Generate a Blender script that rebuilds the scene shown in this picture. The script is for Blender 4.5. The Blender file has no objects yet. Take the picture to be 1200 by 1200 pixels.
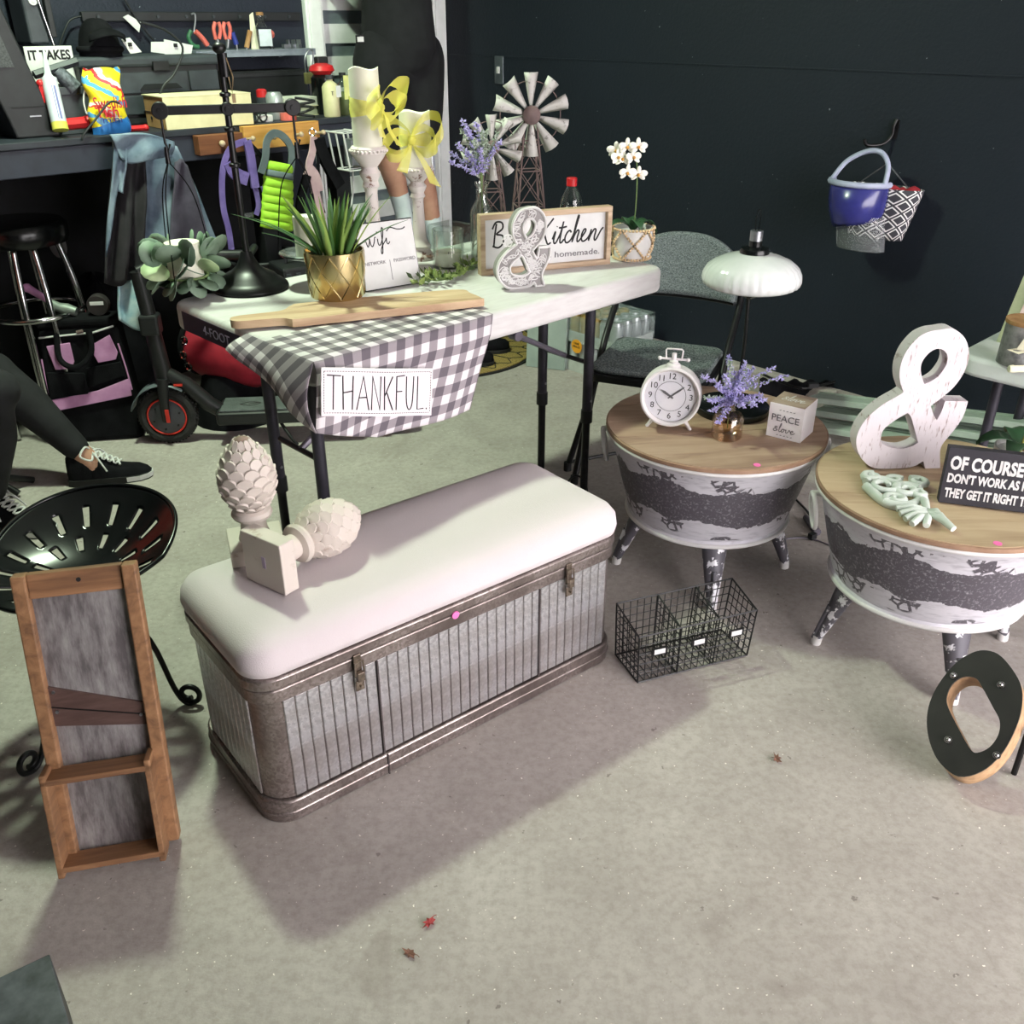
import bpy, bmesh, math, random
from mathutils import Vector, Matrix
random.seed(7)
PI = math.pi
scene = bpy.context.scene
COL = scene.collection

# ---------------------------------------------------------------- camera
CAM_H, PITCH, FPX = 1.37, math.radians(28.0), 1090.0
cam_data = bpy.data.cameras.new('camera')
cam_data.sensor_width = 36.0
cam_data.sensor_fit = 'HORIZONTAL'
cam_data.lens = FPX / 1200.0 * 36.0
cam_data.clip_start = 0.02
cam = bpy.data.objects.new('camera', cam_data)
COL.objects.link(cam)
cam.location = (0, 0, CAM_H)
cam.rotation_euler = (PI / 2 - PITCH, 0, 0)
scene.camera = cam

# ---------------------------------------------------------------- world, lights, exposure
world = bpy.data.worlds.new('daylight')
scene.world = world
world.use_nodes = True
bg = world.node_tree.nodes['Background']
bg.inputs[0].default_value = (1.0, 0.945, 0.95, 1)
bg.inputs[1].default_value = 11.0

def area_light(name, loc, target, sx, sy, power, color):
    l = bpy.data.lights.new(name, 'AREA')
    l.shape = 'RECTANGLE'
    l.size, l.size_y, l.energy, l.color = sx, sy, power, color
    o = bpy.data.objects.new(name, l)
    COL.objects.link(o)
    o.location = loc
    o.rotation_euler = (Vector(target) - Vector(loc)).to_track_quat('-Z', 'Y').to_euler()
    return o

ROOM_A = math.radians(44.0)
CA, SA = math.cos(ROOM_A), math.sin(ROOM_A)
def W(e, n, z=0.0):
    """room frame (e along the bench wall, n towards it) to world"""
    return Vector((e * CA - n * SA, e * SA + n * CA, z))

LIGHT_POS = Vector((-1.0, 2.75, 2.56))
area_light('ceiling_lamp_light', LIGHT_POS, LIGHT_POS + Vector((0, 0, -1)), 0.17, 0.17, 70, (0.80, 1.0, 0.72))

scene.view_settings.view_transform = 'Standard'
scene.view_settings.look = 'None'
scene.view_settings.exposure = 0.0
scene.view_settings.gamma = 1.0
scene.view_settings.use_curve_mapping = False

# ---------------------------------------------------------------- placement helpers
FW = Vector((0, math.cos(PITCH), -math.sin(PITCH)))
UP = Vector((0, math.sin(PITCH), math.cos(PITCH)))
def _ray(x, y):
    return FW + Vector((1, 0, 0)) * ((x - 600) / FPX) - UP * ((y - 600) / FPX)
def at(x, y, z):
    d = _ray(x, y)
    t = (z - CAM_H) / d.z
    return Vector((d.x * t, d.y * t, z))
def at_plane(x, y, p0, ang):
    d = _ray(x, y)
    n = Vector((-math.sin(ang), math.cos(ang), 0))
    t = (Vector((p0[0], p0[1], 0)).dot(n)) / d.dot(n)
    return Vector((0, 0, CAM_H)) + d * t
def at_depth(x, y, Y):
    d = _ray(x, y)
    return Vector((0, 0, CAM_H)) + d * (Y / d.y)
def hz(p, y):
    """height above ground point p seen at image row y"""
    d = _ray(600, y)
    return CAM_H + d.z / d.y * p[1]
def px(p):
    q = Vector(p) - Vector((0, 0, CAM_H))
    k = q.dot(FW)
    return 600 + FPX * q.x / k, 600 - FPX * q.dot(UP) / k, k

# ---------------------------------------------------------------- materials
MATS = {}
def srgb(r, g, b):
    def f(c):
        c /= 255.0
        return c / 12.92 if c <= 0.04045 else ((c + 0.055) / 1.055) ** 2.4
    return (f(r), f(g), f(b), 1)

class NT:
    def __init__(s, name):
        s.m = bpy.data.materials.new(name); s.m.use_nodes = True
        s.t = s.m.node_tree; s.n = s.t.nodes; s.l = s.t.links
        s.b = s.n['Principled BSDF']
    def node(s, typ, **kw):
        nd = s.n.new(typ)
        for k, v in kw.items():
            setattr(nd, k, v)
        return nd
    def coord(s, kind='Object', scale=(1, 1, 1), rot=(0, 0, 0)):
        tc = s.node('ShaderNodeTexCoord'); mp = s.node('ShaderNodeMapping')
        mp.inputs['Scale'].default_value = scale; mp.inputs['Rotation'].default_value = rot
        s.l.new(tc.outputs[kind], mp.inputs[0])
        return mp.outputs[0]
    def noise(s, vec, scale=5, detail=4, rough=.55, dist=0):
        nd = s.node('ShaderNodeTexNoise')
        nd.inputs['Scale'].default_value = scale; nd.inputs['Detail'].default_value = detail
        nd.inputs['Roughness'].default_value = rough; nd.inputs['Distortion'].default_value = dist
        s.l.new(vec, nd.inputs['Vector'])
        return nd.outputs[0]
    def ramp(s, fac, stops, interp='LINEAR'):
        nd = s.node('ShaderNodeValToRGB'); cr = nd.color_ramp; cr.interpolation = interp
        while len(cr.elements) < len(stops): cr.elements.new(.5)
        for el, (p, c) in zip(cr.elements, stops):
            el.position = p; el.color = c if len(c) == 4 else (*c, 1)
        s.l.new(fac, nd.inputs[0])
        return nd.outputs[0]
    def mix(s, fac, a, b, mode='MIX'):
        nd = s.node('ShaderNodeMix', data_type='RGBA', blend_type=mode)
        for sock, v in ((nd.inputs[0], fac), (nd.inputs[6], a), (nd.inputs[7], b)):
            if isinstance(v, (int, float)): sock.default_value = v
            elif isinstance(v, tuple): sock.default_value = v
            else: s.l.new(v, sock)
        return nd.outputs[2]
    def math(s, op, a, b=None, c=None):
        nd = s.node('ShaderNodeMath', operation=op)
        for i, v in enumerate((a, b, c)):
            if v is None: continue
            if isinstance(v, (int, float)): nd.inputs[i].default_value = v
            else: s.l.new(v, nd.inputs[i])
        return nd.outputs[0]
    def sep(s, vec):
        nd = s.node('ShaderNodeSeparateXYZ'); s.l.new(vec, nd.inputs[0]); return nd.outputs
    def bump(s, h, strength=.3, dist=.01):
        nd = s.node('ShaderNodeBump')
        nd.inputs['Strength'].default_value = strength; nd.inputs['Distance'].default_value = dist
        s.l.new(h, nd.inputs['Height']); s.l.new(nd.outputs[0], s.b.inputs['Normal'])
    def color(s, c):
        if isinstance(c, tuple): s.b.inputs['Base Color'].default_value = c
        else: s.l.new(c, s.b.inputs['Base Color'])
    def set(s, rough=.6, metal=0, spec=.5, trans=0, alpha=1, ior=1.45, coat=0):
        i = s.b.inputs
        if not isinstance(rough, (int, float)): s.l.new(rough, i['Roughness'])
        else: i['Roughness'].default_value = rough
        i['Metallic'].default_value = metal; i['Specular IOR Level'].default_value = spec
        i['Transmission Weight'].default_value = trans; i['Alpha'].default_value = alpha
        i['IOR'].default_value = ior; i['Coat Weight'].default_value = coat
        return s.m

def mat(name, c1, c2=None, rough=.6, metal=0, scale=18, bump=0, bscale=60, spec=.5, stretch=(1, 1, 1), coat=0):
    """plain procedural material: noise between two tones, optional bump"""
    if name in MATS: return MATS[name]
    t = NT(name)
    v = t.coord('Object', stretch)
    if c2 is None: c2 = tuple(min(255, max(0, k * .88)) for k in c1)
    fac = t.ramp(t.noise(v, scale), [(.35, (0, 0, 0, 1)), (.68, (1, 1, 1, 1))])
    t.color(t.mix(fac, srgb(*c1), srgb(*c2)))
    if bump: t.bump(t.noise(v, bscale, 3), bump, .004)
    MATS[name] = t.set(rough, metal, spec, coat=coat)
    return MATS[name]

def glass(name, tint=(249, 252, 250), rough=.03, ior=1.35):
    if name in MATS: return MATS[name]
    t = NT(name)
    g = t.node('ShaderNodeBsdfGlossy'); g.inputs['Roughness'].default_value = rough
    tr = t.node('ShaderNodeBsdfTransparent'); tr.inputs[0].default_value = srgb(*tint)
    lw = t.node('ShaderNodeLayerWeight'); lw.inputs[0].default_value = .35
    cl = t.math('ADD', t.math('MULTIPLY', lw.outputs['Facing'], .55), .04)
    mx = t.node('ShaderNodeMixShader')
    t.l.new(cl, mx.inputs[0]); t.l.new(tr.outputs[0], mx.inputs[1]); t.l.new(g.outputs[0], mx.inputs[2])
    t.l.new(mx.outputs[0], t.n['Material Output'].inputs[0])
    MATS[name] = t.m
    return t.m

# ---------------------------------------------------------------- mesh builder
def frame_from(d):
    d = d.normalized()
    a = Vector((0, 0, 1)) if abs(d.z) < .95 else Vector((1, 0, 0))
    u = d.cross(a).normalized()
    return u, d.cross(u).normalized()

def catmull(pts, sub=6, closed=False):
    pts = [Vector(p) for p in pts]; out = []; n = len(pts)
    rng = n if closed else n - 1
    for i in range(rng):
        if closed: p0, p1, p2, p3 = pts[i - 1], pts[i], pts[(i + 1) % n], pts[(i + 2) % n]
        else: p0, p1, p2, p3 = pts[max(i - 1, 0)], pts[i], pts[i + 1], pts[min(i + 2, n - 1)]
        for k in range(sub):
            t = k / sub
            out.append(.5 * ((2 * p1) + (p2 - p0) * t + (2 * p0 - 5 * p1 + 4 * p2 - p3) * t * t + (3 * p1 - p0 - 3 * p2 + p3) * t ** 3))
    if not closed: out.append(pts[-1])
    return out

class MB:
    def __init__(s): s.v = []; s.f = []; s.uv = {}
    def add(s, vs, fs, M=None):
        o = len(s.v)
        s.v += [tuple(M @ Vector(p)) if M is not None else tuple(p) for p in vs]
        s.f += [tuple(i + o for i in f) for f in fs]
        return s
    def box(s, c, d, rz=0, M=None, taper=1.0):
        hx, hy, h = d[0] / 2, d[1] / 2, d[2] / 2
        R = Matrix.Translation(c) @ Matrix.Rotation(rz, 4, 'Z')
        if M is not None: R = M @ R
        vs = [(sx * hx * (taper if sz > 0 else 1), sy * hy * (taper if sz > 0 else 1), sz * h) for sz in (-1, 1) for sy in (-1, 1) for sx in (-1, 1)]
        return s.add(vs, [(0, 2, 3, 1), (4, 5, 7, 6), (0, 1, 5, 4), (2, 6, 7, 3), (0, 4, 6, 2), (1, 3, 7, 5)], R)
    def hexa(s, bottom, top):
        return s.add(list(bottom) + list(top), [(3, 2, 1, 0), (4, 5, 6, 7), (0, 1, 5, 4), (1, 2, 6, 5), (2, 3, 7, 6), (3, 0, 4, 7)])
    def cyl(s, p0, p1, r0, r1=None, n=16, cap=True):
        p0, p1 = Vector(p0), Vector(p1); r1 = r0 if r1 is None else r1
        u, w = frame_from(p1 - p0); vs = []
        for p, r in ((p0, r0), (p1, r1)):
            vs += [p + (u * math.cos(2 * PI * k / n) + w * math.sin(2 * PI * k / n)) * r for k in range(n)]
        fs = [(k, (k + 1) % n, n + (k + 1) % n, n + k) for k in range(n)]
        if cap: fs += [tuple(range(n - 1, -1, -1)), tuple(range(n, 2 * n))]
        return s.add(vs, fs)
    def tube(s, pts, r, n=8, closed=False, cap=True, flat=None):
        pts = [Vector(p) for p in pts]; m = len(pts)
        rs = list(r) if hasattr(r, '__len__') else [r] * m
        vs = []; u = None
        for i, p in enumerate(pts):
            if closed: d = pts[(i + 1) % m] - pts[i - 1]
            else: d = pts[min(i + 1, m - 1)] - pts[max(i - 1, 0)]
            if d.length < 1e-9: d = Vector((0, 0, 1))
            d.normalize()
            if u is None: u, w = frame_from(d)
            else:
                u = (u - d * u.dot(d))
                if u.length < 1e-6: u, w = frame_from(d)
                u.normalize(); w = d.cross(u)
            for k in range(n):
                a = 2 * PI * k / n
                q = (u * math.cos(a) + w * math.sin(a)) * rs[i]
                if flat: # squash along a world normal
                    nn, f = flat; q = q - nn * (q.dot(nn) * (1 - f))
                vs.append(p + q)
        fs = []
        for i in range(m if closed else m - 1):
            j = (i + 1) % m
            fs += [(i * n + k, i * n + (k + 1) % n, j * n + (k + 1) % n, j * n + k) for k in range(n)]
        if cap and not closed: fs += [tuple(range(n - 1, -1, -1)), tuple(range((m - 1) * n, m * n))]
        return s.add(vs, fs)
    def lathe(s, prof, n=32, M=None, cap=True, c=(0, 0, 0)):
        vs = [(c[0] + r * math.cos(2 * PI * k / n), c[1] + r * math.sin(2 * PI * k / n), c[2] + z) for r, z in prof for k in range(n)]
        fs = []
        for i in range(len(prof) - 1):
            fs += [(i * n + k, i * n + (k + 1) % n, (i + 1) * n + (k + 1) % n, (i + 1) * n + k) for k in range(n)]
        if cap:
            if prof[0][0] > 1e-6: fs.append(tuple(range(n - 1, -1, -1)))
            if prof[-1][0] > 1e-6: fs.append(tuple(range((len(prof) - 1) * n, len(prof) * n)))
        return s.add(vs, fs, M)
    def ball(s, c, r, n=10, M=None, sq=(1, 1, 1)):
        m = max(4, n // 2)
        vs = [(c[0], c[1], c[2] - r * sq[2])]; fs = []
        for i in range(1, m):
            a = -PI / 2 + PI * i / m
            vs += [(c[0] + r * sq[0] * math.cos(a) * math.cos(2 * PI * k / n), c[1] + r * sq[1] * math.cos(a) * math.sin(2 * PI * k / n), c[2] + r * sq[2] * math.sin(a)) for k in range(n)]
        vs.append((c[0], c[1], c[2] + r * sq[2])); L = len(vs) - 1
        fs += [(0, 1 + (k + 1) % n, 1 + k) for k in range(n)]
        for i in range(m - 2):
            b = 1 + i * n
            fs += [(b + k, b + (k + 1) % n, b + n + (k + 1) % n, b + n + k) for k in range(n)]
        b = 1 + (m - 2) * n
        fs += [(b + k, b + (k + 1) % n, L) for k in range(n)]
        return s.add(vs, fs, M)
    def prism(s, out, z0, z1, M=None):
        n = len(out)
        vs = [(p[0], p[1], z0) for p in out] + [(p[0], p[1], z1) for p in out]
        fs = [tuple(range(n - 1, -1, -1)), tuple(range(n, 2 * n))] + [(k, (k + 1) % n, n + (k + 1) % n, n + k) for k in range(n)]
        return s.add(vs, fs, M)
    def grid(s, fn, nu, nv, M=None, wrap=False):
        vs = [fn(i / nu, j / nv) for j in range(nv + 1) for i in range(nu + 1)]
        fs = [(j * (nu + 1) + i, j * (nu + 1) + i + 1, (j + 1) * (nu + 1) + i + 1, (j + 1) * (nu + 1) + i) for j in range(nv) for i in range(nu)]
        return s.add(vs, fs, M)
    def mesh(s, M=None): 
        for p in s.v: pass
        return s
    def build(s, name, m, parent=None, smooth=None, bev=0, seg=2, solid=0, sub=0, M=None, loc=None):
        me = bpy.data.meshes.new(name)
        vs = s.v if M is None else [tuple(M @ Vector(p)) for p in s.v]
        me.from_pydata(vs, [], s.f)
        return finish(name, me, m, parent, smooth, bev, seg, solid, sub, loc)

def finish(name, me, m, parent=None, smooth=None, bev=0, seg=2, solid=0, sub=0, loc=None):
    bm = bmesh.new(); bm.from_mesh(me)
    bmesh.ops.recalc_face_normals(bm, faces=bm.faces)
    bm.to_mesh(me); bm.free()
    if isinstance(m, str): m = MATS[m]
    me.materials.append(m)
    o = bpy.data.objects.new(name, me)
    COL.objects.link(o)
    if parent is not None: o.parent = parent
    if loc is not None: o.location = loc
    if smooth is not None:
        me.shade_smooth()
        if smooth < 179: me.set_sharp_from_angle(angle=math.radians(smooth))
    if solid:
        md = o.modifiers.new('solid', 'SOLIDIFY'); md.thickness = solid; md.offset = 0
    if sub:
        md = o.modifiers.new('sub', 'SUBSURF'); md.levels = md.render_levels = sub
    if bev:
        md = o.modifiers.new('bevel', 'BEVEL'); md.width = bev; md.segments = seg; md.limit_method = 'ANGLE'; md.angle_limit = math.radians(40)
    return o

def thing(name, label, cat, loc=(0, 0, 0), rz=0, group=None, rot=None):
    o = bpy.data.objects.new(name, None)
    o.empty_display_size = .05
    COL.objects.link(o)
    o.location = loc
    o.rotation_euler = rot if rot else (0, 0, rz)
    return tag(o, label, cat, group)
def tag(o, label, cat, group=None, kind=None):
    o['label'] = label; o['category'] = cat
    if group: o['group'] = group
    if kind: o['kind'] = kind
    return o
def struct(o):
    o['kind'] = 'structure'
    return o
def copy_tree(o, parent=None):
    c = o.copy(); COL.objects.link(c)
    if parent is not None: c.parent = parent
    for ch in list(o.children): copy_tree(ch, c)
    return c

def curve_mesh(loops, extrude=.01, bevel=0, closed=True, width=None):
    """flat shape with holes from 2-D loops, extruded along z"""
    cu = bpy.data.curves.new('shape', 'CURVE'); cu.dimensions = '2D'; cu.fill_mode = 'BOTH'
    cu.extrude = extrude; cu.bevel_depth = bevel; cu.bevel_resolution = 1
    for lp in loops:
        sp = cu.splines.new('POLY'); sp.points.add(len(lp) - 1)
        for q, p in zip(sp.points, lp): q.co = (p[0], p[1], 0, 1)
        sp.use_cyclic_u = True
    ob = bpy.data.objects.new('shape', cu); COL.objects.link(ob)
    me = bpy.data.meshes.new_from_object(ob)
    bpy.data.objects.remove(ob); bpy.data.curves.remove(cu)
    return me
def text_mesh(body, size=.1, extrude=.0006, shear=0, align='CENTER', spacing=1.0, bold=0, sx=1.0, line=1.0):
    cu = bpy.data.curves.new('lettering', 'FONT'); cu.body = body; cu.size = size; cu.extrude = extrude
    cu.shear = shear; cu.align_x = align; cu.align_y = 'CENTER'; cu.space_character = spacing; cu.offset = bold; cu.space_line = line
    cu.resolution_u = 3
    ob = bpy.data.objects.new('lettering', cu); COL.objects.link(ob)
    me = bpy.data.meshes.new_from_object(ob)
    bpy.data.objects.remove(ob); bpy.data.curves.remove(cu)
    if sx != 1: me.transform(Matrix.Diagonal((sx, 1, 1, 1)))
    return me
def lettering(body, m, parent, M, name='lettering', fit=None, **kw):
    me = text_mesh(body, **kw)
    if fit:
        xs = [v.co.x for v in me.vertices]; ys = [v.co.y for v in me.vertices]
        w, h = max(xs) - min(xs), max(ys) - min(ys)
        me.transform(Matrix.Translation((-(max(xs) + min(xs)) / 2, -(max(ys) + min(ys)) / 2, 0)))
        me.transform(Matrix.Diagonal((fit[0] / w, fit[1] / h, 1, 1)))
    me.transform(M)
    return finish(name, me, m, parent)
def strokes(lines, r, M, m, parent, name='lettering', sub=6, smooth=True):
    """pen strokes drawn in a local XY plane"""
    b = MB(); nn = (M.to_3x3() @ Vector((0, 0, 1))).normalized()
    for ln in lines:
        pts = [Vector((p[0], p[1], 0)) for p in ln]
        if smooth and len(pts) > 2: pts = catmull(pts, sub)
        b.tube([M @ p for p in pts], r, 6, flat=(nn, .25))
    return b.build(name, m, parent)
def basis(origin, x, y=None, z=None):
    x = Vector(x).normalized()
    if z is None:
        y = Vector(y); y = (y - x * y.dot(x)).normalized(); z = x.cross(y)
    else:
        z = Vector(z).normalized(); y = z.cross(x).normalized()
    M = Matrix.Identity(4)
    for i in range(3):
        M[i][0], M[i][1], M[i][2], M[i][3] = x[i], y[i], z[i], origin[i]
    return M
def rounded_rect(w, d, r, n=6):
    pts = []
    for cx, cy, a0 in ((w / 2 - r, d / 2 - r, 0), (-w / 2 + r, d / 2 - r, 90), (-w / 2 + r, -d / 2 + r, 180), (w / 2 - r, -d / 2 + r, 270)):
        for k in range(n + 1):
            a = math.radians(a0 + 90 * k / n)
            pts.append((cx + r * math.cos(a), cy + r * math.sin(a)))
    return pts
# ---------------------------------------------------------------- shared materials
mat('black_metal', (30, 30, 32), (18, 18, 20), rough=.38, metal=.3, scale=30)
mat('black_gloss', (20, 23, 24), (12, 14, 15), rough=.22, metal=.2)
mat('black_plastic', (34, 36, 39), (24, 25, 28), rough=.5)
mat('grey_plastic', (62, 66, 72), (48, 52, 58), rough=.5)
mat('black_fabric', (26, 26, 29), (15, 15, 18), rough=.95, bump=.3, bscale=300, spec=.1)
mat('chrome', (205, 205, 205), (170, 170, 172), rough=.14, metal=1)
mat('steel', (165, 168, 172), (125, 128, 134), rough=.35, metal=.85)
mat('white_paint', (214, 212, 212), (202, 200, 200), rough=.5)
mat('door_white', (232, 236, 234), (222, 227, 224), rough=.45)
mat('ink', (28, 26, 30), (18, 17, 20), rough=.7)
mat('rubber', (22, 22, 23), (34, 34, 34), rough=.8)
mat('gray_metal', (118, 112, 124), (98, 93, 104), rough=.45, metal=.3)
mat('table_leg', (58, 56, 66), (44, 43, 50), rough=.42, metal=.3)
mat('leaf_dark', (48, 84, 52), (30, 58, 38), rough=.45, scale=9)
mat('white_wax', (220, 218, 204), (210, 208, 192), rough=.5)
mat('skin', (196, 150, 128), (182, 132, 112), rough=.55)
mat('pink_dot', (242, 122, 186), (232, 108, 172), rough=.7)
mat('red_plastic', (206, 40, 44), (178, 30, 36), rough=.4)
mat('paper_white', (214, 213, 214), (204, 203, 204), rough=.8)
mat('cork', (178, 140, 96), (140, 100, 62), rough=.9)
mat('green_stem', (118, 136, 88), (94, 116, 70), rough=.6)
mat('purple_flower', (178, 170, 216), (150, 142, 200), rough=.85, scale=60)
mat('sage_bud', (170, 178, 168), (130, 142, 128), rough=.85, scale=60)
mat('galv_dull', (150, 150, 150), (104, 104, 106), rough=.5, metal=.35, scale=45)
mat('rust_brown', (116, 96, 94), (90, 74, 74), rough=.7)
glass('clear_glass')
glass('amber_glass', (250, 240, 228))

def wood(name, c1, c2, c3, axis=0, scale=6, rough=.6, stretch=9, bump=.15):
    t = NT(name)
    sc = [stretch, stretch, stretch]; sc[axis] = 1.0
    v = t.coord('Object', tuple(sc))
    n1 = t.noise(v, scale, 6, .6, .6)
    n2 = t.noise(t.coord('Object', (1, 1, 1)), 9, 3)
    col = t.ramp(n1, [(.3, srgb(*c1)), (.52, srgb(*c2)), (.72, srgb(*c3))])
    col = t.mix(t.math('MULTIPLY', n2, .35), col, srgb(*c3))
    t.color(col); t.bump(n1, bump, .003)
    MATS[name] = t.set(rough)
    return t.m
wood('orange_wood', (168, 126, 90), (142, 104, 72), (102, 74, 54), 2, 5)
wood('orange_wood_x', (162, 120, 86), (136, 98, 68), (98, 70, 52), 0, 5)
wood('brown_wood', (134, 84, 52), (112, 66, 40), (80, 46, 30), 0, 5)
wood('oak_rail', (220, 170, 96), (206, 150, 78), (176, 120, 60), 0, 5)
wood('board_wood', (214, 190, 158), (196, 168, 136), (166, 132, 104), 0, 3.5)
wood('frame_wood', (206, 184, 158), (186, 162, 136), (156, 130, 106), 0, 7)
wood('tub_wood_warm', (184, 160, 138), (162, 136, 116), (126, 100, 86), 0, 3, stretch=7)
wood('tub_wood_pale', (200, 180, 150), (184, 162, 132), (158, 134, 108), 0, 3, stretch=7)
wood('letter_wood', (196, 164, 128), (178, 144, 108), (140, 108, 80), 0, 6)

def speckled(name, base, dark, scale=60, lo=.62, hi=.68, rough=.6, bump=.2, streak=(1, 1, 1), mid=None):
    """paint with worn-through specks"""
    t = NT(name)
    v = t.coord('Object', streak)
    n1 = t.noise(v, scale, 5, .6)
    n2 = t.noise(t.coord('Object'), 4, 3)
    fac = t.ramp(t.math('ADD', n1, t.math('MULTIPLY', t.math('SUBTRACT', n2, .5), .35)), [(lo, (0, 0, 0, 1)), (hi, (1, 1, 1, 1))])
    b = t.mix(n2, srgb(*base), srgb(*(mid or tuple(k * .94 for k in base))))
    t.color(t.mix(fac, b, srgb(*dark)))
    t.bump(n1, bump, .003)
    MATS[name] = t.set(rough)
    return t.m
speckled('shabby_white', (212, 202, 200), (120, 86, 76), 22, .60, .64)
speckled('shabby_lamp', (240, 240, 240), (150, 130, 126), 30, .7, .74)
speckled('whitewash', (208, 202, 206), (140, 122, 118), 34, .58, .70, streak=(5, 1, 1), mid=(196, 187, 193))
speckled('blade_metal', (186, 184, 180), (104, 98, 94), 60, .56, .70, rough=.55)
speckled('finial_white', (208, 199, 191), (170, 150, 138), 30, .64, .74, mid=(198, 186, 179))
speckled('clock_white', (216, 211, 213), (84, 72, 70), 22, .72, .73)

def galvanized(name, c1, c2, c3):
    t = NT(name)
    v = t.coord('Object')
    vo = t.node('ShaderNodeTexVoronoi'); vo.inputs['Scale'].default_value = 190; t.l.new(v, vo.inputs['Vector'])
    n1 = t.noise(v, 7, 4)
    n3 = t.noise(v, 140, 2)
    a = t.mix(t.ramp(vo.outputs['Color'], [(.2, (0, 0, 0, 1)), (.8, (1, 1, 1, 1))]), srgb(*c1), srgb(*c2))
    t.color(t.mix(t.ramp(n1, [(.42, (0, 0, 0, 1)), (.66, (1, 1, 1, 1))]), a, srgb(*c3)))
    t.bump(n3, .3, .002)
    MATS[name] = t.set(.36, .78)
galvanized('galv_panel', (222, 222, 226), (190, 190, 196), (164, 156, 154))
galvanized('galv_rim', (168, 157, 154), (138, 127, 124), (112, 101, 98))
# ================================================================ the setting
EW, NW, CEIL = 3.22, 3.81, 2.70      # right wall, bench wall, ceiling

def floor_material():
    t = NT('concrete')
    v = t.coord('Object')
    big = t.noise(v, .9, 4, .6)
    mid = t.noise(v, 5, 6, .65, .4)
    fine = t.noise(v, 55, 4, .7)
    sp = t.noise(v, 120, 2, .5)
    st = t.noise(v, 3.1, 3, .6, 1.2)
    col = t.mix(t.ramp(mid, [(.3, (0, 0, 0, 1)), (.7, (1, 1, 1, 1))]), srgb(184, 178, 173), srgb(158, 151, 147))
    col = t.mix(t.math('MULTIPLY', t.ramp(big, [(.35, (0, 0, 0, 1)), (.65, (1, 1, 1, 1))]), .5), col, srgb(174, 165, 160))
    col = t.mix(t.math('MULTIPLY', t.ramp(fine, [(.42, (0, 0, 0, 1)), (.66, (1, 1, 1, 1))]), .38), col, srgb(132, 124, 114))
    col = t.mix(t.math('MULTIPLY', t.ramp(st, [(.64, (0, 0, 0, 1)), (.72, (1, 1, 1, 1))]), .30), col, srgb(126, 114, 108))
    col = t.mix(t.ramp(sp, [(.71, (0, 0, 0, 1)), (.735, (1, 1, 1, 1))]), col, srgb(232, 226, 218))
    col = t.mix(t.math('MULTIPLY', t.ramp(t.noise(v, 34, 3, .6), [(.69, (0, 0, 0, 1)), (.72, (1, 1, 1, 1))]), .55), col, srgb(90, 80, 76))
    t.color(col)
    t.bump(t.math('ADD', t.math('MULTIPLY', fine, .6), mid), .22, .012)
    return t.set(.72, 0, .35)
FLOOR_MAT = floor_material()
b = MB(); b.box((0, 0, -.03), (11, 11, .06), ROOM_A, Matrix.Translation(W(1.0, .9)))
struct(b.build('floor', FLOOR_MAT))

def wall_material(name, c1, c2, scratch):
    t = NT(name)
    v = t.coord('Object')
    n1 = t.noise(v, 2.2, 4); n2 = t.noise(v, 90, 3)
    sc = t.noise(t.coord('Object', (1.5, 1.5, 14), (0, 0, .1)), 3.2, 7, .75, .8)
    spk = t.noise(v, 75, 1, .4)
    col = t.mix(n1, srgb(*c1), srgb(*c2))
    col = t.mix(t.math('MULTIPLY', t.ramp(sc, [(.70, (0, 0, 0, 1)), (.78, (1, 1, 1, 1))]), .3), col, srgb(*scratch))
    col = t.mix(t.ramp(spk, [(.825, (0, 0, 0, 1)), (.83, (1, 1, 1, 1))]), col, srgb(120, 126, 132))
    t.color(col); t.bump(n2, .5, .004)
    return t.set(.62, 0, .35)
WALL_R = wall_material('dark_panel_wall', (25, 33, 43), (19, 26, 34), (58, 66, 76))
WALL_B = wall_material('navy_wall', (37, 43, 56), (26, 31, 42), (66, 76, 92))

CURB = .12
# right wall: panels above a concrete curb, one horizontal seam
wr = MB(); wr.box((0, 0, 0), (.10, 6.4, CEIL - CURB), ROOM_A, Matrix.Translation(W(EW + .05, NW - 3.2, (CEIL + CURB) / 2)))
wall_right = struct(wr.build('wall_right', WALL_R))
s_ = MB()
zs = at_plane(680, 70, W(EW, 0), ROOM_A + PI / 2).z
s_.box((0, 0, 0), (.003, 6.4, .006), ROOM_A, Matrix.Translation(W(EW - .001, NW - 3.2, zs)))
s_.build('panel_seam', WALL_R, wall_right, bev=.003)
cb = MB(); cb.box((0, 0, 0), (.20, 6.4, CURB), ROOM_A, Matrix.Translation(W(EW + .06, NW - 3.2, CURB / 2)))
struct(cb.build('baseboard_right', FLOOR_MAT, bev=.012))

# bench wall with the doorway cut out of it
D0, D1, DOOR_H = at_plane(353, 0, W(0, NW), ROOM_A), at_plane(519, 0, W(0, NW), ROOM_A), 2.25
de0 = D0.x * CA + D0.y * SA; de1 = D1.x * CA + D1.y * SA
wb = MB()
def wall_piece(e0, e1, z0, z1): wb.box((0, 0, 0), (e1 - e0, .10, z1 - z0), ROOM_A, Matrix.Translation(W((e0 + e1) / 2, NW + .05, (z0 + z1) / 2)))
wall_piece(-2.6, de0 + .03, 0, CEIL); wall_piece(de1 - .03, EW + .1, 0, CEIL); wall_piece(de0 + .03, de1 - .03, DOOR_H - .03, CEIL)
struct(wb.build('wall_back', WALL_B))
wl_ = MB(); wl_.box((0, 0, 0), (.10, 6.5, CEIL), ROOM_A, Matrix.Translation(W(-1.95, NW - 3.25, CEIL / 2)))  # unseen side wall, added to block daylight coming from the left
struct(wl_.build('blocking_wall_left', WALL_B))
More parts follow.
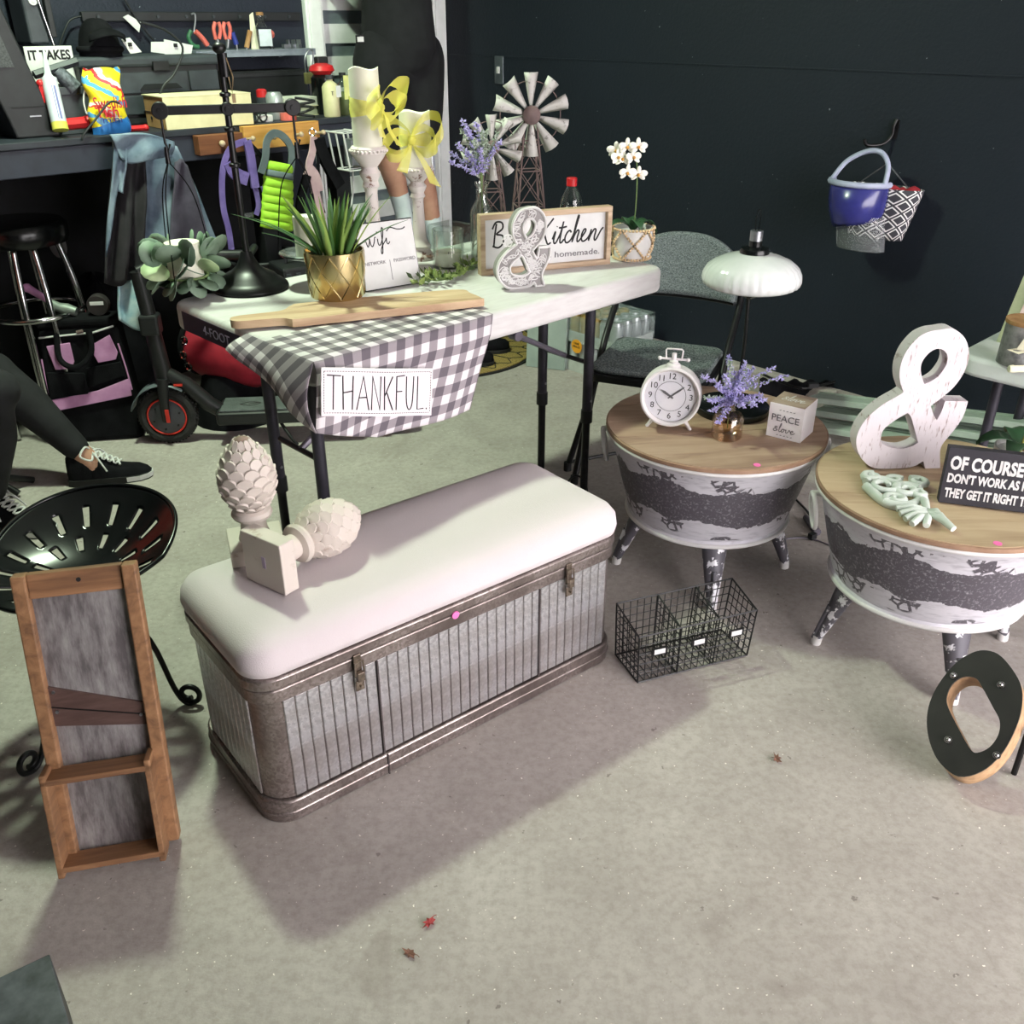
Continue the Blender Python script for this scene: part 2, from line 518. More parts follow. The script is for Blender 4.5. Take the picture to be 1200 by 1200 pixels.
wf_ = MB(); wf_.box((0, 0, 0), (2.35, .10, CEIL), ROOM_A, Matrix.Translation(W(-.75, -1.25, CEIL / 2)))  # unseen wall piece behind the camera, added to narrow the daylight opening
struct(wf_.build('blocking_wall_front', WALL_B))
# ceiling
c_ = MB(); c_.box((0, 0, 0), (6.2, 7.0, .08), ROOM_A, Matrix.Translation(W(.3, .7, CEIL + .04)))
struct(c_.build('ceiling', mat('ceiling_white', (206, 206, 202), rough=.9)))
# lamp fixture on the ceiling
lamp = thing('ceiling_lamp', 'square white LED lamp on the garage ceiling', 'ceiling lamp', (LIGHT_POS.x, LIGHT_POS.y, CEIL), ROOM_A)
b = MB(); b.lathe([(.0, 0), (.09, 0), (.09, -.03), (.05, -.05), (.05, -.1), (0, -.1)], 24); b.build('lamp_base', 'white_paint', lamp, 40)
b = MB(); b.box((0, 0, -.115), (.26, .26, .022)); b.build('lamp_panel', 'white_paint', lamp, bev=.004)

# door
door = MB(); dm = (de0 + de1) / 2
STEP_H = .30
dz0 = STEP_H
rows = []          # frosted panes
z_r1 = (at_plane(376, 12, W(0, NW), ROOM_A).z + at_plane(376, 28, W(0, NW), ROOM_A).z) / 2
z_r2 = (at_plane(378, 51, W(0, NW), ROOM_A).z + at_plane(378, 67, W(0, NW), ROOM_A).z) / 2
pitch_r = z_r1 - z_r2
ph = abs(at_plane(376, 12, W(0, NW), ROOM_A).z - at_plane(376, 28, W(0, NW), ROOM_A).z)
pe0, pe1 = de0 + .11, de1 - .16
zr = [z_r1 + pitch_r * k for k in range(4, -8, -1) if .35 < z_r1 + pitch_r * k < 2.1]
zprev = dz0
dn = NW + .045
def slab(b, e0, e1, z0, z1, th=.036, n=dn): b.box((0, 0, 0), (e1 - e0, th, z1 - z0), ROOM_A, Matrix.Translation(W((e0 + e1) / 2, n, (z0 + z1) / 2)))
slab(door, de0 + .075, pe0, dz0, 2.16); slab(door, pe1, de1 - .075, dz0, 2.16)
for z in sorted(zr):
    slab(door, pe0, pe1, zprev, z - ph / 2); zprev = z + ph / 2
slab(door, pe0, pe1, zprev, 2.16)
door_o = struct(door.build('door_1', 'door_white'))
PANE = mat('frosted_pane', (112, 122, 126), (98, 108, 113), rough=.25)
for z in zr:
    b = MB(); slab(b, pe0, pe1, z - ph / 2, z + ph / 2, .012); b.build('pane', PANE, door_o)
# casings
b = MB()
for e0, e1 in ((de0, de0 + .085), (de1 - .085, de1)):
    slab(b, e0, e1, 0, DOOR_H, .03, NW - .012); slab(b, e0 + .012, e1 - .012, 0, DOOR_H - .01, .045, NW - .012)
slab(b, de0, de1, DOOR_H - .085, DOOR_H, .03, NW - .012)
struct(b.build('trim_1', 'door_white', bev=.004))
# step below the door
b = MB(); b.box((0, 0, 0), (EW - 2.25, .46, STEP_H), ROOM_A, Matrix.Translation(W((EW + 2.25) / 2 - .05, NW - .235, STEP_H / 2)))
struct(b.build('trim_2', mat('step_paint', (150, 158, 148), (130, 138, 128), rough=.7), bev=.008))
# narrow switch plate on the right wall
p = at_plane(586, 82, W(EW, 0), ROOM_A + PI / 2)
sw = thing('switch_plate', 'small steel switch plate on the black wall behind the windmill', 'switch', p, ROOM_A)
b = MB(); b.box((-.005, 0, 0), (.008, .055, .115)); b.build('plate', mat('dark_steel', (110, 118, 124), (86, 92, 98), .4, .6), sw, bev=.002)
b = MB(); b.box((-.011, 0, 0), (.010, .014, .028)); b.build('toggle', 'white_paint', sw)
# ================================================================ folding table
ZT = .755
TE0, TE1, TN0, TN1 = .965, 2.13, 1.575, 2.22
TCX, TCY = (TE0 + TE1) / 2, (TN0 + TN1) / 2
table = thing('folding_table', 'white plastic folding table with dark telescoping steel legs', 'table', W(TCX, TCY, 0), ROOM_A)
t = NT('table_plastic')
v = t.coord('Object', (2, 12, 12)); n1 = t.noise(v, 7, 4)
t.color(t.mix(t.ramp(n1, [(.4, (0, 0, 0, 1)), (.7, (1, 1, 1, 1))]), srgb(206, 204, 204), srgb(196, 192, 193)))
t.bump(t.noise(t.coord('Object'), 300, 2), .12, .002); TABLE_W = t.set(.45)
TL, TW = TE1 - TE0, TN1 - TN0
b = MB(); b.prism(rounded_rect(TL, TW, .055, 8), ZT - .066, ZT)
b.build('table_top', TABLE_W, table, 50, bev=.013, seg=4)
def tl(e, n, z): return Vector((e - TCX, n - TCY, z))
legs = {'fr': (1.95, 1.70, 487), 'br': (1.95, 1.885, 466), 'fl': (1.03, 1.70, 640), 'bl': (1.045, 1.925, 600)}
for k, (e, n, cy) in legs.items():
    zc = hz(W(e, n), cy) if k in ('fr', 'br') else .33
    b = MB(); b.cyl(tl(e, n, zc), tl(e, n, ZT - .05), .0145, n=18); leg = b.build('leg', 'table_leg', table, 40)
    b = MB(); b.cyl(tl(e, n, zc - .02), tl(e, n, zc + .018), .0175, n=18); b.build('collar', 'black_plastic', leg, 40)
    b = MB(); b.cyl(tl(e, n, 0), tl(e, n, zc), .0115, n=16); b.build('lower_tube', 'black_metal', leg, 40)
    b = MB(); b.cyl(tl(e, n, 0), tl(e, n, .02), .0155, n=16); b.build('foot', 'rubber', leg, 40)
    b = MB(); b.cyl(tl(e - .0, n - .0165, zc + .05), tl(e, n - .012, zc + .05), .004, n=8); b.build('snap_button', 'steel', leg)
for e, n0, n1 in ((1.95, 1.70, 1.885), (1.035, 1.70, 1.925)):
    b = MB(); b.cyl(tl(e, n0, ZT - .058), tl(e, n1, ZT - .058), .012, n=12); b.build('cross_tube', 'table_leg', table, 40)
# folding braces from the legs to the middle of the top
br1 = tl(1.95, 1.79, .47)
for e0, e1, z0, zmid in ((1.95, 1.55, hz(W(1.95, 1.79), 417), None), (1.035, 1.42, .47, None)):
    p0, p1 = tl(e0, 1.79, z0), tl(e1, 1.79, ZT - .06)
    pm = p0.lerp(p1, .52)
    b = MB(); b.tube([p0, pm], .008, 8); b.build('brace', 'gray_metal', table)
    b = MB(); b.tube([pm, p1], .010, 8); br = b.build('brace', 'table_leg', table)
    b = MB(); b.cyl(pm + Vector((0, -.014, 0)), pm + Vector((0, .014, 0)), .015, n=14); b.build('lock_ring', 'gray_metal', br, 40)
    b = MB(); b.cyl(p0 + Vector((0, -.09, 0)), p0 + Vector((0, .09, 0)), .007, n=8); b.build('cross_tube', 'table_leg', table)
# printed label on the short end
lab = MB()
le = TE0 - .0008
n_a, n_b = 2.150, 1.80
lab.box(((le - TCX), (n_a + n_b) / 2 - TCY, ZT - .036), (.0018, n_a - n_b, .046)); 
lab_o = lab.build('printed_label', mat('label_navy', (34, 32, 66), (28, 26, 54), rough=.4), table)
Ml = basis((le - TCX - .0012, 0, 0), (0, -1, 0), (0, 0, 1))
lettering('4-FOOT', mat('label_print', (196, 196, 226), rough=.6), lab_o, Ml @ Matrix.Translation((-(1.985 - TCY), ZT - .036, 0)), size=.03, fit=(.125, .022))

# ---------------------------------------------------------------- checked towel
def gingham():
    t = NT('gingham')
    tc = t.node('ShaderNodeTexCoord')
    x, y, _ = t.sep(tc.outputs['UV'])
    def stripe(c):
        f = t.math('FRACT', t.math('MULTIPLY', c, 1 / .046))
        return t.math('GREATER_THAN', f, .5)
    s = t.math('ADD', stripe(x), stripe(y))
    nz = t.noise(t.coord('UV'), 700, 2, .7)
    col = t.ramp(t.math('MULTIPLY', s, .5), [(0, srgb(232, 226, 230)), (.34, srgb(158, 150, 156)), (.75, srgb(104, 98, 106))], 'CONSTANT')
    t.color(t.mix(t.math('MULTIPLY', nz, .30), col, srgb(120, 112, 118)))
    t.bump(nz, .3, .001)
    return t.set(.95, 0, .1)
GING = gingham()
towel = thing('checked_towel', 'grey and white checked towel draped over the table corner', 'towel', W(TE0, TN0, ZT), ROOM_A)
def wl(p):  # world -> towel local
    return Matrix.Rotation(-ROOM_A, 4, 'Z') @ (Vector(p) - W(TE0, TN0, ZT))
corner = wl(at_plane(368, 430, W(0, TN0 - .006), ROOM_A)); corner = Vector((-.006, -.008, .003))
FWD = .43                                    # width along the front
hemL = wl(at_plane(371, 508, W(0, TN0 - .03), ROOM_A)); hemM = wl(at_plane(450, 516, W(0, TN0 - .035), ROOM_A)); hemR = wl(at_plane(554, 481, W(0, TN0 - .03), ROOM_A))
edgeR = Vector((wl(at(565, 366, ZT)).x, -.008, .003))
FWD = edgeR.x
me_v, me_f, me_uv = [], [], []
def patch(fn, nu, nv):
    o = len(me_v)
    for j in range(nv + 1):
        for i in range(nu + 1):
            p, uv = fn(i / nu, j / nv); me_v.append(tuple(p)); me_uv.append(uv)
    for j in range(nv):
        for i in range(nu):
            a = o + j * (nu + 1) + i
            me_f.append((a, a + 1, a + nu + 2, a + nu + 1))
HL = abs(hemL.z)
def top_p(u, v):     # on the table under the board
    return Vector((-.006 + u * (FWD + .006), -.008 + v * .20, .003)), (u * FWD, v * .20)
def front_p(u, v):
    top = corner.lerp(edgeR, u)
    hem = (hemL.lerp(hemM, u / .43) if u < .43 else hemM.lerp(hemR, (u - .43) / .57))
    p = top.lerp(hem, v)
    # round over the edge, then soft vertical folds
    p.y = -.008 - .013 * min(1, v * 5) - .010 * v * math.sin(u * 9 + .6) - .012 * v * (1 - v) * math.sin(u * 17)
    L = (hem - top).length
    return p, (u * FWD, -v * L)
P0 = wl(at(322, 385, ZT)); P0 = Vector((-.006, P0.y, .003))
P1 = wl(at_plane(268, 409, W(TE0 - .045, 0), ROOM_A + PI / 2))
P2 = hemL + Vector((-.012, .03, .02))
def left_p(u, v):    # u: from front fold (0) to the back edge (1); v: down
    a = corner.lerp(P0, u)
    bq = hemL.lerp(P1, u)
    p = a.lerp(bq, v)
    p.x -= .020 * math.sin(PI * v) * (1 - .4 * u) + .008 * v * math.sin(u * 8)
    h = HL * (1 - u) + (P1 - P0).length * u
    s0 = P0.y
    return p, (-v * (.02 + .11 * u) , s0 * u - v * HL * (1 - u))
patch(top_p, 14, 6); patch(front_p, 40, 26); patch(left_p, 24, 22)
me = bpy.data.meshes.new('cloth'); me.from_pydata(me_v, [], me_f)
uvl = me.uv_layers.new(name='UVMap')
for lp in me.loops: uvl.data[lp.index].uv = me_uv[lp.vertex_index]
cloth = finish('cloth', me, GING, towel, 60, solid=.0022)
md = cloth.modifiers.new('weld', 'WELD'); md.merge_threshold = .002
cloth.modifiers.move(1, 0)
# stitched patch with hand-drawn capitals
A0 = wl(at_plane(377, 431, W(0, TN0 - .042), ROOM_A)); A1 = wl(at_plane(508, 432, W(0, TN0 - .042), ROOM_A)); A2 = wl(at_plane(377, 488, W(0, TN0 - .042), ROOM_A)); A3 = wl(at_plane(506, 487, W(0, TN0 - .042), ROOM_A))
b = MB()
def pq(u, v, off=0):
    p = A0.lerp(A1, u).lerp(A2.lerp(A3, u), v); p.y += -.0 + .003 * math.sin(u * 7 + 1) - off
    return p
b.grid(lambda u, v: pq(u, v), 16, 6)
patch_o = b.build('stitched_patch', mat('patch_cotton', (236, 228, 232), (226, 217, 222), rough=.95, bump=.2, bscale=500), towel, solid=.0024)
b = MB()
for k in range(44):
    for v in (.07, .93):
        b.tube([pq(.02 + .96 * k / 44, v, .002), pq(.02 + .96 * (k + .55) / 44, v, .002)], .0007, 5)
for k in range(16):
    for u in (.02, .98):
        b.tube([pq(u, .07 + .86 * k / 16, .002), pq(u, .07 + .86 * (k + .55) / 16, .002)], .0007, 5)
b.build('stitching', 'ink', patch_o)
CAPS = {'T': [[(-.1, 1.02), (1.0, 1.0)], [(.42, 1.0), (.4, 0)]], 'H': [[(.0, 1), (.05, 0)], [(.85, 1), (.8, 0)], [(.03, .5), (.82, .56)]],
        'A': [[(0, 0), (.5, 1), (.95, 0)], [(.2, .36), (.78, .38)]], 'N': [[(0, 0), (.06, 1), (.8, 0), (.86, 1)]],
        'K': [[(.05, 1), (.1, 0)], [(.85, 1), (.1, .42)], [(.3, .52), (.9, 0)]], 'F': [[(.1, 1), (.1, 0)], [(.1, 1), (.95, 1.03)], [(.1, .55), (.7, .56)]],
        'U': [[(.0, 1), (.05, .25), (.35, 0), (.7, .2), (.8, 1)]], 'L': [[(.1, 1), (.12, 0), (.85, .03)]], '.': [[(.1, .04), (.14, .0)]]}
b = MB(); u0 = .055
for ch, wd in zip('THANKFUL.', (.12, .115, .125, .105, .11, .105, .105, .10, .04)):
    for ln in CAPS[ch]:
        pts = [pq(u0 + wd * .86 * x, .86 - .70 * y, .0022) for x, y in ln]
        if ch == 'U': pts = catmull(pts, 5)
        b.tube(pts, .0013, 5)
    u0 += wd
b.build('lettering', 'ink', patch_o)

# ---------------------------------------------------------------- wooden serving board (paddle)
bo = W(1.30, 1.80, ZT + .006)
q_tip = at(272, 379, ZT + .02); q_r0 = at(566, 352, ZT + .02); q_r1 = at(550, 341, ZT + .02)
xdir = (Vector((q_r0.x, q_r0.y, 0)) - Vector((q_tip.x, q_tip.y, 0)))
ang = math.atan2(xdir.y, xdir.x)
LB = xdir.length
board = thing('serving_board', 'long wooden paddle board lying across the checked towel', 'board', Vector((q_tip.x, q_tip.y, ZT + .0055)), ang)
d = Matrix.Rotation(-ang, 3, 'Z') @ (Vector((q_r1.x, q_r1.y, 0)) - Vector((q_tip.x, q_tip.y, 0)))
neck = Matrix.Rotation(-ang, 3, 'Z') @ (Vector((*at(343, 377, ZT + .02).xy, 0)) - Vector((q_tip.x, q_tip.y, 0)))
neckx = neck.x
wb_ = d.y + .01
outl = catmull([(0, .012), (.02, .0), (neckx * .5, -.002), (neckx * .86, -.006), (neckx, -.022), (neckx + .03, -.024), (LB * .75, -.010), (LB - .01, .0), (LB, .012), (LB - .012, wb_ * .6), (LB - .03, wb_), (LB * .7, wb_ + .006), (neckx + .05, wb_ + .004), (neckx + .012, wb_ - .012), (neckx * .9, .058), (neckx * .5, .050), (.02, .046), (0, .036)], 5, True)
b = MB(); b.prism([(p.x, p.y) for p in [Vector((q[0], q[1], 0)) for q in outl]], 0, .018)
b.build('board', 'board_wood', board, 40, bev=.003)
# ================================================================ galvanised storage bench
CH_A = math.radians(38.3)
CL, CW, CHH = .900, .352, .342
c0 = Vector((-.452, 1.276, 0))
ex, ey = Vector((math.cos(CH_A), math.sin(CH_A), 0)), Vector((-math.sin(CH_A), math.cos(CH_A), 0))
cc = c0 + ex * (CL / 2) + ey * (CW / 2)
chest = thing('storage_bench', 'galvanised metal storage bench with ribbed sides and padded cream lid', 'bench', cc, CH_A)
R = .055
b = MB(); b.prism(rounded_rect(CL - .016, CW - .016, R, 8), .055, CHH - .05); b.build('body', 'galv_rim', chest, 40)
b = MB()
b.prism(rounded_rect(CL, CW, R + .004, 8), 0, .052); b.build('base_band', 'galv_rim', chest, 40, bev=.004)
b = MB(); b.prism(rounded_rect(CL + .004, CW + .004, R + .004, 8), .020, .027); b.build('base_bead', 'galv_rim', chest, 40, bev=.003)
b = MB(); b.prism(rounded_rect(CL - .004, CW - .004, R, 8), CHH - .055, CHH - .026); b.build('upper_band', 'galv_rim', chest, 40, bev=.003)
b = MB(); b.prism(rounded_rect(CL + .002, CW + .002, R + .002, 8), CHH - .024, CHH); lid = b.build('lid_rim', 'galv_rim', chest, 40, bev=.004)
DARKRIB = mat('rib_groove', (66, 58, 58), (84, 76, 76), rough=.7)
# raised ribs on the front, the ends and the back, each panel strip its own piece
zA, zB = .056, CHH - .056
x = -CL / 2 + R + .012
k = 0
rib_me = MB(); rib_me.box((0, 0, 0), (.0222, .004, zB - zA)); proto = None
def rib(px_, py_, rz):
    global proto
    if proto is None:
        proto = rib_me.build('rib', 'galv_panel', chest, bev=.0015, seg=1); o = proto
    else:
        o = proto.copy(); COL.objects.link(o)
    o.location = (px_, py_, (zA + zB) / 2); o.rotation_euler = (0, 0, rz)
smooth0, smooth1 = .19, .245
while x < CL / 2 - R:
    rib(x, -CW / 2 + .007, 0); rib(x, CW / 2 - .007, 0)
    x += .0242
y = -CW / 2 + R + .008
while y < CW / 2 - R:
    rib(-CL / 2 + .007, y, PI / 2); rib(CL / 2 - .007, y, PI / 2); y += .0242
for sx_ in (-.20, .205):
    b = MB(); b.box((sx_, -CW / 2 + .004, (zA + zB) / 2), (.003, .006, zB - zA)); b.build('seam', DARKRIB, chest)
b = MB(); b.box((-.195, -CW / 2 - .001, .026), (.003, .004, .05)); b.build('seam', DARKRIB, chest)
# padded cushion
t = NT('cushion_cream'); vv = t.coord('Object')
nz = t.noise(vv, 420, 2, .7); n2 = t.noise(vv, 3, 3)
t.color(t.mix(t.math('MULTIPLY', n2, .6), srgb(214, 205, 208), srgb(204, 194, 197))); t.bump(nz, .35, .002)
CUSH = t.set(.95, 0, .15)
prof = [(-.010, 0.0), (.000, .006), (.004, .022), (.000, .046), (-.014, .064), (-.045, .075), (-.10, .078)]
b = MB(); ring = []
n_pts = None
for off, z in prof:
    o_ = rounded_rect(CL + 2 * off, CW + 2 * off, max(R + off, .035), 8); n_pts = len(o_)
    ring.append([(p[0], p[1], CHH + z) for p in o_])
vs = [p for r_ in ring for p in r_]; fs = []
for i in range(len(ring) - 1):
    fs += [(i * n_pts + k, i * n_pts + (k + 1) % n_pts, (i + 1) * n_pts + (k + 1) % n_pts, (i + 1) * n_pts + k) for k in range(n_pts)]
fs += [tuple(range(n_pts - 1, -1, -1)), tuple(range((len(ring) - 1) * n_pts, len(ring) * n_pts))]
b.add(vs, fs)
b.build('cushion', CUSH, chest, 50)
CT = CHH + .078
# two toggle latches
BRONZE = mat('latch_metal', (150, 136, 122), (70, 60, 54), rough=.35, metal=.7, scale=60)
def chest_x(xp, yp):
    p = at_plane(xp, yp, c0, CH_A); return (p - cc).dot(ex)
for xp, yp in ((419, 790), (665, 682)):
    lx = chest_x(xp, yp); yf = -CW / 2 - .003
    la = MB(); la.box((lx, yf, CHH - .042), (.016, .004, .05)); lo_ = la.build('latch', BRONZE, chest, bev=.001)
    b = MB(); b.tube([(lx - .009, yf - .006, CHH - .03), (lx - .009, yf - .008, CHH - .058), (lx + .009, yf - .008, CHH - .058), (lx + .009, yf - .006, CHH - .03)], .002, 6, True); b.build('bail', BRONZE, lo_)
    b = MB(); b.box((lx, yf - .008, CHH - .062), (.014, .01, .02)); b.box((lx, yf - .003, CHH - .086), (.018, .004, .022)); b.cyl((lx, yf - .012, CHH - .085), (lx, yf, CHH - .085), .003, n=8); b.build('lever', BRONZE, lo_, bev=.001)
# pink price dot
b = MB(); lx = chest_x(533, 717); b.cyl((lx, -CW / 2 - .0035, CHH - .024), (lx, -CW / 2 - .0015, CHH - .024), .0085, n=20)
st = b.build('price_sticker', 'pink_dot'); st.matrix_world = Matrix.Translation(cc) @ Matrix.Rotation(CH_A, 4, 'Z')
tag(st, 'round pink price sticker on the rim of the storage bench', 'sticker')

# ---------------------------------------------------------------- pineapple finials
FIN = MATS['finial_white']; FIN_D = mat('finial_groove', (150, 128, 116), (126, 104, 96), rough=.8)
def finial(name, label, M):
    root = thing(name, label, 'finial')
    root.matrix_world = M @ Matrix.Scale(1.09, 4)
    b = MB(); b.box((0, 0, .016), (.098, .098, .032)); b.build('base', FIN, root, bev=.002)
    b = MB(); b.lathe([(.030, .032), (.024, .05), (.022, .072), (.034, .076), (.037, .082), (.034, .089), (.027, .093), (.03, .10)], 28); b.build('neck', FIN, root, 35)
    H0, HH, RR = .092, .135, .0475
    prof = [(RR * math.sin(PI * min(1, (k / 14) * .86 + .14)) ** .75 * (1.0 if k < 14 else 0), H0 + HH * k / 14) for k in range(15)]
    def rad(tt): return RR * max(0, math.sin(PI * (tt * .86 + .13))) ** .72
    b = MB(); b.lathe([(max(.0005, rad(k / 16) * (1 - .0)), H0 + HH * k / 16) for k in range(16)] + [(.012, H0 + HH), (.0004, H0 + HH + .004)], 28)
    body = b.build('pineapple', FIN_D, root, 60)
    # overlapping scales in staggered rows
    scale_b = MB(); rows = 9
    for r_ in range(rows):
        tt = .06 + .86 * r_ / (rows - 1)
        z = H0 + HH * tt; rr = rad(tt) + .0005
        cnt = 11
        w = 2 * PI * rr / cnt * .635; h = HH / rows * 1.22
        slope = (rad(min(1, tt + .03)) - rad(max(0, tt - .03))) / (.06 * HH)
        for k in range(cnt):
            a = 2 * PI * (k + .5 * (r_ % 2)) / cnt
            rd = Vector((math.cos(a), math.sin(a), 0)); tg = Vector((-math.sin(a), math.cos(a), 0))
            up = (Vector((0, 0, 1)) + rd * slope).normalized(); nn = tg.cross(up); 
            if nn.dot(rd) < 0: nn = -nn
            c = rd * rr + Vector((0, 0, z))
            outline = [(0, -1.0), (.7, -.75), (1.0, -.1), (.85, .5), (.45, .9), (0, 1.05), (-.45, .9), (-.85, .5), (-1.0, -.1), (-.7, -.75)]
            vs = [c + tg * (x_ * w * .92) + up * (y_ * h * .62) + nn * (-.0012 + .0016 * (y_ + 1)) - rd * ((x_ * w) ** 2 / (2 * max(rr, .012))) for x_, y_ in outline]
            vs2 = [c + tg * (x_ * w * .80) + up * (y_ * h * .54) + nn * (.0008 + .0024 * (y_ + 1)) - rd * ((x_ * w * .7) ** 2 / (2 * max(rr, .012))) for x_, y_ in outline]
            n_ = len(outline)
            scale_b.add(vs + vs2 + [c + nn * .0022], [(i, (i + 1) % n_, n_ + (i + 1) % n_, n_ + i) for i in range(n_)] + [(n_ + i, n_ + (i + 1) % n_, 2 * n_) for i in range(n_)])
    sc = scale_b.build('scales', FIN, body, 50); sc['kind'] = 'stuff'
    return root
p_st = at(302, 646, CT)
finial('pineapple_finial', 'cream carved pineapple finial standing upright on the padded bench', Matrix.Translation((p_st.x, p_st.y, CT)) @ Matrix.Rotation(math.radians(20), 4, 'Z'))
# the other one lies on its side: square base on edge, nose pointing right
tip = at(432, 612, CT + .045); bas = at(322, 672, CT + .05)
dirn = Vector((tip.x - bas.x, tip.y - bas.y, 0)).normalized()
pb = at(300, 672, CT); pb = at(312, 690, CT) 
Mf = basis(Vector((pb.x, pb.y, CT + .0495)), dirn.cross(Vector((0, 0, 1))), (0, 0, 1))
Mf = basis(Vector((pb.x, pb.y, CT + .0565)), Vector((0, 0, 1)), z=dirn) 
fin2 = finial('pineapple_finial', 'cream carved pineapple finial lying on its side on the padded bench', Mf)
b = MB(); b.box((.002, .004, -.0004), (.022, .008, .0012)); lb = b.build('price_tag', mat('tag_violet', (176, 160, 186), rough=.7), fin2)
# ================================================================ tub tables
def tub_material():
    t = NT('tub_paint')
    v = t.coord('Object')
    x, y, z = t.sep(v)
    nz = t.noise(v, 11, 5, .6, .3); nb = t.noise(v, 3.0, 2)
    nn = t.math('ADD', t.math('MULTIPLY', t.math('SUBTRACT', nz, .5), .07), t.math('MULTIPLY', t.math('SUBTRACT', nb, .5), .07))
    zz = t.math('ADD', z, nn)
    band = t.math('MULTIPLY', t.math('GREATER_THAN', zz, .247), t.math('LESS_THAN', zz, .355))
    # peeling patches near the two borders
    cells = t.node('ShaderNodeTexVoronoi'); cells.feature = 'DISTANCE_TO_EDGE'; cells.inputs['Scale'].default_value = 42; t.l.new(v, cells.inputs['Vector'])
    pm = t.ramp(t.noise(v, 9.0, 2, .4), [(.53, (0, 0, 0, 1)), (.55, (1, 1, 1, 1))])
    near = t.math('ADD', t.math('COMPARE', z, .372, .022), t.math('COMPARE', z, .225, .022))
    peel = t.math('MULTIPLY', t.math('MULTIPLY', pm, near), t.math('LESS_THAN', cells.outputs['Distance'], .12))
    fac = t.math('MINIMUM', t.math('ADD', band, peel), 1.0)
    fl = t.noise(t.coord('Object', (1, 1, 1)), 150, 3, .7)
    grey = t.mix(t.ramp(fl, [(.54, (0, 0, 0, 1)), (.80, (1, 1, 1, 1))]), srgb(88, 84, 92), srgb(176, 174, 180))
    wh = t.mix(t.ramp(t.noise(t.coord('Object', (1, 1, 5)), 30, 4), [(.5, (0, 0, 0, 1)), (.8, (1, 1, 1, 1))]), srgb(206, 204, 212), srgb(170, 168, 178))
    t.color(t.mix(fac, wh, grey)); t.bump(fl, .15, .002)
    return t.set(.45, .15)
TUB = tub_material()
def leg_material():
    t = NT('tub_leg_paint'); v = t.coord('Object')
    n1 = t.noise(v, 28, 4, .6)
    t.color(t.mix(t.ramp(n1, [(.54, (0, 0, 0, 1)), (.57, (1, 1, 1, 1))]), srgb(92, 90, 98), srgb(228, 228, 234)))
    return t.set(.45, .2)
TUBLEG = leg_material()
ZTUB = .433
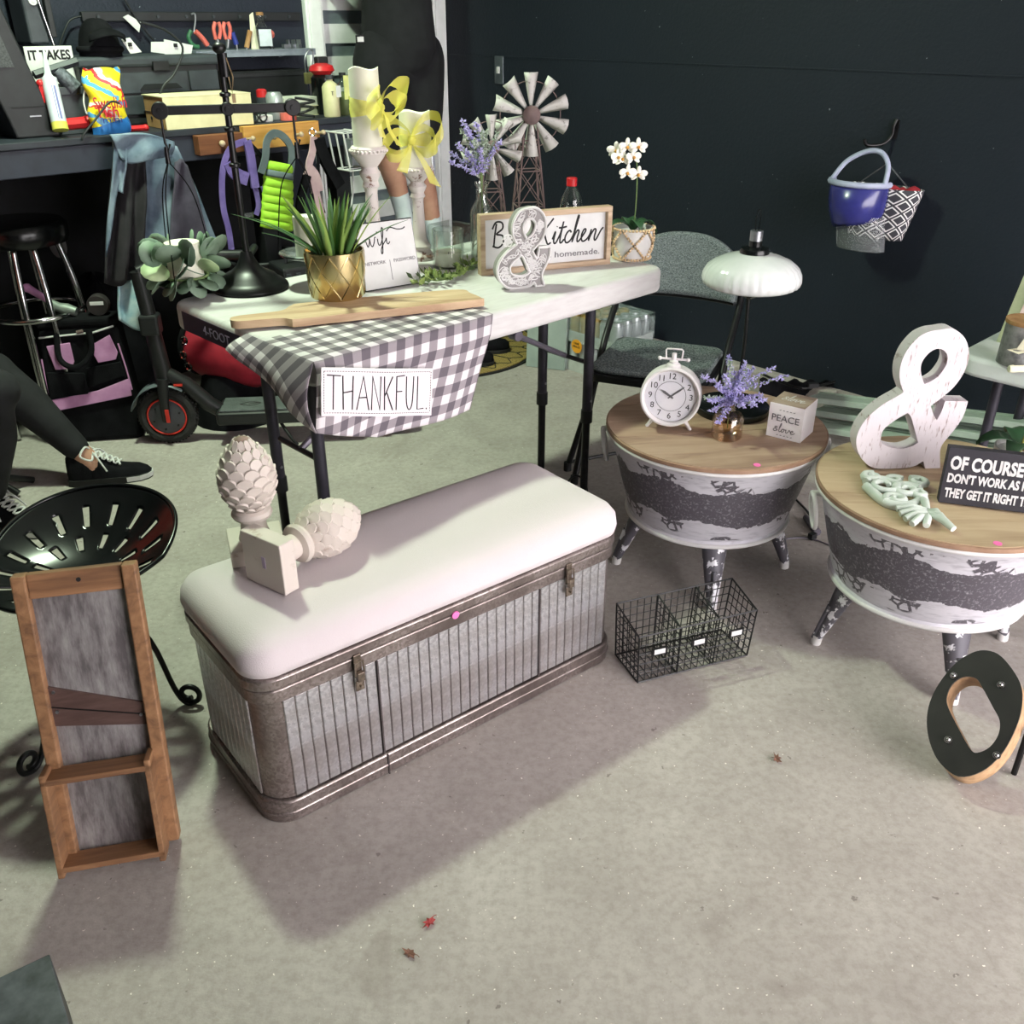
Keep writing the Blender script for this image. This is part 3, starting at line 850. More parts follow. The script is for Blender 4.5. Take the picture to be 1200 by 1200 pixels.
def tub_table(label, cx, cy, R, wood_m, plank_a, leg_a, handle_angles):
    root = thing('tub_table', label, 'table', (cx, cy, 0))
    zb = .178
    prof = [(.0, zb), (R * .735, zb), (R * .755, zb + .004), (R * .76, zb + .012), (R * .745, zb + .018), (R * .755, zb + .022), (R * .835, .28), (R * .91, .36), (R * .955, ZTUB - .028), (R * .972, ZTUB - .024), (R * .985, ZTUB - .016), (R * .965, ZTUB - .013), (0, ZTUB - .013)]
    b = MB(); b.lathe(prof, 72); b.build('tub', TUB, root, 40)
    b = MB(); b.tube([(R * .76 * math.cos(2 * PI * k / 64), R * .76 * math.sin(2 * PI * k / 64), zb + .006) for k in range(64)], .006, 8, True); b.build('bottom_bead', 'white_paint', root, 60)
    b = MB(); b.tube([(R * .978 * math.cos(2 * PI * k / 64), R * .978 * math.sin(2 * PI * k / 64), ZTUB - .019) for k in range(64)], .006, 8, True); b.build('rim_bead', 'white_paint', root, 60)
    # round lid of parallel planks
    lid = MB(); lid.lathe([(0, ZTUB - .0125), (R * .997, ZTUB - .0125), (R, ZTUB - .009), (R, ZTUB - .003), (R * .99, ZTUB - .0015), (0, ZTUB - .0015)], 96)
    lid_o = lid.build('lid', mat('lid_edge', (158, 128, 106), (134, 104, 84), rough=.6), root, 40)
    npl = 5; M = Matrix.Rotation(plank_a, 4, 'Z'); w = 2 * R * .985 / npl
    for i in range(npl):
        y0, y1 = -R * .985 + i * w + .0006, -R * .985 + (i + 1) * w - .0006
        rr = R * .985; top, bot = [], []
        ys = [y0 + (y1 - y0) * k / 10 for k in range(11)]
        pts = [(math.sqrt(max(0, rr * rr - y * y)), y) for y in ys] + [(-math.sqrt(max(0, rr * rr - y * y)), y) for y in reversed(ys)]
        pb_ = MB(); pb_.prism(pts, ZTUB - .003, ZTUB - (0, .0004, 0, .0003, .0002)[i]); o = pb_.build('plank', wood_m, lid_o); o.rotation_euler = (0, 0, plank_a)
    # stamped finger slot in the lid
    b = MB()
    # legs: flared sheet-metal feet with a pressed rib
    for k in range(4):
        a = leg_a + k * PI / 2
        d = Vector((math.cos(a), math.sin(a), 0)); tg = Vector((-d.y, d.x, 0))
        top, foot = d * (R * .60) + Vector((0, 0, zb + .004)), d * (.236) + Vector((0, 0, .012))
        b = MB(); pts = []; 
        for i in range(7):
            f = i / 6; c = top.lerp(foot, f); wd = .036 * (1 - f) + .0125 * f; dp = .026 * (1 - f) + .011 * f
            pts.append([c + tg * (wd * math.cos(2 * PI * q / 14)) + d * (dp * math.sin(2 * PI * q / 14)) for q in range(14)])
        vs = [p for r_ in pts for p in r_]
        fs = [(i * 14 + q, i * 14 + (q + 1) % 14, (i + 1) * 14 + (q + 1) % 14, (i + 1) * 14 + q) for i in range(6) for q in range(14)] + [tuple(range(13, -1, -1)), tuple(range(84, 98))]
        b.add(vs, fs); lg = b.build('leg', TUBLEG, root, 60)
        b = MB(); b.tube([top.lerp(foot, .42) + d * .018, top.lerp(foot, .97) + d * .0105], [.007, .005], 8); b.build('pressed_rib', TUBLEG, lg, 60)
        b = MB(); b.cyl(foot + Vector((0, 0, -.012)), foot + Vector((0, 0, .012)) - d * .003, .013, .0135, n=14); b.build('foot_cap', 'white_paint', lg, 40)
    for ha in handle_angles:
        d = Vector((math.cos(ha), math.sin(ha), 0)); tg = Vector((-d.y, d.x, 0))
        c = d * (R * .985 + .012) + Vector((0, 0, ZTUB - .075))
        b = MB(); b.tube([c + tg * (.026 * math.cos(q * PI / 14)) + Vector((0, 0, .045 * math.sin(q * PI / 14))) - d * (.012 * (1 - math.sin(q * PI / 14)) * .6) for q in range(28)], .0055, 8, True); h = b.build('handle', 'white_paint', root, 60)
        b = MB(); b.cyl(c + Vector((0, 0, .044)) - d * .024, c + Vector((0, 0, .044)) + d * .004, .007, n=10); b.build('handle_ring', 'white_paint', h, 60)
    return root
T1 = Vector((.532, 2.257, 0)); T2 = Vector((.988, 1.893, 0)); TR = .2845
tub_table('white and grey galvanised tub table with brown plank lid holding the alarm clock', T1.x, T1.y, TR, MATS['tub_wood_warm'], math.radians(8), math.radians(-93), [math.radians(172), math.radians(-8)])
tub_table('white and grey galvanised tub table with pale plank lid under the big ampersand', T2.x, T2.y, TR + .002, MATS['tub_wood_pale'], math.radians(-4), math.radians(-88), [math.radians(176), math.radians(-4)])
def sticker(p, label, r=.0085):
    b = MB(); b.cyl((0, 0, 0), (0, 0, .0012), r, n=20); o = b.build('price_sticker', 'pink_dot', loc=p); return tag(o, label, 'sticker')
sticker(at(887, 545, ZTUB) , 'round pink price sticker on the lid edge below the alarm clock')
sticker(at(1169, 637, ZTUB), 'round pink price sticker on the lid in front of the dark slogan block')
# ================================================================ things on the folding table
def on_table(x, y): return at(x, y, ZT)
# ---- ampersand outline shared by the two letters
AMP_O = [(620,130),(690,127),(765,175),(805,255),(800,335),(765,405),(715,455),(662,498),(690,545),(714,572),(728,530),(735,475),(860,480),(852,560),(815,635),(780,690),(772,735),(795,825),(712,825),(690,785),(640,812),(540,820),(430,815),(365,780),(312,715),(295,640),(325,560),(395,490),(480,440),(500,425),(468,368),(455,300),(470,228),(515,165),(565,138)]
AMP_H1 = [(602,388),(572,335),(563,290),(580,250),(615,222),(655,222),(690,250),(696,295),(672,345),(640,372)]
AMP_H2 = [(545,530),(480,570),(432,615),(432,670),(475,702),(550,716),(605,705),(638,685),(600,610),(568,550)]
SHARP = {(662,498),(714,572),(735,475),(860,480),(795,825),(712,825),(690,785),(500,425),(602,388),(545,530),(638,685)}
def amp_loops(w, h):
    res = []
    for lp in (AMP_O, AMP_H1, AMP_H2):
        pts = []; n = len(lp)
        for i in range(n):
            p0, p1, p2, p3 = lp[i - 1], lp[i], lp[(i + 1) % n], lp[(i + 2) % n]
            if p1 in SHARP: p0 = (2 * p1[0] - p2[0], 2 * p1[1] - p2[1])
            if p2 in SHARP: p3 = (2 * p2[0] - p1[0], 2 * p2[1] - p1[1])
            for k in range(4):
                t = k / 4
                q = [.5 * (2 * p1[j] + (p2[j] - p0[j]) * t + (2 * p0[j] - 5 * p1[j] + 4 * p2[j] - p3[j]) * t * t + (3 * p1[j] - p0[j] - 3 * p2[j] + p3[j]) * t ** 3) for j in (0, 1)]
                pts.append(((q[0] - 577) / 565 * w, (825 - q[1]) / 698 * h))
        res.append(pts)
    return res

# ---- black balance scale
p = on_table(294, 338)
sc = thing('balance_scale', 'black iron balance scale with round foot, beam and hanging pans', 'scale', p, math.radians(18))
b = MB(); b.lathe([(.0, 0), (.094, 0), (.097, .006), (.095, .012), (.082, .022), (.074, .026), (.066, .036), (.045, .046), (.03, .058), (.019, .078), (.013, .095), (0, .095)], 48); b.build('foot', 'black_metal', sc, 35)
zt_ = hz(p, 62) - ZT; zbm = hz(p, 127) - ZT
b = MB(); b.cyl((0, 0, .08), (0, 0, zt_), .0085, .0075, n=16); pole = b.build('pole', 'black_metal', sc, 40)
b = MB()
for z in (.30, zbm - .045, zbm + .03): b.lathe([(.008, z - .006), (.013, z - .003), (.013, z + .003), (.008, z + .006)], 16)
b.build('pole_rings', 'black_metal', pole, 40)
b = MB(); b.ball((0, 0, zt_ + .010), .016, 12, sq=(1, 1, .8)); b.cyl((.006, 0, zt_ - .05), (.006, 0, zt_), .01, n=10); b.build('cap', 'black_metal', sc, 60)
b = MB(); b.tube([(.012, -.006, zt_ - .01), (.022, -.01, zt_ - .05), (.016, -.012, zt_ - .085), (.012, -.008, zt_ - .05)], .0016, 6); b.box((.018, -.012, zt_ - .095), (.008, .003, .02)); b.build('key_string', mat('brass_dull', (150, 128, 96), rough=.5, metal=.5), sc)
HB = .150
b = MB(); b.box((0, -.014, zbm), (2 * HB - .01, .014, .020)); beam = b.build('beam', 'black_metal', sc, bev=.002)
for s in (-1, 0, 1):
    b = MB(); b.cyl((s * HB, -.028, zbm), (s * HB, 0, zbm), .019 if s else .015, n=20); q = b.build('pivot', 'black_metal', beam, 40, bev=.002)
    b = MB(); b.cyl((s * HB, -.032, zbm), (s * HB, -.026, zbm), .006, n=10); b.build('rivet', 'black_metal', beam, 40)
for s, yp in ((-1, 345), (1, 292)):
    cx = s * HB; z0 = zbm - .02; z1 = z0 - .10
    b = MB(); b.tube([(cx, -.014, z0 + .01), (cx, -.014, z0 - .05), (cx + .006, -.014, z0 - .065), (cx + .010, -.014, z0 - .052)], .003, 8)
    b.cyl((cx, -.014, z0 - .095), (cx, -.014, z0 - .058), .006, .004, n=8); hook = b.build('hook', 'black_metal', sc, 50)
    zp = .02 if s < 0 else .072
    pr = .072
    b = MB(); b.lathe([(0, 0), (pr * .7, .001), (pr * .95, .008), (pr, .014), (pr * .97, .015), (pr * .68, .005), (0, .004)], 40, c=(cx, -.014, zp)); pan = b.build('pan', 'black_gloss' if s < 0 else mat('pan_steel', (150, 158, 156), (110, 118, 118), rough=.2, metal=.8), sc, 50)
    for k in range(3):
        a = 2 * PI * k / 3 + .5 + s * .4
        e_ = Vector((cx + pr * math.cos(a), -.014 + pr * math.sin(a), zp + .014)); t0 = Vector((cx, -.014, z1 + .01))
        mid = t0.lerp(e_, .45) + Vector((math.cos(a), math.sin(a), 0)) * .022
        b = MB(); b.tube(catmull([t0, t0.lerp(mid, .45) + Vector((math.cos(a), math.sin(a), 0)) * .012, mid, e_], 6), .0016, 6); b.build('cord', 'black_fabric', pan)
Msc = Matrix.Translation(p) @ Matrix.Rotation(math.radians(18), 4, 'Z')
panL = Msc @ Vector((-HB, -.014, .02)); panR = Msc @ Vector((HB, -.014, .072))
# candles in the pans
def candle(p, r, h, label, name='pillar_candle', wavy=True, m='white_wax'):
    o = thing(name, label, 'candle', p)
    b = MB(); n = 28
    pr = [(0, 0), (r, 0), (r, h)]
    vs = [(r * math.cos(2 * PI * k / n), r * math.sin(2 * PI * k / n), 0) for k in range(n)]
    vs += [(r * math.cos(2 * PI * k / n), r * math.sin(2 * PI * k / n), h + (.004 * math.sin(3 * 2 * PI * k / n + 1) if wavy else 0)) for k in range(n)]
    vs += [(r * .82 * math.cos(2 * PI * k / n), r * .82 * math.sin(2 * PI * k / n), h - .004) for k in range(n)] + [(0, 0, h - .012), (0, 0, 0)]
    fs = [(k, (k + 1) % n, n + (k + 1) % n, n + k) for k in range(n)] + [(n + k, n + (k + 1) % n, 2 * n + (k + 1) % n, 2 * n + k) for k in range(n)]
    fs += [(2 * n + k, 2 * n + (k + 1) % n, 3 * n) for k in range(n)] + [((k + 1) % n, k, 3 * n + 1) for k in range(n)]
    b.add(vs, fs); b.build('wax', m, o, 50)
    b = MB(); b.tube([(0, 0, h - .013), (.001, 0, h - .002)], .001, 5); b.build('wick', 'ink', o)
    return o
candle(panR + Vector((0, 0, .0045)), .028, .098, 'small cream candle in the raised pan of the scale', wavy=False)
candle(panL + Vector((0, 0, .0045)), .042, .105, 'short white candle ringed by eucalyptus in the scale pan', wavy=False)
# eucalyptus ring
mat('euca_leaf', (128, 148, 128), (92, 116, 98), rough=.6, scale=14)
mat('euca_light', (168, 184, 142), (140, 162, 120), rough=.6, scale=14)
eu = thing('eucalyptus_ring', 'ring of round eucalyptus leaves around the candle on the scale pan', 'plant', panL + Vector((0, 0, .02)))
def round_leaf(b, c, d, up, r, cup=.25):
    d = Vector(d).normalized(); up = Vector(up); side = d.cross(up).normalized(); up = side.cross(d)
    vs = [Vector(c)]; n = 12
    for k in range(n):
        a = 2 * PI * k / n
        x = math.cos(a) * r; y = math.sin(a) * r * .9
        vs.append(Vector(c) + d * (r + x) + side * y + up * (cup * (y * y) / r + .1 * r * math.cos(a)))
    mid = Vector(c) + d * r
    vs[0] = mid - up * .0
    b.add(vs, [(0, 1 + k, 1 + (k + 1) % n) for k in range(n)])
b = MB(); b.tube([(.052 * math.cos(2 * PI * k / 24), .052 * math.sin(2 * PI * k / 24), .008) for k in range(24)], .003, 6, True); b.build('stem', 'green_stem', eu)
rnd = random.Random(3)
for k in range(40):
    a = 2 * PI * k / 40 * 3 + rnd.uniform(-.25, .25)
    tier = k % 3
    rad_ = Vector((math.cos(a), math.sin(a), 0)); tgn = Vector((-math.sin(a), math.cos(a), 0))
    base = rad_ * (.048 + .010 * rnd.random()) + Vector((0, 0, .008 + .022 * tier))
    dirv = rad_ * rnd.uniform(.5, 1.0) + tgn * rnd.uniform(-.8, .8) + Vector((0, 0, (-.55, .1, .75)[tier] + rnd.uniform(-.2, .2)))
    upl = rad_ * .9 + Vector((0, 0, .7 if tier else .2)) + tgn * rnd.uniform(-.3, .3)
    b = MB(); round_leaf(b, base, dirv, upl, rnd.uniform(.024, .036), .12)
    b.build('leaf', 'euca_light' if k % 9 == 4 else 'euca_leaf', eu, 80, solid=.0012)

# ---- gold pot with striped grass plant
p = at(396, 346, ZT + .0245)
rp = .0685; hp = hz(p, 292) - p.z
t = NT('brass'); t.color(srgb(204, 186, 138)); BRASS = t.set(.24, 1.0)
gp = thing('gold_planter', 'shiny gold planter with embossed diamonds holding striped grass', 'planter', p)
b = MB(); b.lathe([(0, 0), (rp * .90, 0), (rp * .94, .004), (rp, hp * .5), (rp * 1.02, hp), (rp * .97, hp), (rp * .94, hp * .88), (0, hp * .88)], 64); b.build('pot', BRASS, gp, 40)
b = MB()
for k in range(10):
    for s in (-1, 1):
        pts = []
        for i in range(15):
            f = i / 14; a = 2 * PI * k / 10 + s * f * 2 * PI / 10 * 1.5
            r_ = rp * (.94 + .08 * f) + .0004
            pts.append((r_ * math.cos(a), r_ * math.sin(a), .004 + (hp - .01) * f))
        b.tube(pts, .0016, 5)
b.build('diamond_ridges', BRASS, gp, 60)
b = MB(); b.lathe([(0, hp * .885), (rp * .93, hp * .885), (rp * .9, hp * .9), (0, hp * .91)], 30); b.build('soil', mat('soil', (62, 50, 40), rough=1), gp)
GRASS = [mat('grass_a', (96, 134, 70), (60, 100, 50), rough=.5, scale=10, stretch=(1, 1, .2)), mat('grass_b', (146, 168, 84), (108, 140, 66), rough=.5, scale=10, stretch=(1, 1, .2)), mat('grass_c', (70, 104, 62), (46, 78, 48), rough=.5)]
def blade(base, d, L, w, bend, tw=0):
    b = MB(); d = Vector(d).normalized(); out = Vector((d.x, d.y, 0)); out = out.normalized() if out.length > .01 else Vector((1, 0, 0))
    side = d.cross(out); side = side.normalized() if side.length > .01 else Vector((-out.y, out.x, 0))
    side = (Matrix.Rotation(tw, 3, d) @ side); nrm = side.cross(d)
    vs = []; n = 9; c = Vector(base)
    for i in range(n + 1):
        f = i / n
        q = Vector(base) + d * (L * f) + (out * .7 - Vector((0, 0, 1)) * .6) * (bend * f * f * L)
        ww = w * (1 - f ** 2.2) * (.75 + .25 * min(1, f * 4))
        vs += [q - side * ww, q + nrm * ww * .45, q + side * ww]
    fs = []
    for i in range(n):
        o = i * 3; fs += [(o, o + 1, o + 4, o + 3), (o + 1, o + 2, o + 5, o + 4)]
    return b.add(vs, fs)
rnd = random.Random(11)
for k in range(40):
    a = rnd.uniform(0, 2 * PI); r_ = rp * .6 * math.sqrt(rnd.random()); ti = .08 + .5 * r_ / rp + rnd.uniform(0, .22)
    blade((r_ * math.cos(a), r_ * math.sin(a), hp * .88), (math.cos(a) * ti, math.sin(a) * ti, 1), rnd.uniform(.11, .175), rnd.uniform(.006, .0095), rnd.uniform(.05, .28), rnd.uniform(-.6, .6)).build('blade', GRASS[k % 3], gp, 60, solid=.0008)
for a, L in ((PI * 1.02, .20), (PI * .96, .17), (PI * 1.12, .13), (.25, .15)):
    blade((rp * .5 * math.cos(a), rp * .5 * math.sin(a), hp * .88), (math.cos(a) * 1.1, math.sin(a) * 1.1, 1), L, .006, .32).build('blade', GRASS[2], gp, 60, solid=.0008)

# ---- wifi sign
BL, BR = on_table(428, 343), on_table(494, 332)
xd = (BR - BL).normalized(); wS = (BR - BL).length
lean = math.radians(13)
nrm = Vector((xd.y, -xd.x, 0)); upv = (Vector((0, 0, 1)) * math.cos(lean) - nrm * math.sin(lean)).normalized()
hS = (hz(BL - nrm * .04, 263) - ZT) / math.cos(lean)
Mw = basis(BL + Vector((0, 0, .001)), xd, upv)
wf = thing('wifi_sign', 'white easel sign reading wifi in black script beside the gold planter', 'sign'); wf.matrix_world = Mw
b = MB(); b.box((wS / 2, hS / 2, -.005), (wS, hS, .008)); b.build('backing', 'ink', wf, bev=.001)
b = MB(); b.box((wS / 2, hS / 2, .0), (wS - .006, hS - .006, .004)); b.build('panel', 'paper_white', wf)
b = MB(); b.tube([(wS * .5, hS * .8, -.008), (wS * .5, (.008 + hS * .34) * math.tan(lean) + .008, -.008 - hS * .34)], .004, 6); b.build('easel_leg', 'ink', wf)
k_ = wS
SC = lambda pts, ox, oy, s: [(ox + x * s, oy + y * s) for x, y in pts]
wifi_lines = [[(0, .62), (.08, .9), (.14, .5), (.22, .12), (.36, .55), (.40, .95), (.44, .3), (.56, .12), (.72, .6), (.78, .98), (.86, 1.05)],
              [(.98, .85), (.98, .35), (1.06, .14), (1.18, .3), (1.36, .9), (1.46, 1.7), (1.40, 1.95), (1.33, 1.5), (1.30, .4), (1.22, -.6), (1.12, -.75), (1.14, -.3), (1.36, .25), (1.56, .6), (1.62, .82), (1.62, .35), (1.70, .16), (1.84, .4)],
              [(1.70, 1.5), (2.0, 1.85), (2.5, 1.6), (2.9, 1.58), (3.1, 1.75)], [(.97, 1.5), (1.0, 1.6)]]
s_ = wS * .235
strokes([SC([(x, y * .6) for x, y in l], wS * .12, hS * .63, s_) for l in wifi_lines], .0014, Matrix.Translation((0, 0, .0024)), 'ink', wf, 'script_lettering')
lettering('NETWORK', mat('grey_ink', (110, 106, 112), rough=.8), wf, Matrix.Translation((wS * .25, hS * .40, .0022)), fit=(wS * .36, .0085))
lettering('PASSWORD', 'grey_ink', wf, Matrix.Translation((wS * .76, hS * .40, .0022)), fit=(wS * .38, .0085))
b = MB(); b.box((wS * .5, hS * .27, .0022), (.0012, hS * .30, .0008)); b.build('divider_line', 'grey_ink', wf)

# ---- candle in a glass
p = on_table(526, 312)
gl = thing('glass_hurricane', 'clear straight glass cup around a white candle on the table', 'glass cup', p)
hg = hz(p, 268) - ZT
b = MB(); b.lathe([(0, .004), (.040, .004), (.040, hg), (.043, hg), (.044, hg - .002), (.044, 0), (0, 0)], 40); b.build('glass', 'clear_glass', gl, 40)
candle(p + Vector((0, 0, .005)), .037, hz(p, 288) - ZT - .02, 'white candle inside the clear glass cup', wavy=False)
p = on_table(528, 296)
gb = thing('glass_block', 'heavy square clear glass vase behind the candle cup', 'vase', p, math.radians(50))
b = MB(); hh = hz(p, 262) - ZT
b.box((0, 0, hh / 2), (.088, .088, hh), taper=1.08); b.build('block', 'clear_glass', gb, bev=.006)

# ---- boxwood garland
ga = thing('boxwood_garland', 'small green boxwood garland lying in front of the candle cup', 'garland', on_table(515, 328))
mat('box_leaf', (150, 166, 98), (108, 130, 72), rough=.6, scale=40); mat('box_leaf_dark', (84, 104, 62), (60, 80, 46), rough=.6, scale=40)
g0 = on_table(515, 328)
path = catmull([on_table(x, y) - g0 + Vector((0, 0, .012)) for x, y in ((492, 339), (502, 333), (515, 334), (535, 328), (551, 318))], 6)
b = MB(); b.tube(path, .0022, 6); b.build('vine', 'green_stem', ga)
rnd = random.Random(5)
for k in range(150):
    q = path[rnd.randrange(len(path))]
    d = Vector((rnd.gauss(0, 1), rnd.gauss(0, 1), abs(rnd.gauss(0, .8)) + .1)).normalized()
    c = q + d * rnd.uniform(.008, .034); c.z = max(c.z, .008)
    b = MB(); L = rnd.uniform(.008, .014); s = d.cross(Vector((rnd.random(), rnd.random(), rnd.random()))).normalized(); u = s.cross(d)
    b.add([c - d * L, c + s * L * .6, c + d * L, c - s * L * .6, c + u * .001], [(0, 1, 4), (1, 2, 4), (2, 3, 4), (3, 0, 4)]); b.build('leaf', 'box_leaf' if k % 3 else 'box_leaf_dark', ga)

# ---- lavender sprays
def lavender(label, p, stems, zbase, group=None):
    root = thing('lavender_bunch', label, 'flowers', p)
    rnd = random.Random(int(p.x * 1000) + 5)
    for (dx, dy, dz, nb, pur) in stems:
        tip = Vector((dx, dy, dz)); mid = Vector((dx * .25, dy * .25, zbase + (dz - zbase) * .45))
        pts = catmull([(0, 0, .02), (dx * .03, dy * .03, zbase), mid, tip], 8)
        b = MB(); b.tube(pts, .0011, 5); st = b.build('stem', 'green_stem', root)
        fb = MB()
        for i in range(nb):
            f = .52 + .5 * i / nb
            q = pts[min(len(pts) - 1, int(f * (len(pts) - 1)))]
            for j in range(7):
                d = Vector((rnd.gauss(0, 1), rnd.gauss(0, 1), rnd.gauss(.3, .7))).normalized()
                c = q + d * rnd.uniform(.003, .0085) * (1.25 - .5 * i / nb); L = rnd.uniform(.0035, .0065)
                s = d.cross(Vector((rnd.random() - .5, rnd.random() - .5, rnd.random()))).normalized(); u = s.cross(d)
                fb.add([c - d * L, c + s * L * .45, c + u * L * .45, c - s * L * .45, c - u * L * .45, c + d * L], [(0, 1, 2), (0, 2, 3), (0, 3, 4), (0, 4, 1), (5, 2, 1), (5, 3, 2), (5, 4, 3), (5, 1, 4)])
        o = fb.build('flower_spike', 'purple_flower' if pur else 'sage_bud', st); o['kind'] = 'stuff'
    return root
def bottle(label, p, prof, m, name='glass_bottle'):
    root = thing(name, label, 'bottle', p)
    inner = [(max(r - .003, .0), z + .003) for r, z in prof if r > .001]
    b = MB(); b.lathe(prof + [(r, z) for r, z in reversed([(max(q[0] - .0025, .001), q[1]) for q in prof[1:]])] + [(0, prof[0][1] + .004)], 32, cap=False); b.build('glass', m, root, 40)
    return root
p = on_table(566, 312)
hbv = hz(p, 213) - ZT
bottle('tall clear glass bottle vase with lavender in front of the kitchen sign', p, [(0, 0), (.031, 0), (.033, .004), (.033, hbv * .62), (.031, hbv * .68), (.016, hbv * .80), (.0155, hbv * .94), (.019, hbv * .96), (.019, hbv)], MATS['clear_glass'])
rnd = random.Random(21); stems = []
for k in range(26):
    a = rnd.uniform(0, 2 * PI); r_ = rnd.uniform(.02, .085)
    stems.append((r_ * math.cos(a) - .022, r_ * math.sin(a), hbv + rnd.uniform(.03, .155) * (1.15 - r_ * 4), 16, k % 5 > 1))
lavender('lavender and sage sprays in the tall glass bottle vase', p + Vector((0, 0, .003)), stems, hbv)

# ---- carved white ampersand
pA = on_table(611, 336)
wA = .148; hA = hz(pA, 243) - ZT
am = thing('carved_ampersand', 'small white ampersand with carved floral lace face on the table', 'letter', pA, math.radians(22))
am.rotation_euler = (0, 0, math.radians(24))
loops = amp_loops(wA, hA)
Ms = basis((0, 0, 0), (1, 0, 0), (0, 0, 1))
me = curve_mesh(loops, .013); me.transform(Ms); finish('letter_body', me, mat('lace_grey', (150, 146, 146), (126, 122, 122), rough=.8), am)
b = MB()
for lp in loops: b.tube([Ms @ Vector((x, y, .014)) for x, y in lp], .0038, 6, True)
b.build('rim', 'white_paint', am, 60)
# raised lace: petals, leaves and dots
def inside(pt, lp):
    x, y = pt; c = False; n = len(lp)
    for i in range(n):
        x0, y0 = lp[i]; x1, y1 = lp[i - 1]
        if (y0 > y) != (y1 > y) and x < (x1 - x0) * (y - y0) / (y1 - y0) + x0: c = not c
    return c
def in_amp(pt): return inside(pt, loops[0]) and not inside(pt, loops[1]) and not inside(pt, loops[2])
b = MB(); rnd = random.Random(4)
for k in range(480):
    x, y = rnd.uniform(-wA / 2, wA / 2), rnd.uniform(0, hA)
    if not all(in_amp((x + dx, y + dy)) for dx in (-.008, .008) for dy in (-.008, .008)): continue
    a = rnd.uniform(0, PI); L = rnd.uniform(.006, .012); w_ = L * .42
    pts = [Ms @ Vector((x + math.cos(a) * L * math.cos(t_) - math.sin(a) * w_ * math.sin(t_), y + math.sin(a) * L * math.cos(t_) + math.cos(a) * w_ * math.sin(t_), .0138)) for t_ in [2 * PI * i / 10 for i in range(10)]]
    b.tube(pts, .0013, 5, True)
for cx, cy in ((.022, hA * .26), (-.045, hA * .62), (-.05, hA * .2)):
    for i in range(6):
        a = 2 * PI * i / 6; c = (cx + .009 * math.cos(a), cy + .009 * math.sin(a))
        b.tube([Ms @ Vector((c[0] + .0065 * math.cos(t_), c[1] + .0065 * math.sin(t_), .0142)) for t_ in [2 * PI * i2 / 10 for i2 in range(10)]], .0013, 5, True)
lace = b.build('lace_carving', 'white_paint', am); lace['kind'] = 'stuff'

# ---- kitchen sign
BL, BR = on_table(563, 323), on_table(714, 309)
xd = (BR - BL).normalized(); wK = (BR - BL).length; nrm = Vector((xd.y, -xd.x, 0))
hK = (hz(BR, 241) - ZT); 
ks = thing('kitchen_sign', 'framed white sign reading Kitchen in black script', 'sign'); ks.matrix_world = basis(BL, xd, (0, 0, 1))
fw_ = .014; th = .028
for (cx, cy, sx, sy) in ((wK / 2, fw_ / 2, wK, fw_), (wK / 2, hK - fw_ / 2, wK, fw_), (fw_ / 2, hK / 2, fw_, hK - 2 * fw_), (wK - fw_ / 2, hK / 2, fw_, hK - 2 * fw_)):
    b = MB(); b.box((cx, cy, -th / 2 + .006), (sx, sy, th)); b.build('frame_rail', 'frame_wood', ks, bev=.001)
b = MB(); b.box((wK / 2, hK / 2, -.012), (wK - 2 * fw_, hK - 2 * fw_, .006)); b.build('panel', 'paper_white', ks)
Z_ = Matrix.Translation((0, 0, -.0085))
kit = [[(.10, 2.05), (.02, 1.0), (-.10, 0)], [(.95, 2.0), (.45, 1.35), (.10, .95), (.30, .80), (.50, .35), (.70, .0), (.95, .12)],
       [(1.05, .35), (1.25, .95), (1.18, .3), (1.28, .02), (1.45, .15), (1.72, .85), (1.86, 1.7), (1.74, .55), (1.76, .08), (1.92, .06), (2.08, .30)], [(1.50, 1.22), (1.82, 1.22), (2.2, 1.28)], [(1.33, 1.3), (1.35, 1.36)],
       [(2.66, .78), (2.52, .95), (2.30, .80), (2.16, .40), (2.26, .05), (2.48, .02), (2.72, .26), (2.95, .85), (3.12, 1.7), (3.18, 2.0), (3.10, 2.05), (2.98, 1.4), (2.84, 0)],
       [(2.86, .12), (3.0, .6), (3.20, .92), (3.34, .82), (3.26, .35), (3.30, .04), (3.46, .08), (3.70, .42), (3.92, .78), (3.92, .96), (3.76, .92), (3.62, .5), (3.70, .08), (3.92, .02), (4.18, .22), (4.36, .55), (4.44, .92), (4.36, .4), (4.30, .02), (4.46, .5), (4.70, .90), (4.86, .82), (4.80, .35), (4.84, .06), (5.0, .1), (5.3, .75), (5.5, 1.0)]]
s_ = wK * .088
strokes([SC([(x + y * .12, y) for x, y in l], wK * .455, hK * .42, s_) for l in kit], .0024, Z_, 'ink', ks, 'script_lettering')
strokes([SC(l, wK * .10, hK * .42, s_) for l in ([(.35, 1.9), (.2, 1.0), (.1, .1)], [(0, 1.5), (.3, 2.0), (.8, 1.95), (.85, 1.5), (.35, 1.1), (.85, .95), (.9, .4), (.5, .05), (0, .2)])], .0024, Z_, 'ink', ks, 'script_capital')
lettering("it's homemade.", 'grey_ink', ks, Z_ @ Matrix.Translation((wK * .695, hK * .235, 0)), fit=(wK * .46, .0165))

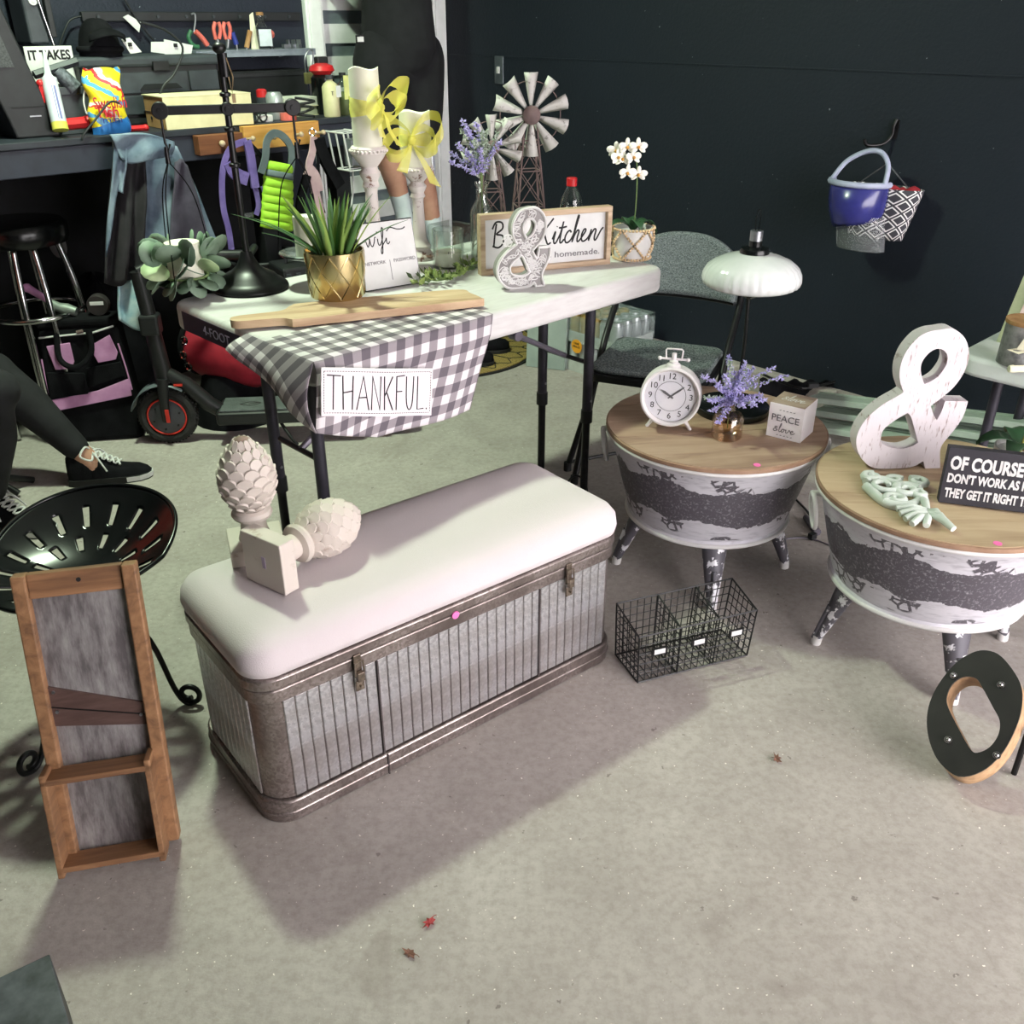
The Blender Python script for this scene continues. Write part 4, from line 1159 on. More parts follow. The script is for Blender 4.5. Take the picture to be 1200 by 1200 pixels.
# ---- metal windmills
def windmill(label, p, hub, rad, nb, yaw):
    """hub: height above the table; rad: wheel radius"""
    root = thing('metal_windmill', label, 'windmill', p, yaw)
    y0 = -.018
    for k in range(nb):
        a = 2 * PI * (k + .5) / nb
        d = Vector((math.cos(a), 0, math.sin(a))); s = Vector((-math.sin(a), 0, math.cos(a)))
        b = MB(); c = Vector((0, y0, hub)); vs = []
        for i in range(5):
            f = i / 4; r_ = rad * (.2 + .8 * f); w_ = rad * (.05 + .145 * f)
            for u in (-1, -.33, .33, 1): vs.append(c + d * r_ + s * (w_ * u) + Vector((0, -.012 * (1 - u * u) * (.4 + f) - .006 * u, 0)))
        b.add(vs, [(i * 4 + j, i * 4 + j + 1, i * 4 + j + 5, i * 4 + j + 4) for i in range(4) for j in range(3)])
        b.build('blade', 'blade_metal', root, 60, solid=.0012)
    b = MB(); b.tube([Vector((rad * .80 * math.cos(2 * PI * k / 40), y0 + .004, hub + rad * .80 * math.sin(2 * PI * k / 40))) for k in range(40)], .0016, 6, True); b.build('wheel_ring', 'rust_brown', root)
    b = MB(); b.lathe([(0, .012), (rad * .12, .010), (rad * .21, .004), (rad * .235, 0), (0, 0)], 24, Matrix.Translation((0, y0 - .012, hub)) @ Matrix.Rotation(PI / 2, 4, 'X')); b.cyl((0, y0 - .012, hub), (0, .012, hub), .005, n=8); b.build('hub', 'rust_brown', root, 40)
    tw0, tw1 = .050, .016; lg = []
    for sx, sy in ((-1, -1), (1, -1), (1, 1), (-1, 1)):
        b = MB(); b.tube([(sx * tw0, sy * tw0, 0), (sx * tw1, sy * tw1, hub)], .0026, 6); b.build('tower_leg', 'rust_brown', root)
    def cor(sx, sy, f): w = tw0 + (tw1 - tw0) * f; return Vector((sx * w, sy * w, hub * f))
    for f0, f1 in ((.02, .34), (.34, .60), (.60, .82)):
        for (a_, b2) in (((-1, -1), (1, -1)), ((1, -1), (1, 1)), ((1, 1), (-1, 1)), ((-1, 1), (-1, -1))):
            b = MB(); b.tube([cor(*a_, f1), cor(*b2, f1)], .0018, 5); b.tube([cor(*a_, f0), cor(*b2, f1)], .0014, 5); b.tube([cor(*b2, f0), cor(*a_, f1)], .0014, 5); b.build('cross_brace', 'rust_brown', root)
    return root
p = on_table(619, 291); windmill('larger rustic metal windmill ornament behind the kitchen sign', p, hz(p, 134) - ZT, 0.109, 10, math.radians(12))
p = on_table(576, 296); windmill('smaller rustic metal windmill ornament behind the lavender vase', p, hz(p, 172) - ZT, .086, 10, math.radians(10))
# ---- soda bottle
p = on_table(668, 286); hs = hz(p, 208) - ZT
sb = thing('plastic_bottle', 'clear plastic bottle with red cap behind the kitchen sign', 'bottle', p)
b = MB(); b.lathe([(0, 0), (.030, 0), (.033, .01), (.032, hs * .45), (.034, hs * .58), (.030, hs * .70), (.014, hs * .87), (.013, hs * .9), (0, hs * .9)], 30); b.build('bottle', 'clear_glass', sb, 50)
b = MB(); b.lathe([(0, hs * .88), (.0155, hs * .88), (.016, hs * .99), (.014, hs), (0, hs)], 20); b.build('cap', 'red_plastic', sb, 40)
b = MB(); b.lathe([(0, .004), (.030, .004), (.031, hs * .50), (0, hs * .50)], 24); b.build('water', glass('water_clear', (214, 226, 224)), sb, 50)

# ---- orchid in a beaded pot
p = on_table(740, 303); rq = .056; hq = hz(p, 262) - ZT - .008
op = thing('orchid_pot', 'white orchid in a white pot wrapped with wooden beads', 'potted orchid', p, .3)
b = MB(); b.lathe([(0, 0), (rq * .84, 0), (rq * .90, .006), (rq, hq * .6), (rq * .97, hq), (rq * .92, hq), (rq * .9, hq * .85), (0, hq * .85)], 40); b.build('pot', 'white_paint', op, 40)
bb = MB(); bead = mat('bead_wood', (222, 196, 160), (202, 170, 132), rough=.6, scale=50)
def bead_at(a, f):
    r_ = rq * (.90 + .12 * min(1, f * 1.6)) + .003
    bb.ball((r_ * math.cos(a), r_ * math.sin(a), .006 + (hq - .008) * f), .0042, 8)
for k in range(38):
    bead_at(2 * PI * k / 38, 0); bead_at(2 * PI * k / 38, 1)
for k in range(5):
    for s in (-1, 1):
        for i in range(1, 12): bead_at(2 * PI * k / 5 + s * i / 12 * 2 * PI / 5, i / 12)
o = bb.build('beads', bead, op, 60); o['kind'] = 'stuff'
def strap_leaf(root, a, L, w, z, droop, m='leaf_dark'):
    b = MB(); d = Vector((math.cos(a), math.sin(a), 0)); s = Vector((-d.y, d.x, 0)); vs = []
    for i in range(9):
        f = i / 8; c = d * (L * f) + Vector((0, 0, z + .035 * math.sin(PI * f * .8) - droop * f * f)); ww = w * math.sin(PI * min(.97, .12 + f * .85)) ** .7
        vs += [c - s * ww + Vector((0, 0, .006)), c, c + s * ww + Vector((0, 0, .006))]
    b.add(vs, [(i * 3 + j, i * 3 + j + 1, i * 3 + j + 4, i * 3 + j + 3) for i in range(8) for j in range(2)]); b.build('leaf', m, root, 60, solid=.0015)
for a, L, w, dr in ((PI * .95, .085, .020, .03), (.15, .08, .02, .035), (PI * 1.5, .05, .02, .01), (PI * .5, .07, .02, .02)): strap_leaf(op, a, L, w, hq * .86, dr)
hst = hz(p, 172) - ZT
stp = catmull([(0, 0, hq * .8), (.004, 0, hq + .06), (.002, 0, hst - .07), (-.008, -.005, hst - .02), (-.022, -.010, hst + .004)], 6)
b = MB(); b.tube(stp, .0016, 6); b.build('flower_stem', 'green_stem', op)
mat('orchid_petal', (244, 242, 234), (236, 232, 220), rough=.6); mat('orchid_heart', (206, 158, 70), (180, 120, 50), rough=.6)
def orchid_flower(root, c, yaw, pit, s):
    R_ = Matrix.Translation(c) @ Matrix.Rotation(yaw, 4, 'Z') @ Matrix.Rotation(pit, 4, 'X')
    fl = MB()
    for a, l_, w_ in ((PI / 2, 1.0, .55), (PI / 2 + 2.2, 1.0, .5), (PI / 2 - 2.2, 1.0, .5), (.15, 1.1, .85), (PI - .15, 1.1, .85)):
        vs = [Vector((0, 0, 0))]; n = 10
        for k in range(n):
            t_ = 2 * PI * k / n; x = .52 + .5 * math.cos(t_); y = .5 * w_ * math.sin(t_)
            q = Vector((math.cos(a) * x * l_ - math.sin(a) * y, -.18 * (x * .6) ** 2 - .05, math.sin(a) * x * l_ + math.cos(a) * y)) * s; vs.append(q)
        vs[0] = Vector((math.cos(a) * .5 * l_, -.02, math.sin(a) * .5 * l_)) * s
        fl.add(vs, [(0, 1 + k, 1 + (k + 1) % n) for k in range(n)], R_)
    o = fl.build('flower', 'orchid_petal', root, 80, solid=.0008)
    h = MB(); h.ball((0, -.16 * s, -.08 * s), .2 * s, 8, R_); h.build('flower_heart', 'orchid_heart', o, 80)
for (xp, yp) in ((722, 176), (735, 172), (748, 172), (730, 186), (742, 184), (735, 202), (748, 204), (724, 184)):
    q = at_depth(xp, yp, p.y - .012 + random.uniform(-.012, .012)) - p
    q = Matrix.Rotation(-.3, 3, 'Z') @ q
    orchid_flower(op, q, random.uniform(-.6, .4), random.uniform(-.2, .25), .0235)

# ---- two shabby candle pillars with yellow organza bows
t = NT('organza'); t.color(srgb(236, 230, 112)); t.b.inputs['Alpha'].default_value = .62
ORG = t.set(.7, alpha=.62)
def pillar(label, p, h, s=1.0):
    root = thing('candle_pillar', label, 'candle holder', p)
    prof = [(0, 0), (.046, 0), (.046, .012), (.036, .02), (.030, .03), (.034, .038), (.026, .048), (.0215, .06), (.0185, h * .45), (.0165, h * .62), (.018, h * .66), (.0235, h * .68), (.0215, h * .70), (.0195, h * .72), (.026, h * .76), (.0285, h * .79), (.022, h * .815), (.021, h * .835), (.030, h * .87), (.040, h * .91), (.046, h * .94), (.048, h * .945), (.048, h * .985), (.044, h), (0, h)]
    b = MB(); b.lathe([(r * s, z) for r, z in prof], 36); b.build('pillar', 'shabby_white', root, 35)
    b = MB()
    for k in range(28):
        a = 2 * PI * k / 28; b.ball((.0485 * s * math.cos(a), .0485 * s * math.sin(a), h * .965), .0042, 6)
    b.build('beaded_rim', 'shabby_white', root, 60)
    return root
def bow(label, p, r, zc, a0, s=1.0):
    """organza ribbon tied round a candle at height zc, knot towards angle a0"""
    root = thing('organza_bow', label, 'ribbon', p)
    rnd = random.Random(int(s * 100)); b = MB()
    def band(u, v):
        a = 2 * PI * u; return Vector(((r + .0022 + .002 * math.sin(7 * a + 9 * v)) * math.cos(a), (r + .0022 + .002 * math.sin(7 * a + 9 * v)) * math.sin(a), zc + (v - .5) * (.018 + .028 * abs(math.sin((a - a0) / 2))) * s))
    b.grid(band, 40, 5); b.build('band', ORG, root, 70)
    d = Vector((math.cos(a0), math.sin(a0), 0)); tg = Vector((-d.y, d.x, 0)); k0 = d * (r + .008) + Vector((0, 0, zc))
    b = MB(); b.ball(k0, .010 * s, 10); b.build('knot', ORG, root, 70)
    for sg, lift in ((-1, .010), (1, .022), (-1, -.012), (1, .0)):
        b = MB(); L = .070 * s * (1 if lift > 0 else .8); wid = .056 * s
        def loop(u, v, sg=sg, lift=lift, L=L, wid=wid):
            a = 2 * PI * u; x = sg * L * .5 * (1 - math.cos(a)); z = .032 * s * math.sin(a) * (1 if lift > 0 else .8) + lift * (1 - math.cos(a)) * .9
            y = (v - .5) * wid * (.25 + .75 * (.5 - .5 * math.cos(a))) + .004 * math.sin(5 * a)
            return k0 + tg * x + Vector((0, 0, z)) + d * (.012 * (1 - math.cos(a)) + y * .6) + Vector((0, 0, y * .5))
        b.grid(loop, 22, 6); b.build('bow_loop', ORG, root, 70)
    for sg, ln in ((1, .085), (-.45, .06)):
        b = MB()
        def tail(u, v, sg=sg, ln=ln): return k0 + tg * (sg * .05 * s * u + (v - .5) * .03 * (.3 + .7 * u)) + d * (.012 * u + .004 * math.sin(8 * u)) - Vector((0, 0, ln * s * u * (1 + .1 * v)))
        b.grid(tail, 10, 4); b.build('bow_tail', ORG, root, 70)
    return root
p = on_table(441, 312); h1 = hz(p, 171) - ZT
pillar('taller shabby white candle pillar behind the wifi sign', p, h1); c1 = p + Vector((0, 0, h1))
candle(c1, .0385, hz(p, 80) - ZT - h1, 'tall ivory candle tied with a yellow bow on the taller pillar')
bow('yellow organza bow on the tall ivory candle', c1, .0385, (hz(p, 125) - ZT - h1), math.radians(-25), 1.1)
p = on_table(493, 303); h2 = hz(p, 194) - ZT
pillar('shorter shabby white candle pillar nearer the black wall', p, h2, .9); c2 = p + Vector((0, 0, h2))
candle(c2, .042, hz(p, 131) - ZT - h2, 'short ivory candle wrapped in a big yellow bow')
bow('large yellow organza bow on the short ivory candle', c2, .042, (hz(p, 162) - ZT - h2), math.radians(-95), 1.25)
# ================================================================ things on and around the tub tables
def on_tub(x, y): return at(x, y, ZTUB)
# ---- twin-foot alarm clock
p = on_tub(783, 502)
rc = .0765; zc = hz(p, 463) - ZTUB
ck = thing('alarm_clock', 'chippy white retro alarm clock with twin feet and ring handle', 'clock', p, math.radians(-14))
Mc = Matrix.Translation((0, 0, zc)) @ Matrix.Rotation(math.radians(-6), 4, 'X') @ Matrix.Rotation(PI / 2, 4, 'X')   # local z -> -y (towards viewer)
b = MB(); b.lathe([(0, -.030), (rc * .93, -.030), (rc, -.022), (rc, .018), (rc * .985, .026), (rc * .93, .028), (rc * .86, .022), (rc * .85, .012), (0, .012)], 56, Mc); b.build('case', 'clock_white', ck, 35)
b = MB(); b.lathe([(0, .0121), (rc * .845, .0121), (rc * .845, .0135), (0, .0135)], 56, Mc); face = b.build('dial', mat('dial_white', (240, 234, 242), (230, 224, 236), rough=.5), ck, 35)
b = MB(); b.tube([Mc @ Vector((rc * .50 * math.cos(2 * PI * k / 48), rc * .50 * math.sin(2 * PI * k / 48), .0138)) for k in range(48)], .0006, 5, True); b.build('minute_ring', 'grey_ink', face)
for i in range(1, 13):
    a = PI / 2 - 2 * PI * i / 12
    lettering(str(i), 'ink', face, Mc @ Matrix.Translation((rc * .67 * math.cos(a), rc * .67 * math.sin(a), .0137)), size=.0215, extrude=.0003, name='numeral')
for ang_, L_, w_ in ((PI / 2 - 2 * PI * 10.1 / 12, .032, .0022), (PI / 2 - 2 * PI * 8.6 / 60, .044, .0016)):
    d = Vector((math.cos(ang_), math.sin(ang_), 0)); s = Vector((-d.y, d.x, 0)); z = Vector((0, 0, .0152))
    b = MB(); b.add([Mc @ (z - d * .008 - s * w_), Mc @ (z - d * .008 + s * w_), Mc @ (z + d * L_ * .6 + s * w_ * 1.4), Mc @ (z + d * L_), Mc @ (z + d * L_ * .6 - s * w_ * 1.4)], [(0, 1, 2, 3, 4)]); b.build('hand', 'grey_ink', face, solid=.0006)
b = MB(); b.lathe([(0, .018), (rc * .85, .018)], 48, Mc, cap=False); b.build('crystal', 'clear_glass', ck)
for s in (-1, 1):
    b = MB(); b.tube([(s * rc * .50, 0, zc - rc * .82), (s * (rc * .50 + .016), -.002, .004)], [.0055, .0045], 10); b.ball((s * (rc * .50 + .0165), -.002, .0045), .0046, 8); b.build('foot', 'clock_white', ck, 60)
zt_ = zc + rc
b = MB(); b.lathe([(.019, zt_ - .004), (.017, zt_ + .006), (.010, zt_ + .010), (.011, zt_ + .014), (.006, zt_ + .018), (.006, zt_ + .034), (0, zt_ + .036)], 20); b.build('crown', 'clock_white', ck, 40)
b = MB(); b.cyl((-.034, 0, zt_ + .019), (.034, 0, zt_ + .019), .003, n=10)
for s in (-1, 1): b.ball((s * .035, 0, zt_ + .019), .0055, 10)
b.build('cross_bar', 'clock_white', ck, 60)
hh = hz(p, 409) - ZTUB
b = MB(); b.tube([(-.019, 0, zt_ + .019), (-.021, 0, hh - .004), (-.018, 0, hh), (.018, 0, hh), (.021, 0, hh - .004), (.019, 0, zt_ + .019)], .0022, 8); b.build('handle', 'clock_white', ck, 60)
# ---- lamp with ribbed milk-glass shade
p = on_tub(857, 481)
lp_ = thing('table_lamp', 'black table lamp with a ribbed white glass shade', 'lamp', p)
b = MB(); b.lathe([(0, 0), (.098, 0), (.101, .006), (.099, .017), (.094, .020), (0, .020)], 48); b.build('base', 'black_gloss', lp_, 40)
zsh = hz(p, 331) - ZTUB; dx = (at_depth(880, 330, p.y).x - p.x)
b = MB(); b.tube(catmull([(.010, 0, .015), (.014, 0, zsh * .5), (dx * .9, 0, zsh * .9), (dx, 0, zsh + .05)], 6), .0052, 10); b.build('pole', 'black_gloss', lp_, 60)
RS = .122; n = 96; prof = [(.018, .088), (.040, .085), (.070, .077), (.096, .066), (.112, .052), (RS * .985, .036), (RS, .022), (RS * .97, .010), (RS * .90, .004), (RS * .82, .005), (RS * .88, .010), (RS * .93, .024), (RS * .90, .036), (.100, .046), (.070, .064), (.03, .076)]
b = MB(); vs = []
for j, (r_, z_) in enumerate(prof):
    for k in range(n):
        rib_ = 1 + (.018 * (1 if k % 3 == 0 else -.3) if 4 <= j <= 7 else 0)
        vs.append((dx + r_ * rib_ * math.cos(2 * PI * k / n), r_ * rib_ * math.sin(2 * PI * k / n), zsh - .012 + z_))
b.add(vs, [(j * n + k, j * n + (k + 1) % n, (j + 1) * n + (k + 1) % n, (j + 1) * n + k) for j in range(len(prof) - 1) for k in range(n)])
b.build('glass_shade', mat('milk_glass', (214, 217, 217), (206, 210, 210), rough=.18, coat=.4), lp_, 60)
zf = zsh + .070
b = MB(); b.lathe([(0, zf), (.036, zf), (.037, zf + .010), (.034, zf + .016), (.016, zf + .020), (.016, zf + .034), (0, zf + .034)], 28, c=(dx, 0, 0)); b.build('shade_cap', 'black_gloss', lp_, 40)
b = MB(); b.lathe([(.0155, zf + .034), (.0155, zf + .058), (0, zf + .058)], 20, c=(dx, 0, 0)); b.build('socket', 'steel', lp_, 40)
b = MB(); b.tube(catmull([(dx - .003, 0, zf + .055), (dx - .006, 0, zf + .085), (dx - .002, 0, zf + .105), (dx + .004, 0, zf + .105), (dx + .005, 0, zf + .08), (dx + .003, 0, zf + .055)], 5), .0012, 6); b.build('wire_loop', 'black_gloss', lp_)
b = MB(); b.ball((dx, 0, zsh - .012), .030, 20); b.build('bulb', 'clear_glass', lp_, 80)
# ---- small glass bottle with lavender
p = on_tub(851, 512); hb = hz(p, 472) - ZTUB
bottle('short clear glass bottle with lavender on the brown tub lid', p, [(0, 0), (.034, 0), (.0385, .004), (.0385, hb * .58), (.034, hb * .68), (.015, hb * .80), (.0135, hb * .93), (.016, hb * .95), (.016, hb)], MATS['amber_glass'])
rnd = random.Random(31); st = []
for k in range(24):
    a = rnd.uniform(0, 2 * PI); r_ = rnd.uniform(.02, .10)
    st.append((r_ * math.cos(a) * 1.15 + .02, r_ * math.sin(a), hb + rnd.uniform(.0, .115) * (1.1 - r_ * 3), 15, k % 5 > 0))
st += [(-.055, -.03, hb - .015, 14, True), (-.04, -.05, hb - .04, 12, True), (-.065, .0, hb + .01, 12, False)]
lavender('lavender sprays in the short glass bottle beside the alarm clock', p + Vector((0, 0, .004)), st, hb)
# ---- peace and love block
s = .090; a = math.radians(-36)
pc = on_tub(925, 508)
cu = thing('quote_block', 'white wooden cube reading PEACE and love on the brown tub lid', 'block', pc, a)
b = MB(); b.box((0, 0, s / 2), (s, s, s)); b.build('cube', speckled('block_white', (238, 232, 236), (206, 196, 198), 20, .6, .8), cu, bev=.0012)
b = MB(); b.box((0, 0, s + .0006), (s * .97, s * .97, .0012)); topf = b.build('top_face', mat('block_top', (176, 156, 140), (150, 130, 116), rough=.7, stretch=(1, 8, 1)), cu)
Mt = basis((0, -s / 2 - .0008, 0), (1, 0, 0), (0, 0, 1))
lettering('PEACE', 'grey_ink', cu, Mt @ Matrix.Translation((0, s * .60, 0)), fit=(s * .78, s * .19))
love = [[(.52, .9), (.62, 1.5), (.7, 2.2), (.62, 2.4), (.52, 1.6), (.5, .4), (.6, .02), (.78, .2), (.98, .8), (1.22, .9), (1.2, .3), (1.0, .0), (.86, .4), (1.0, .9), (1.4, .8), (1.52, .9), (1.56, .2), (1.7, .05), (1.9, .5), (1.98, 1.0), (2.1, .8), (2.3, .4), (2.56, .75), (2.5, 1.0), (2.3, .8), (2.32, .1), (2.6, .05), (2.9, .5)],
        [(.28, .2), (-.1, .9), (-.2, 1.2), (0, 1.35), (.12, 1.1), (-.25, .6), (-.35, .2), (-.15, .0), (.1, .2), (.25, .6)]]
strokes([SC([(x + .1 * y, y) for x, y in l], -s * .24, s * .20, s * .19) for l in [[(x, y * .56) for x, y in q] for q in love]], .0011, Mt, 'grey_ink', cu, 'script_lettering')
for yy in (.82, .09):
    strokes([[(-s * .2 + i * s * .1, s * (yy + .012 * (i % 2))), (-s * .2 + i * s * .1 + s * .05, s * (yy + .02 - .012 * (i % 2)))] for i in range(5)], .0009, Mt, 'grey_ink', cu, 'leaf_border')
strokes([SC([(x + .1 * y, y) for x, y in l], -s * .25, -s * .15, s * .2) for l in love], .001, Matrix.Translation((0, 0, s + .0014)), 'paper_white', topf, 'script_lettering')

# ---- big wooden ampersand
pB = on_tub(1052, 546)
hB = hz(pB, 383) - ZTUB
wB = .245
ba = thing('wooden_ampersand', 'big whitewashed wooden ampersand standing on the pale tub lid', 'letter', pB, math.radians(4))
me = curve_mesh(amp_loops(wB, hB), .019); me.transform(basis((0, 0, 0), (1, 0, 0), (0, 0, 1)))
finish('letter', me, 'whitewash', ba, 30, bev=.0015, seg=1)
# ---- resin scroll ornament, lying flat
po = on_tub(1072, 588)
orn = thing('scroll_ornament', 'pale green resin scroll ornament lying on the pale tub lid', 'ornament', po + Vector((0, 0, .008)))
mat('resin_mint', (206, 214, 208), (190, 200, 193), rough=.5)
def tl2(x, y, dz=0): return at(x, y, ZTUB + .008) - po - Vector((0, 0, .008)) + Vector((0, 0, dz))
def spiral(cx, cy, r0, turns, a0, sgn):
    pts = []
    for i in range(int(turns * 14)):
        t_ = i / (turns * 14); a = a0 + sgn * t_ * turns * 2 * PI; r_ = r0 * (1 - .82 * t_)
        pts.append(Vector((cx + r_ * math.cos(a), cy + r_ * math.sin(a), .004 + .006 * t_)))
    return pts
c1_ = tl2(1035, 572); c2_ = tl2(1062, 577); c3_ = tl2(1022, 562)
for c, r_, tn, a0, sg in ((c1_, .040, 1.6, 2.5, -1), (c2_, .032, 1.5, .3, 1), (c3_, .022, 1.3, 1.2, 1), (tl2(1075, 568), .022, 1.3, 2.0, -1), (tl2(1048, 566), .020, 1.2, .4, 1), (tl2(1050, 588), .024, 1.4, 3.4, -1), (tl2(1078, 582), .018, 1.2, 1.0, 1)):
    pts = spiral(c.x, c.y, r_, tn, a0, sg)
    b = MB(); b.tube(pts, [.010 - .005 * i / len(pts) for i in range(len(pts))], 8); b.build('scroll', 'resin_mint', orn, 60)
path = catmull([tl2(1015, 570), tl2(1040, 590), tl2(1068, 592), tl2(1082, 583)], 5)
b = MB(); b.tube(path, .011, 8); b.build('scroll', 'resin_mint', orn, 60)
for i, (x0, y0, x1, y1) in enumerate(((1085, 600, 1050, 598), (1085, 602, 1054, 604), (1086, 604, 1060, 610), (1087, 606, 1068, 616), (1088, 601, 1102, 608), (1080, 586, 1086, 600), (1089, 602, 1110, 616), (1088, 604, 1117, 622), (1086, 606, 1085, 618))):
    b = MB(); b.tube([tl2(x0, y0, .004), tl2((x0 + x1) / 2, (y0 + y1) / 2, .010), tl2(x1, y1, .004)], [.006, .009, .007], 8); b.build('leaf_lobe', 'resin_mint', orn, 60)
# ---- dark slogan block sign
BL = on_tub(1099, 590); BR = on_tub(1200, 603)
xd = (BR - BL).normalized(); nrm = Vector((xd.y, -xd.x, 0)); lean = math.radians(9)
upv = Vector((0, 0, math.cos(lean))) - nrm * math.sin(lean)
hQ = (hz(BL, 529) - ZTUB); wQ = (BR - BL).length * 1.6
sg = thing('slogan_sign', 'black box sign with white capital letters on the pale tub lid', 'sign'); sg.matrix_world = basis(BL + Vector((0, 0, .0005)), xd, upv)
b = MB(); b.box((wQ / 2, hQ / 2 + .003, -.015), (wQ, hQ, .03)); b.build('box', mat('slate_black', (46, 44, 52), (36, 34, 42), rough=.7), sg, bev=.001)
for tx, yc, hh_, w_ in (('OF COURSE WOMEN', .76, .25, .93), ("DON'T WORK AS HARD AS MEN", .49, .175, .955), ('THEY GET IT RIGHT THE FIRST TIME', .22, .175, .95)):
    lettering(tx, 'paper_white', sg, Matrix.Translation((wQ * (.03 + w_ / 2), hQ * yc, .0006)), fit=(wQ * w_, hQ * hh_), bold=.004, size=.1)
# ---- orchid in a white pot
p = on_tub(1188, 556)
o2 = thing('orchid_pot', 'green-leaved orchid in a plain white pot behind the slogan sign', 'potted orchid', p)
b = MB(); hq2 = hz(p, 524) - ZTUB; b.lathe([(0, 0), (.042, 0), (.05, .01), (.056, hq2), (.052, hq2), (.05, hq2 - .01), (0, hq2 - .012)], 36); b.build('pot', 'white_paint', o2, 40)
for a_, L, w, dr in ((PI * .97, .10, .026, .012), (PI * 1.25, .075, .024, .02), (.2, .10, .026, .02), (PI * .5, .08, .024, .01)): strap_leaf(o2, a_, L, w, hq2 * .9, dr)
b = MB(); b.tube(catmull([(0, 0, hq2 * .8), (.004, 0, hq2 + .08), (.02, 0, hq2 + .2), (.06, 0, hq2 + .28)], 6), .003, 8); b.build('flower_stem', mat('cane_green', (166, 160, 84), (136, 140, 70), rough=.6), o2)
b = MB(); b.cyl((.010, .004, hq2 * .8), (.026, .004, hq2 + .2), .0022, n=8); b.build('support_stick', 'cork', o2)
for k in range(5): orchid_flower(o2, Vector((.05 + .02 * k, -.01, hq2 + .25 + .02 * (k % 2))), .3, .1, .026)

# ---- wire basket on the floor
FL, FR, BLk = at(747, 801, 0), at(875, 769, 0), at(726, 779, 0)
dxv = FR - FL; dyv = (BLk - FL)
perp = Vector((-dxv.y, dxv.x, 0)).normalized() * .115
wk = thing('wire_basket', 'black wire organiser basket with three labelled compartments on the floor', 'basket', FL)
zF = hz(FL, 748); zBk = hz(FL + perp, 708)
topshift = Vector((0, 0, 0))
def wp(u, v, z): return dxv * u + perp * v + Vector((0, 0, .003 + z)) + dxv.normalized() * (.012 * (u - .3) * z / .1)
def rod(b, a_, c_, r=.0013): b.tube([a_, c_], r, 5)
b = MB()
for A_, B_ in (((0, 0, 0), (1, 0, 0)), ((1, 0, 0), (1, 1, 0)), ((1, 1, 0), (0, 1, 0)), ((0, 1, 0), (0, 0, 0)), ((0, 0, zF), (1, 0, zF)), ((0, 1, zBk), (1, 1, zBk)), ((0, 0, zF), (0, 1, zBk)), ((1, 0, zF), (1, 1, zBk)), ((0, 0, 0), (0, 0, zF)), ((1, 0, 0), (1, 0, zF)), ((0, 1, 0), (0, 1, zBk)), ((1, 1, 0), (1, 1, zBk))):
    rod(b, wp(*A_), wp(*B_), .0022)
b.build('frame', 'black_metal', wk)
NU = 17
b = MB()
for i in range(1, NU): rod(b, wp(i / NU, 0, 0), wp(i / NU, 0, zF))
for j in range(1, 5): rod(b, wp(0, 0, zF * j / 5), wp(1, 0, zF * j / 5))
b.build('front_mesh', 'black_metal', wk)
b = MB()
for i in range(1, NU): rod(b, wp(i / NU, 1, 0), wp(i / NU, 1, zBk))
for j in range(1, 7): rod(b, wp(0, 1, zBk * j / 7), wp(1, 1, zBk * j / 7))
b.build('back_mesh', 'black_metal', wk)
b = MB()
for i in range(1, NU): rod(b, wp(i / NU, 0, 0), wp(i / NU, 1, 0))
for j in range(1, 6): rod(b, wp(0, j / 6, 0), wp(1, j / 6, 0))
b.build('bottom_mesh', 'black_metal', wk)
for u in (0, .345, .675, 1):
    b = MB()
    for j in range(1, 6): rod(b, wp(u, j / 6, 0), wp(u, j / 6, zF + (zBk - zF) * j / 6))
    for j in range(1, 7):
        z = zBk * j / 7; v0 = 0 if z < zF else (z - zF) / (zBk - zF)
        if v0 < .98: rod(b, wp(u, v0, z), wp(u, 1, z))
    if 0 < u < 1: rod(b, wp(u, 0, zF), wp(u, 1, zBk), .0022); rod(b, wp(u, 0, 0), wp(u, 0, zF), .002); rod(b, wp(u, 1, 0), wp(u, 1, zBk), .002); rod(b, wp(u, 0, 0), wp(u, 1, 0), .002)
    b.build('side_mesh' if u in (0, 1) else 'divider_mesh', 'black_metal', wk)
for u in (.17, .51, .84):
    c = wp(u, 0, zF * .62); M = basis(c, dxv, (0, 0, 1))
    b = MB(); b.box((0, 0, .003), (.040, .020, .003), M=M); lh = b.build('label_holder', 'black_metal', wk)
    b = MB(); b.box((0, 0, .0052), (.028, .013, .0012), M=M); b.build('label_card', 'paper_white', lh)
# ---- letter O with black face and wooden sides
lo = at(1150, 905, 0)
OF = [(430,195),(540,222),(640,330),(705,460),(700,620),(645,780),(555,930),(420,1045),(260,1080),(130,985),(62,850),(38,700),(60,560),(130,420),(235,292),(330,225)]
OH = [(380,388),(430,460),(500,590),(550,690),(540,790),(480,875),(395,915),(345,890),(270,760),(190,600),(178,520),(215,435),(290,382)]
az, el = math.radians(-50), math.radians(46)
o_n = Vector((math.sin(az) * math.cos(el), -math.cos(az) * math.cos(el), math.sin(el)))     # face normal, leaning well back
o_x = Vector((0, 0, 1)).cross(o_n).normalized(); o_y = o_n.cross(o_x)
q0 = at(1122, 908, .052)
def on_face(x, y):
    d = _ray(1080 + x / 6, 730 + y / 6); c = Vector((0, 0, CAM_H)); t_ = (q0 - c).dot(o_n) / d.dot(o_n); return c + d * t_
ctr = on_face(370, 640)
def omap(l): return [((on_face(x, y) - ctr).dot(o_x), (on_face(x, y) - ctr).dot(o_y)) for x, y in l]
oo = thing('marquee_letter', 'black faced letter O with wooden sides leaning beside the tub', 'letter')
oo.matrix_world = basis(ctr, o_x, o_y)
lo_loops = [[(p.x, p.y) for p in catmull([(x, y, 0) for x, y in omap(l)], 4, True)] for l in (OF, OH)]
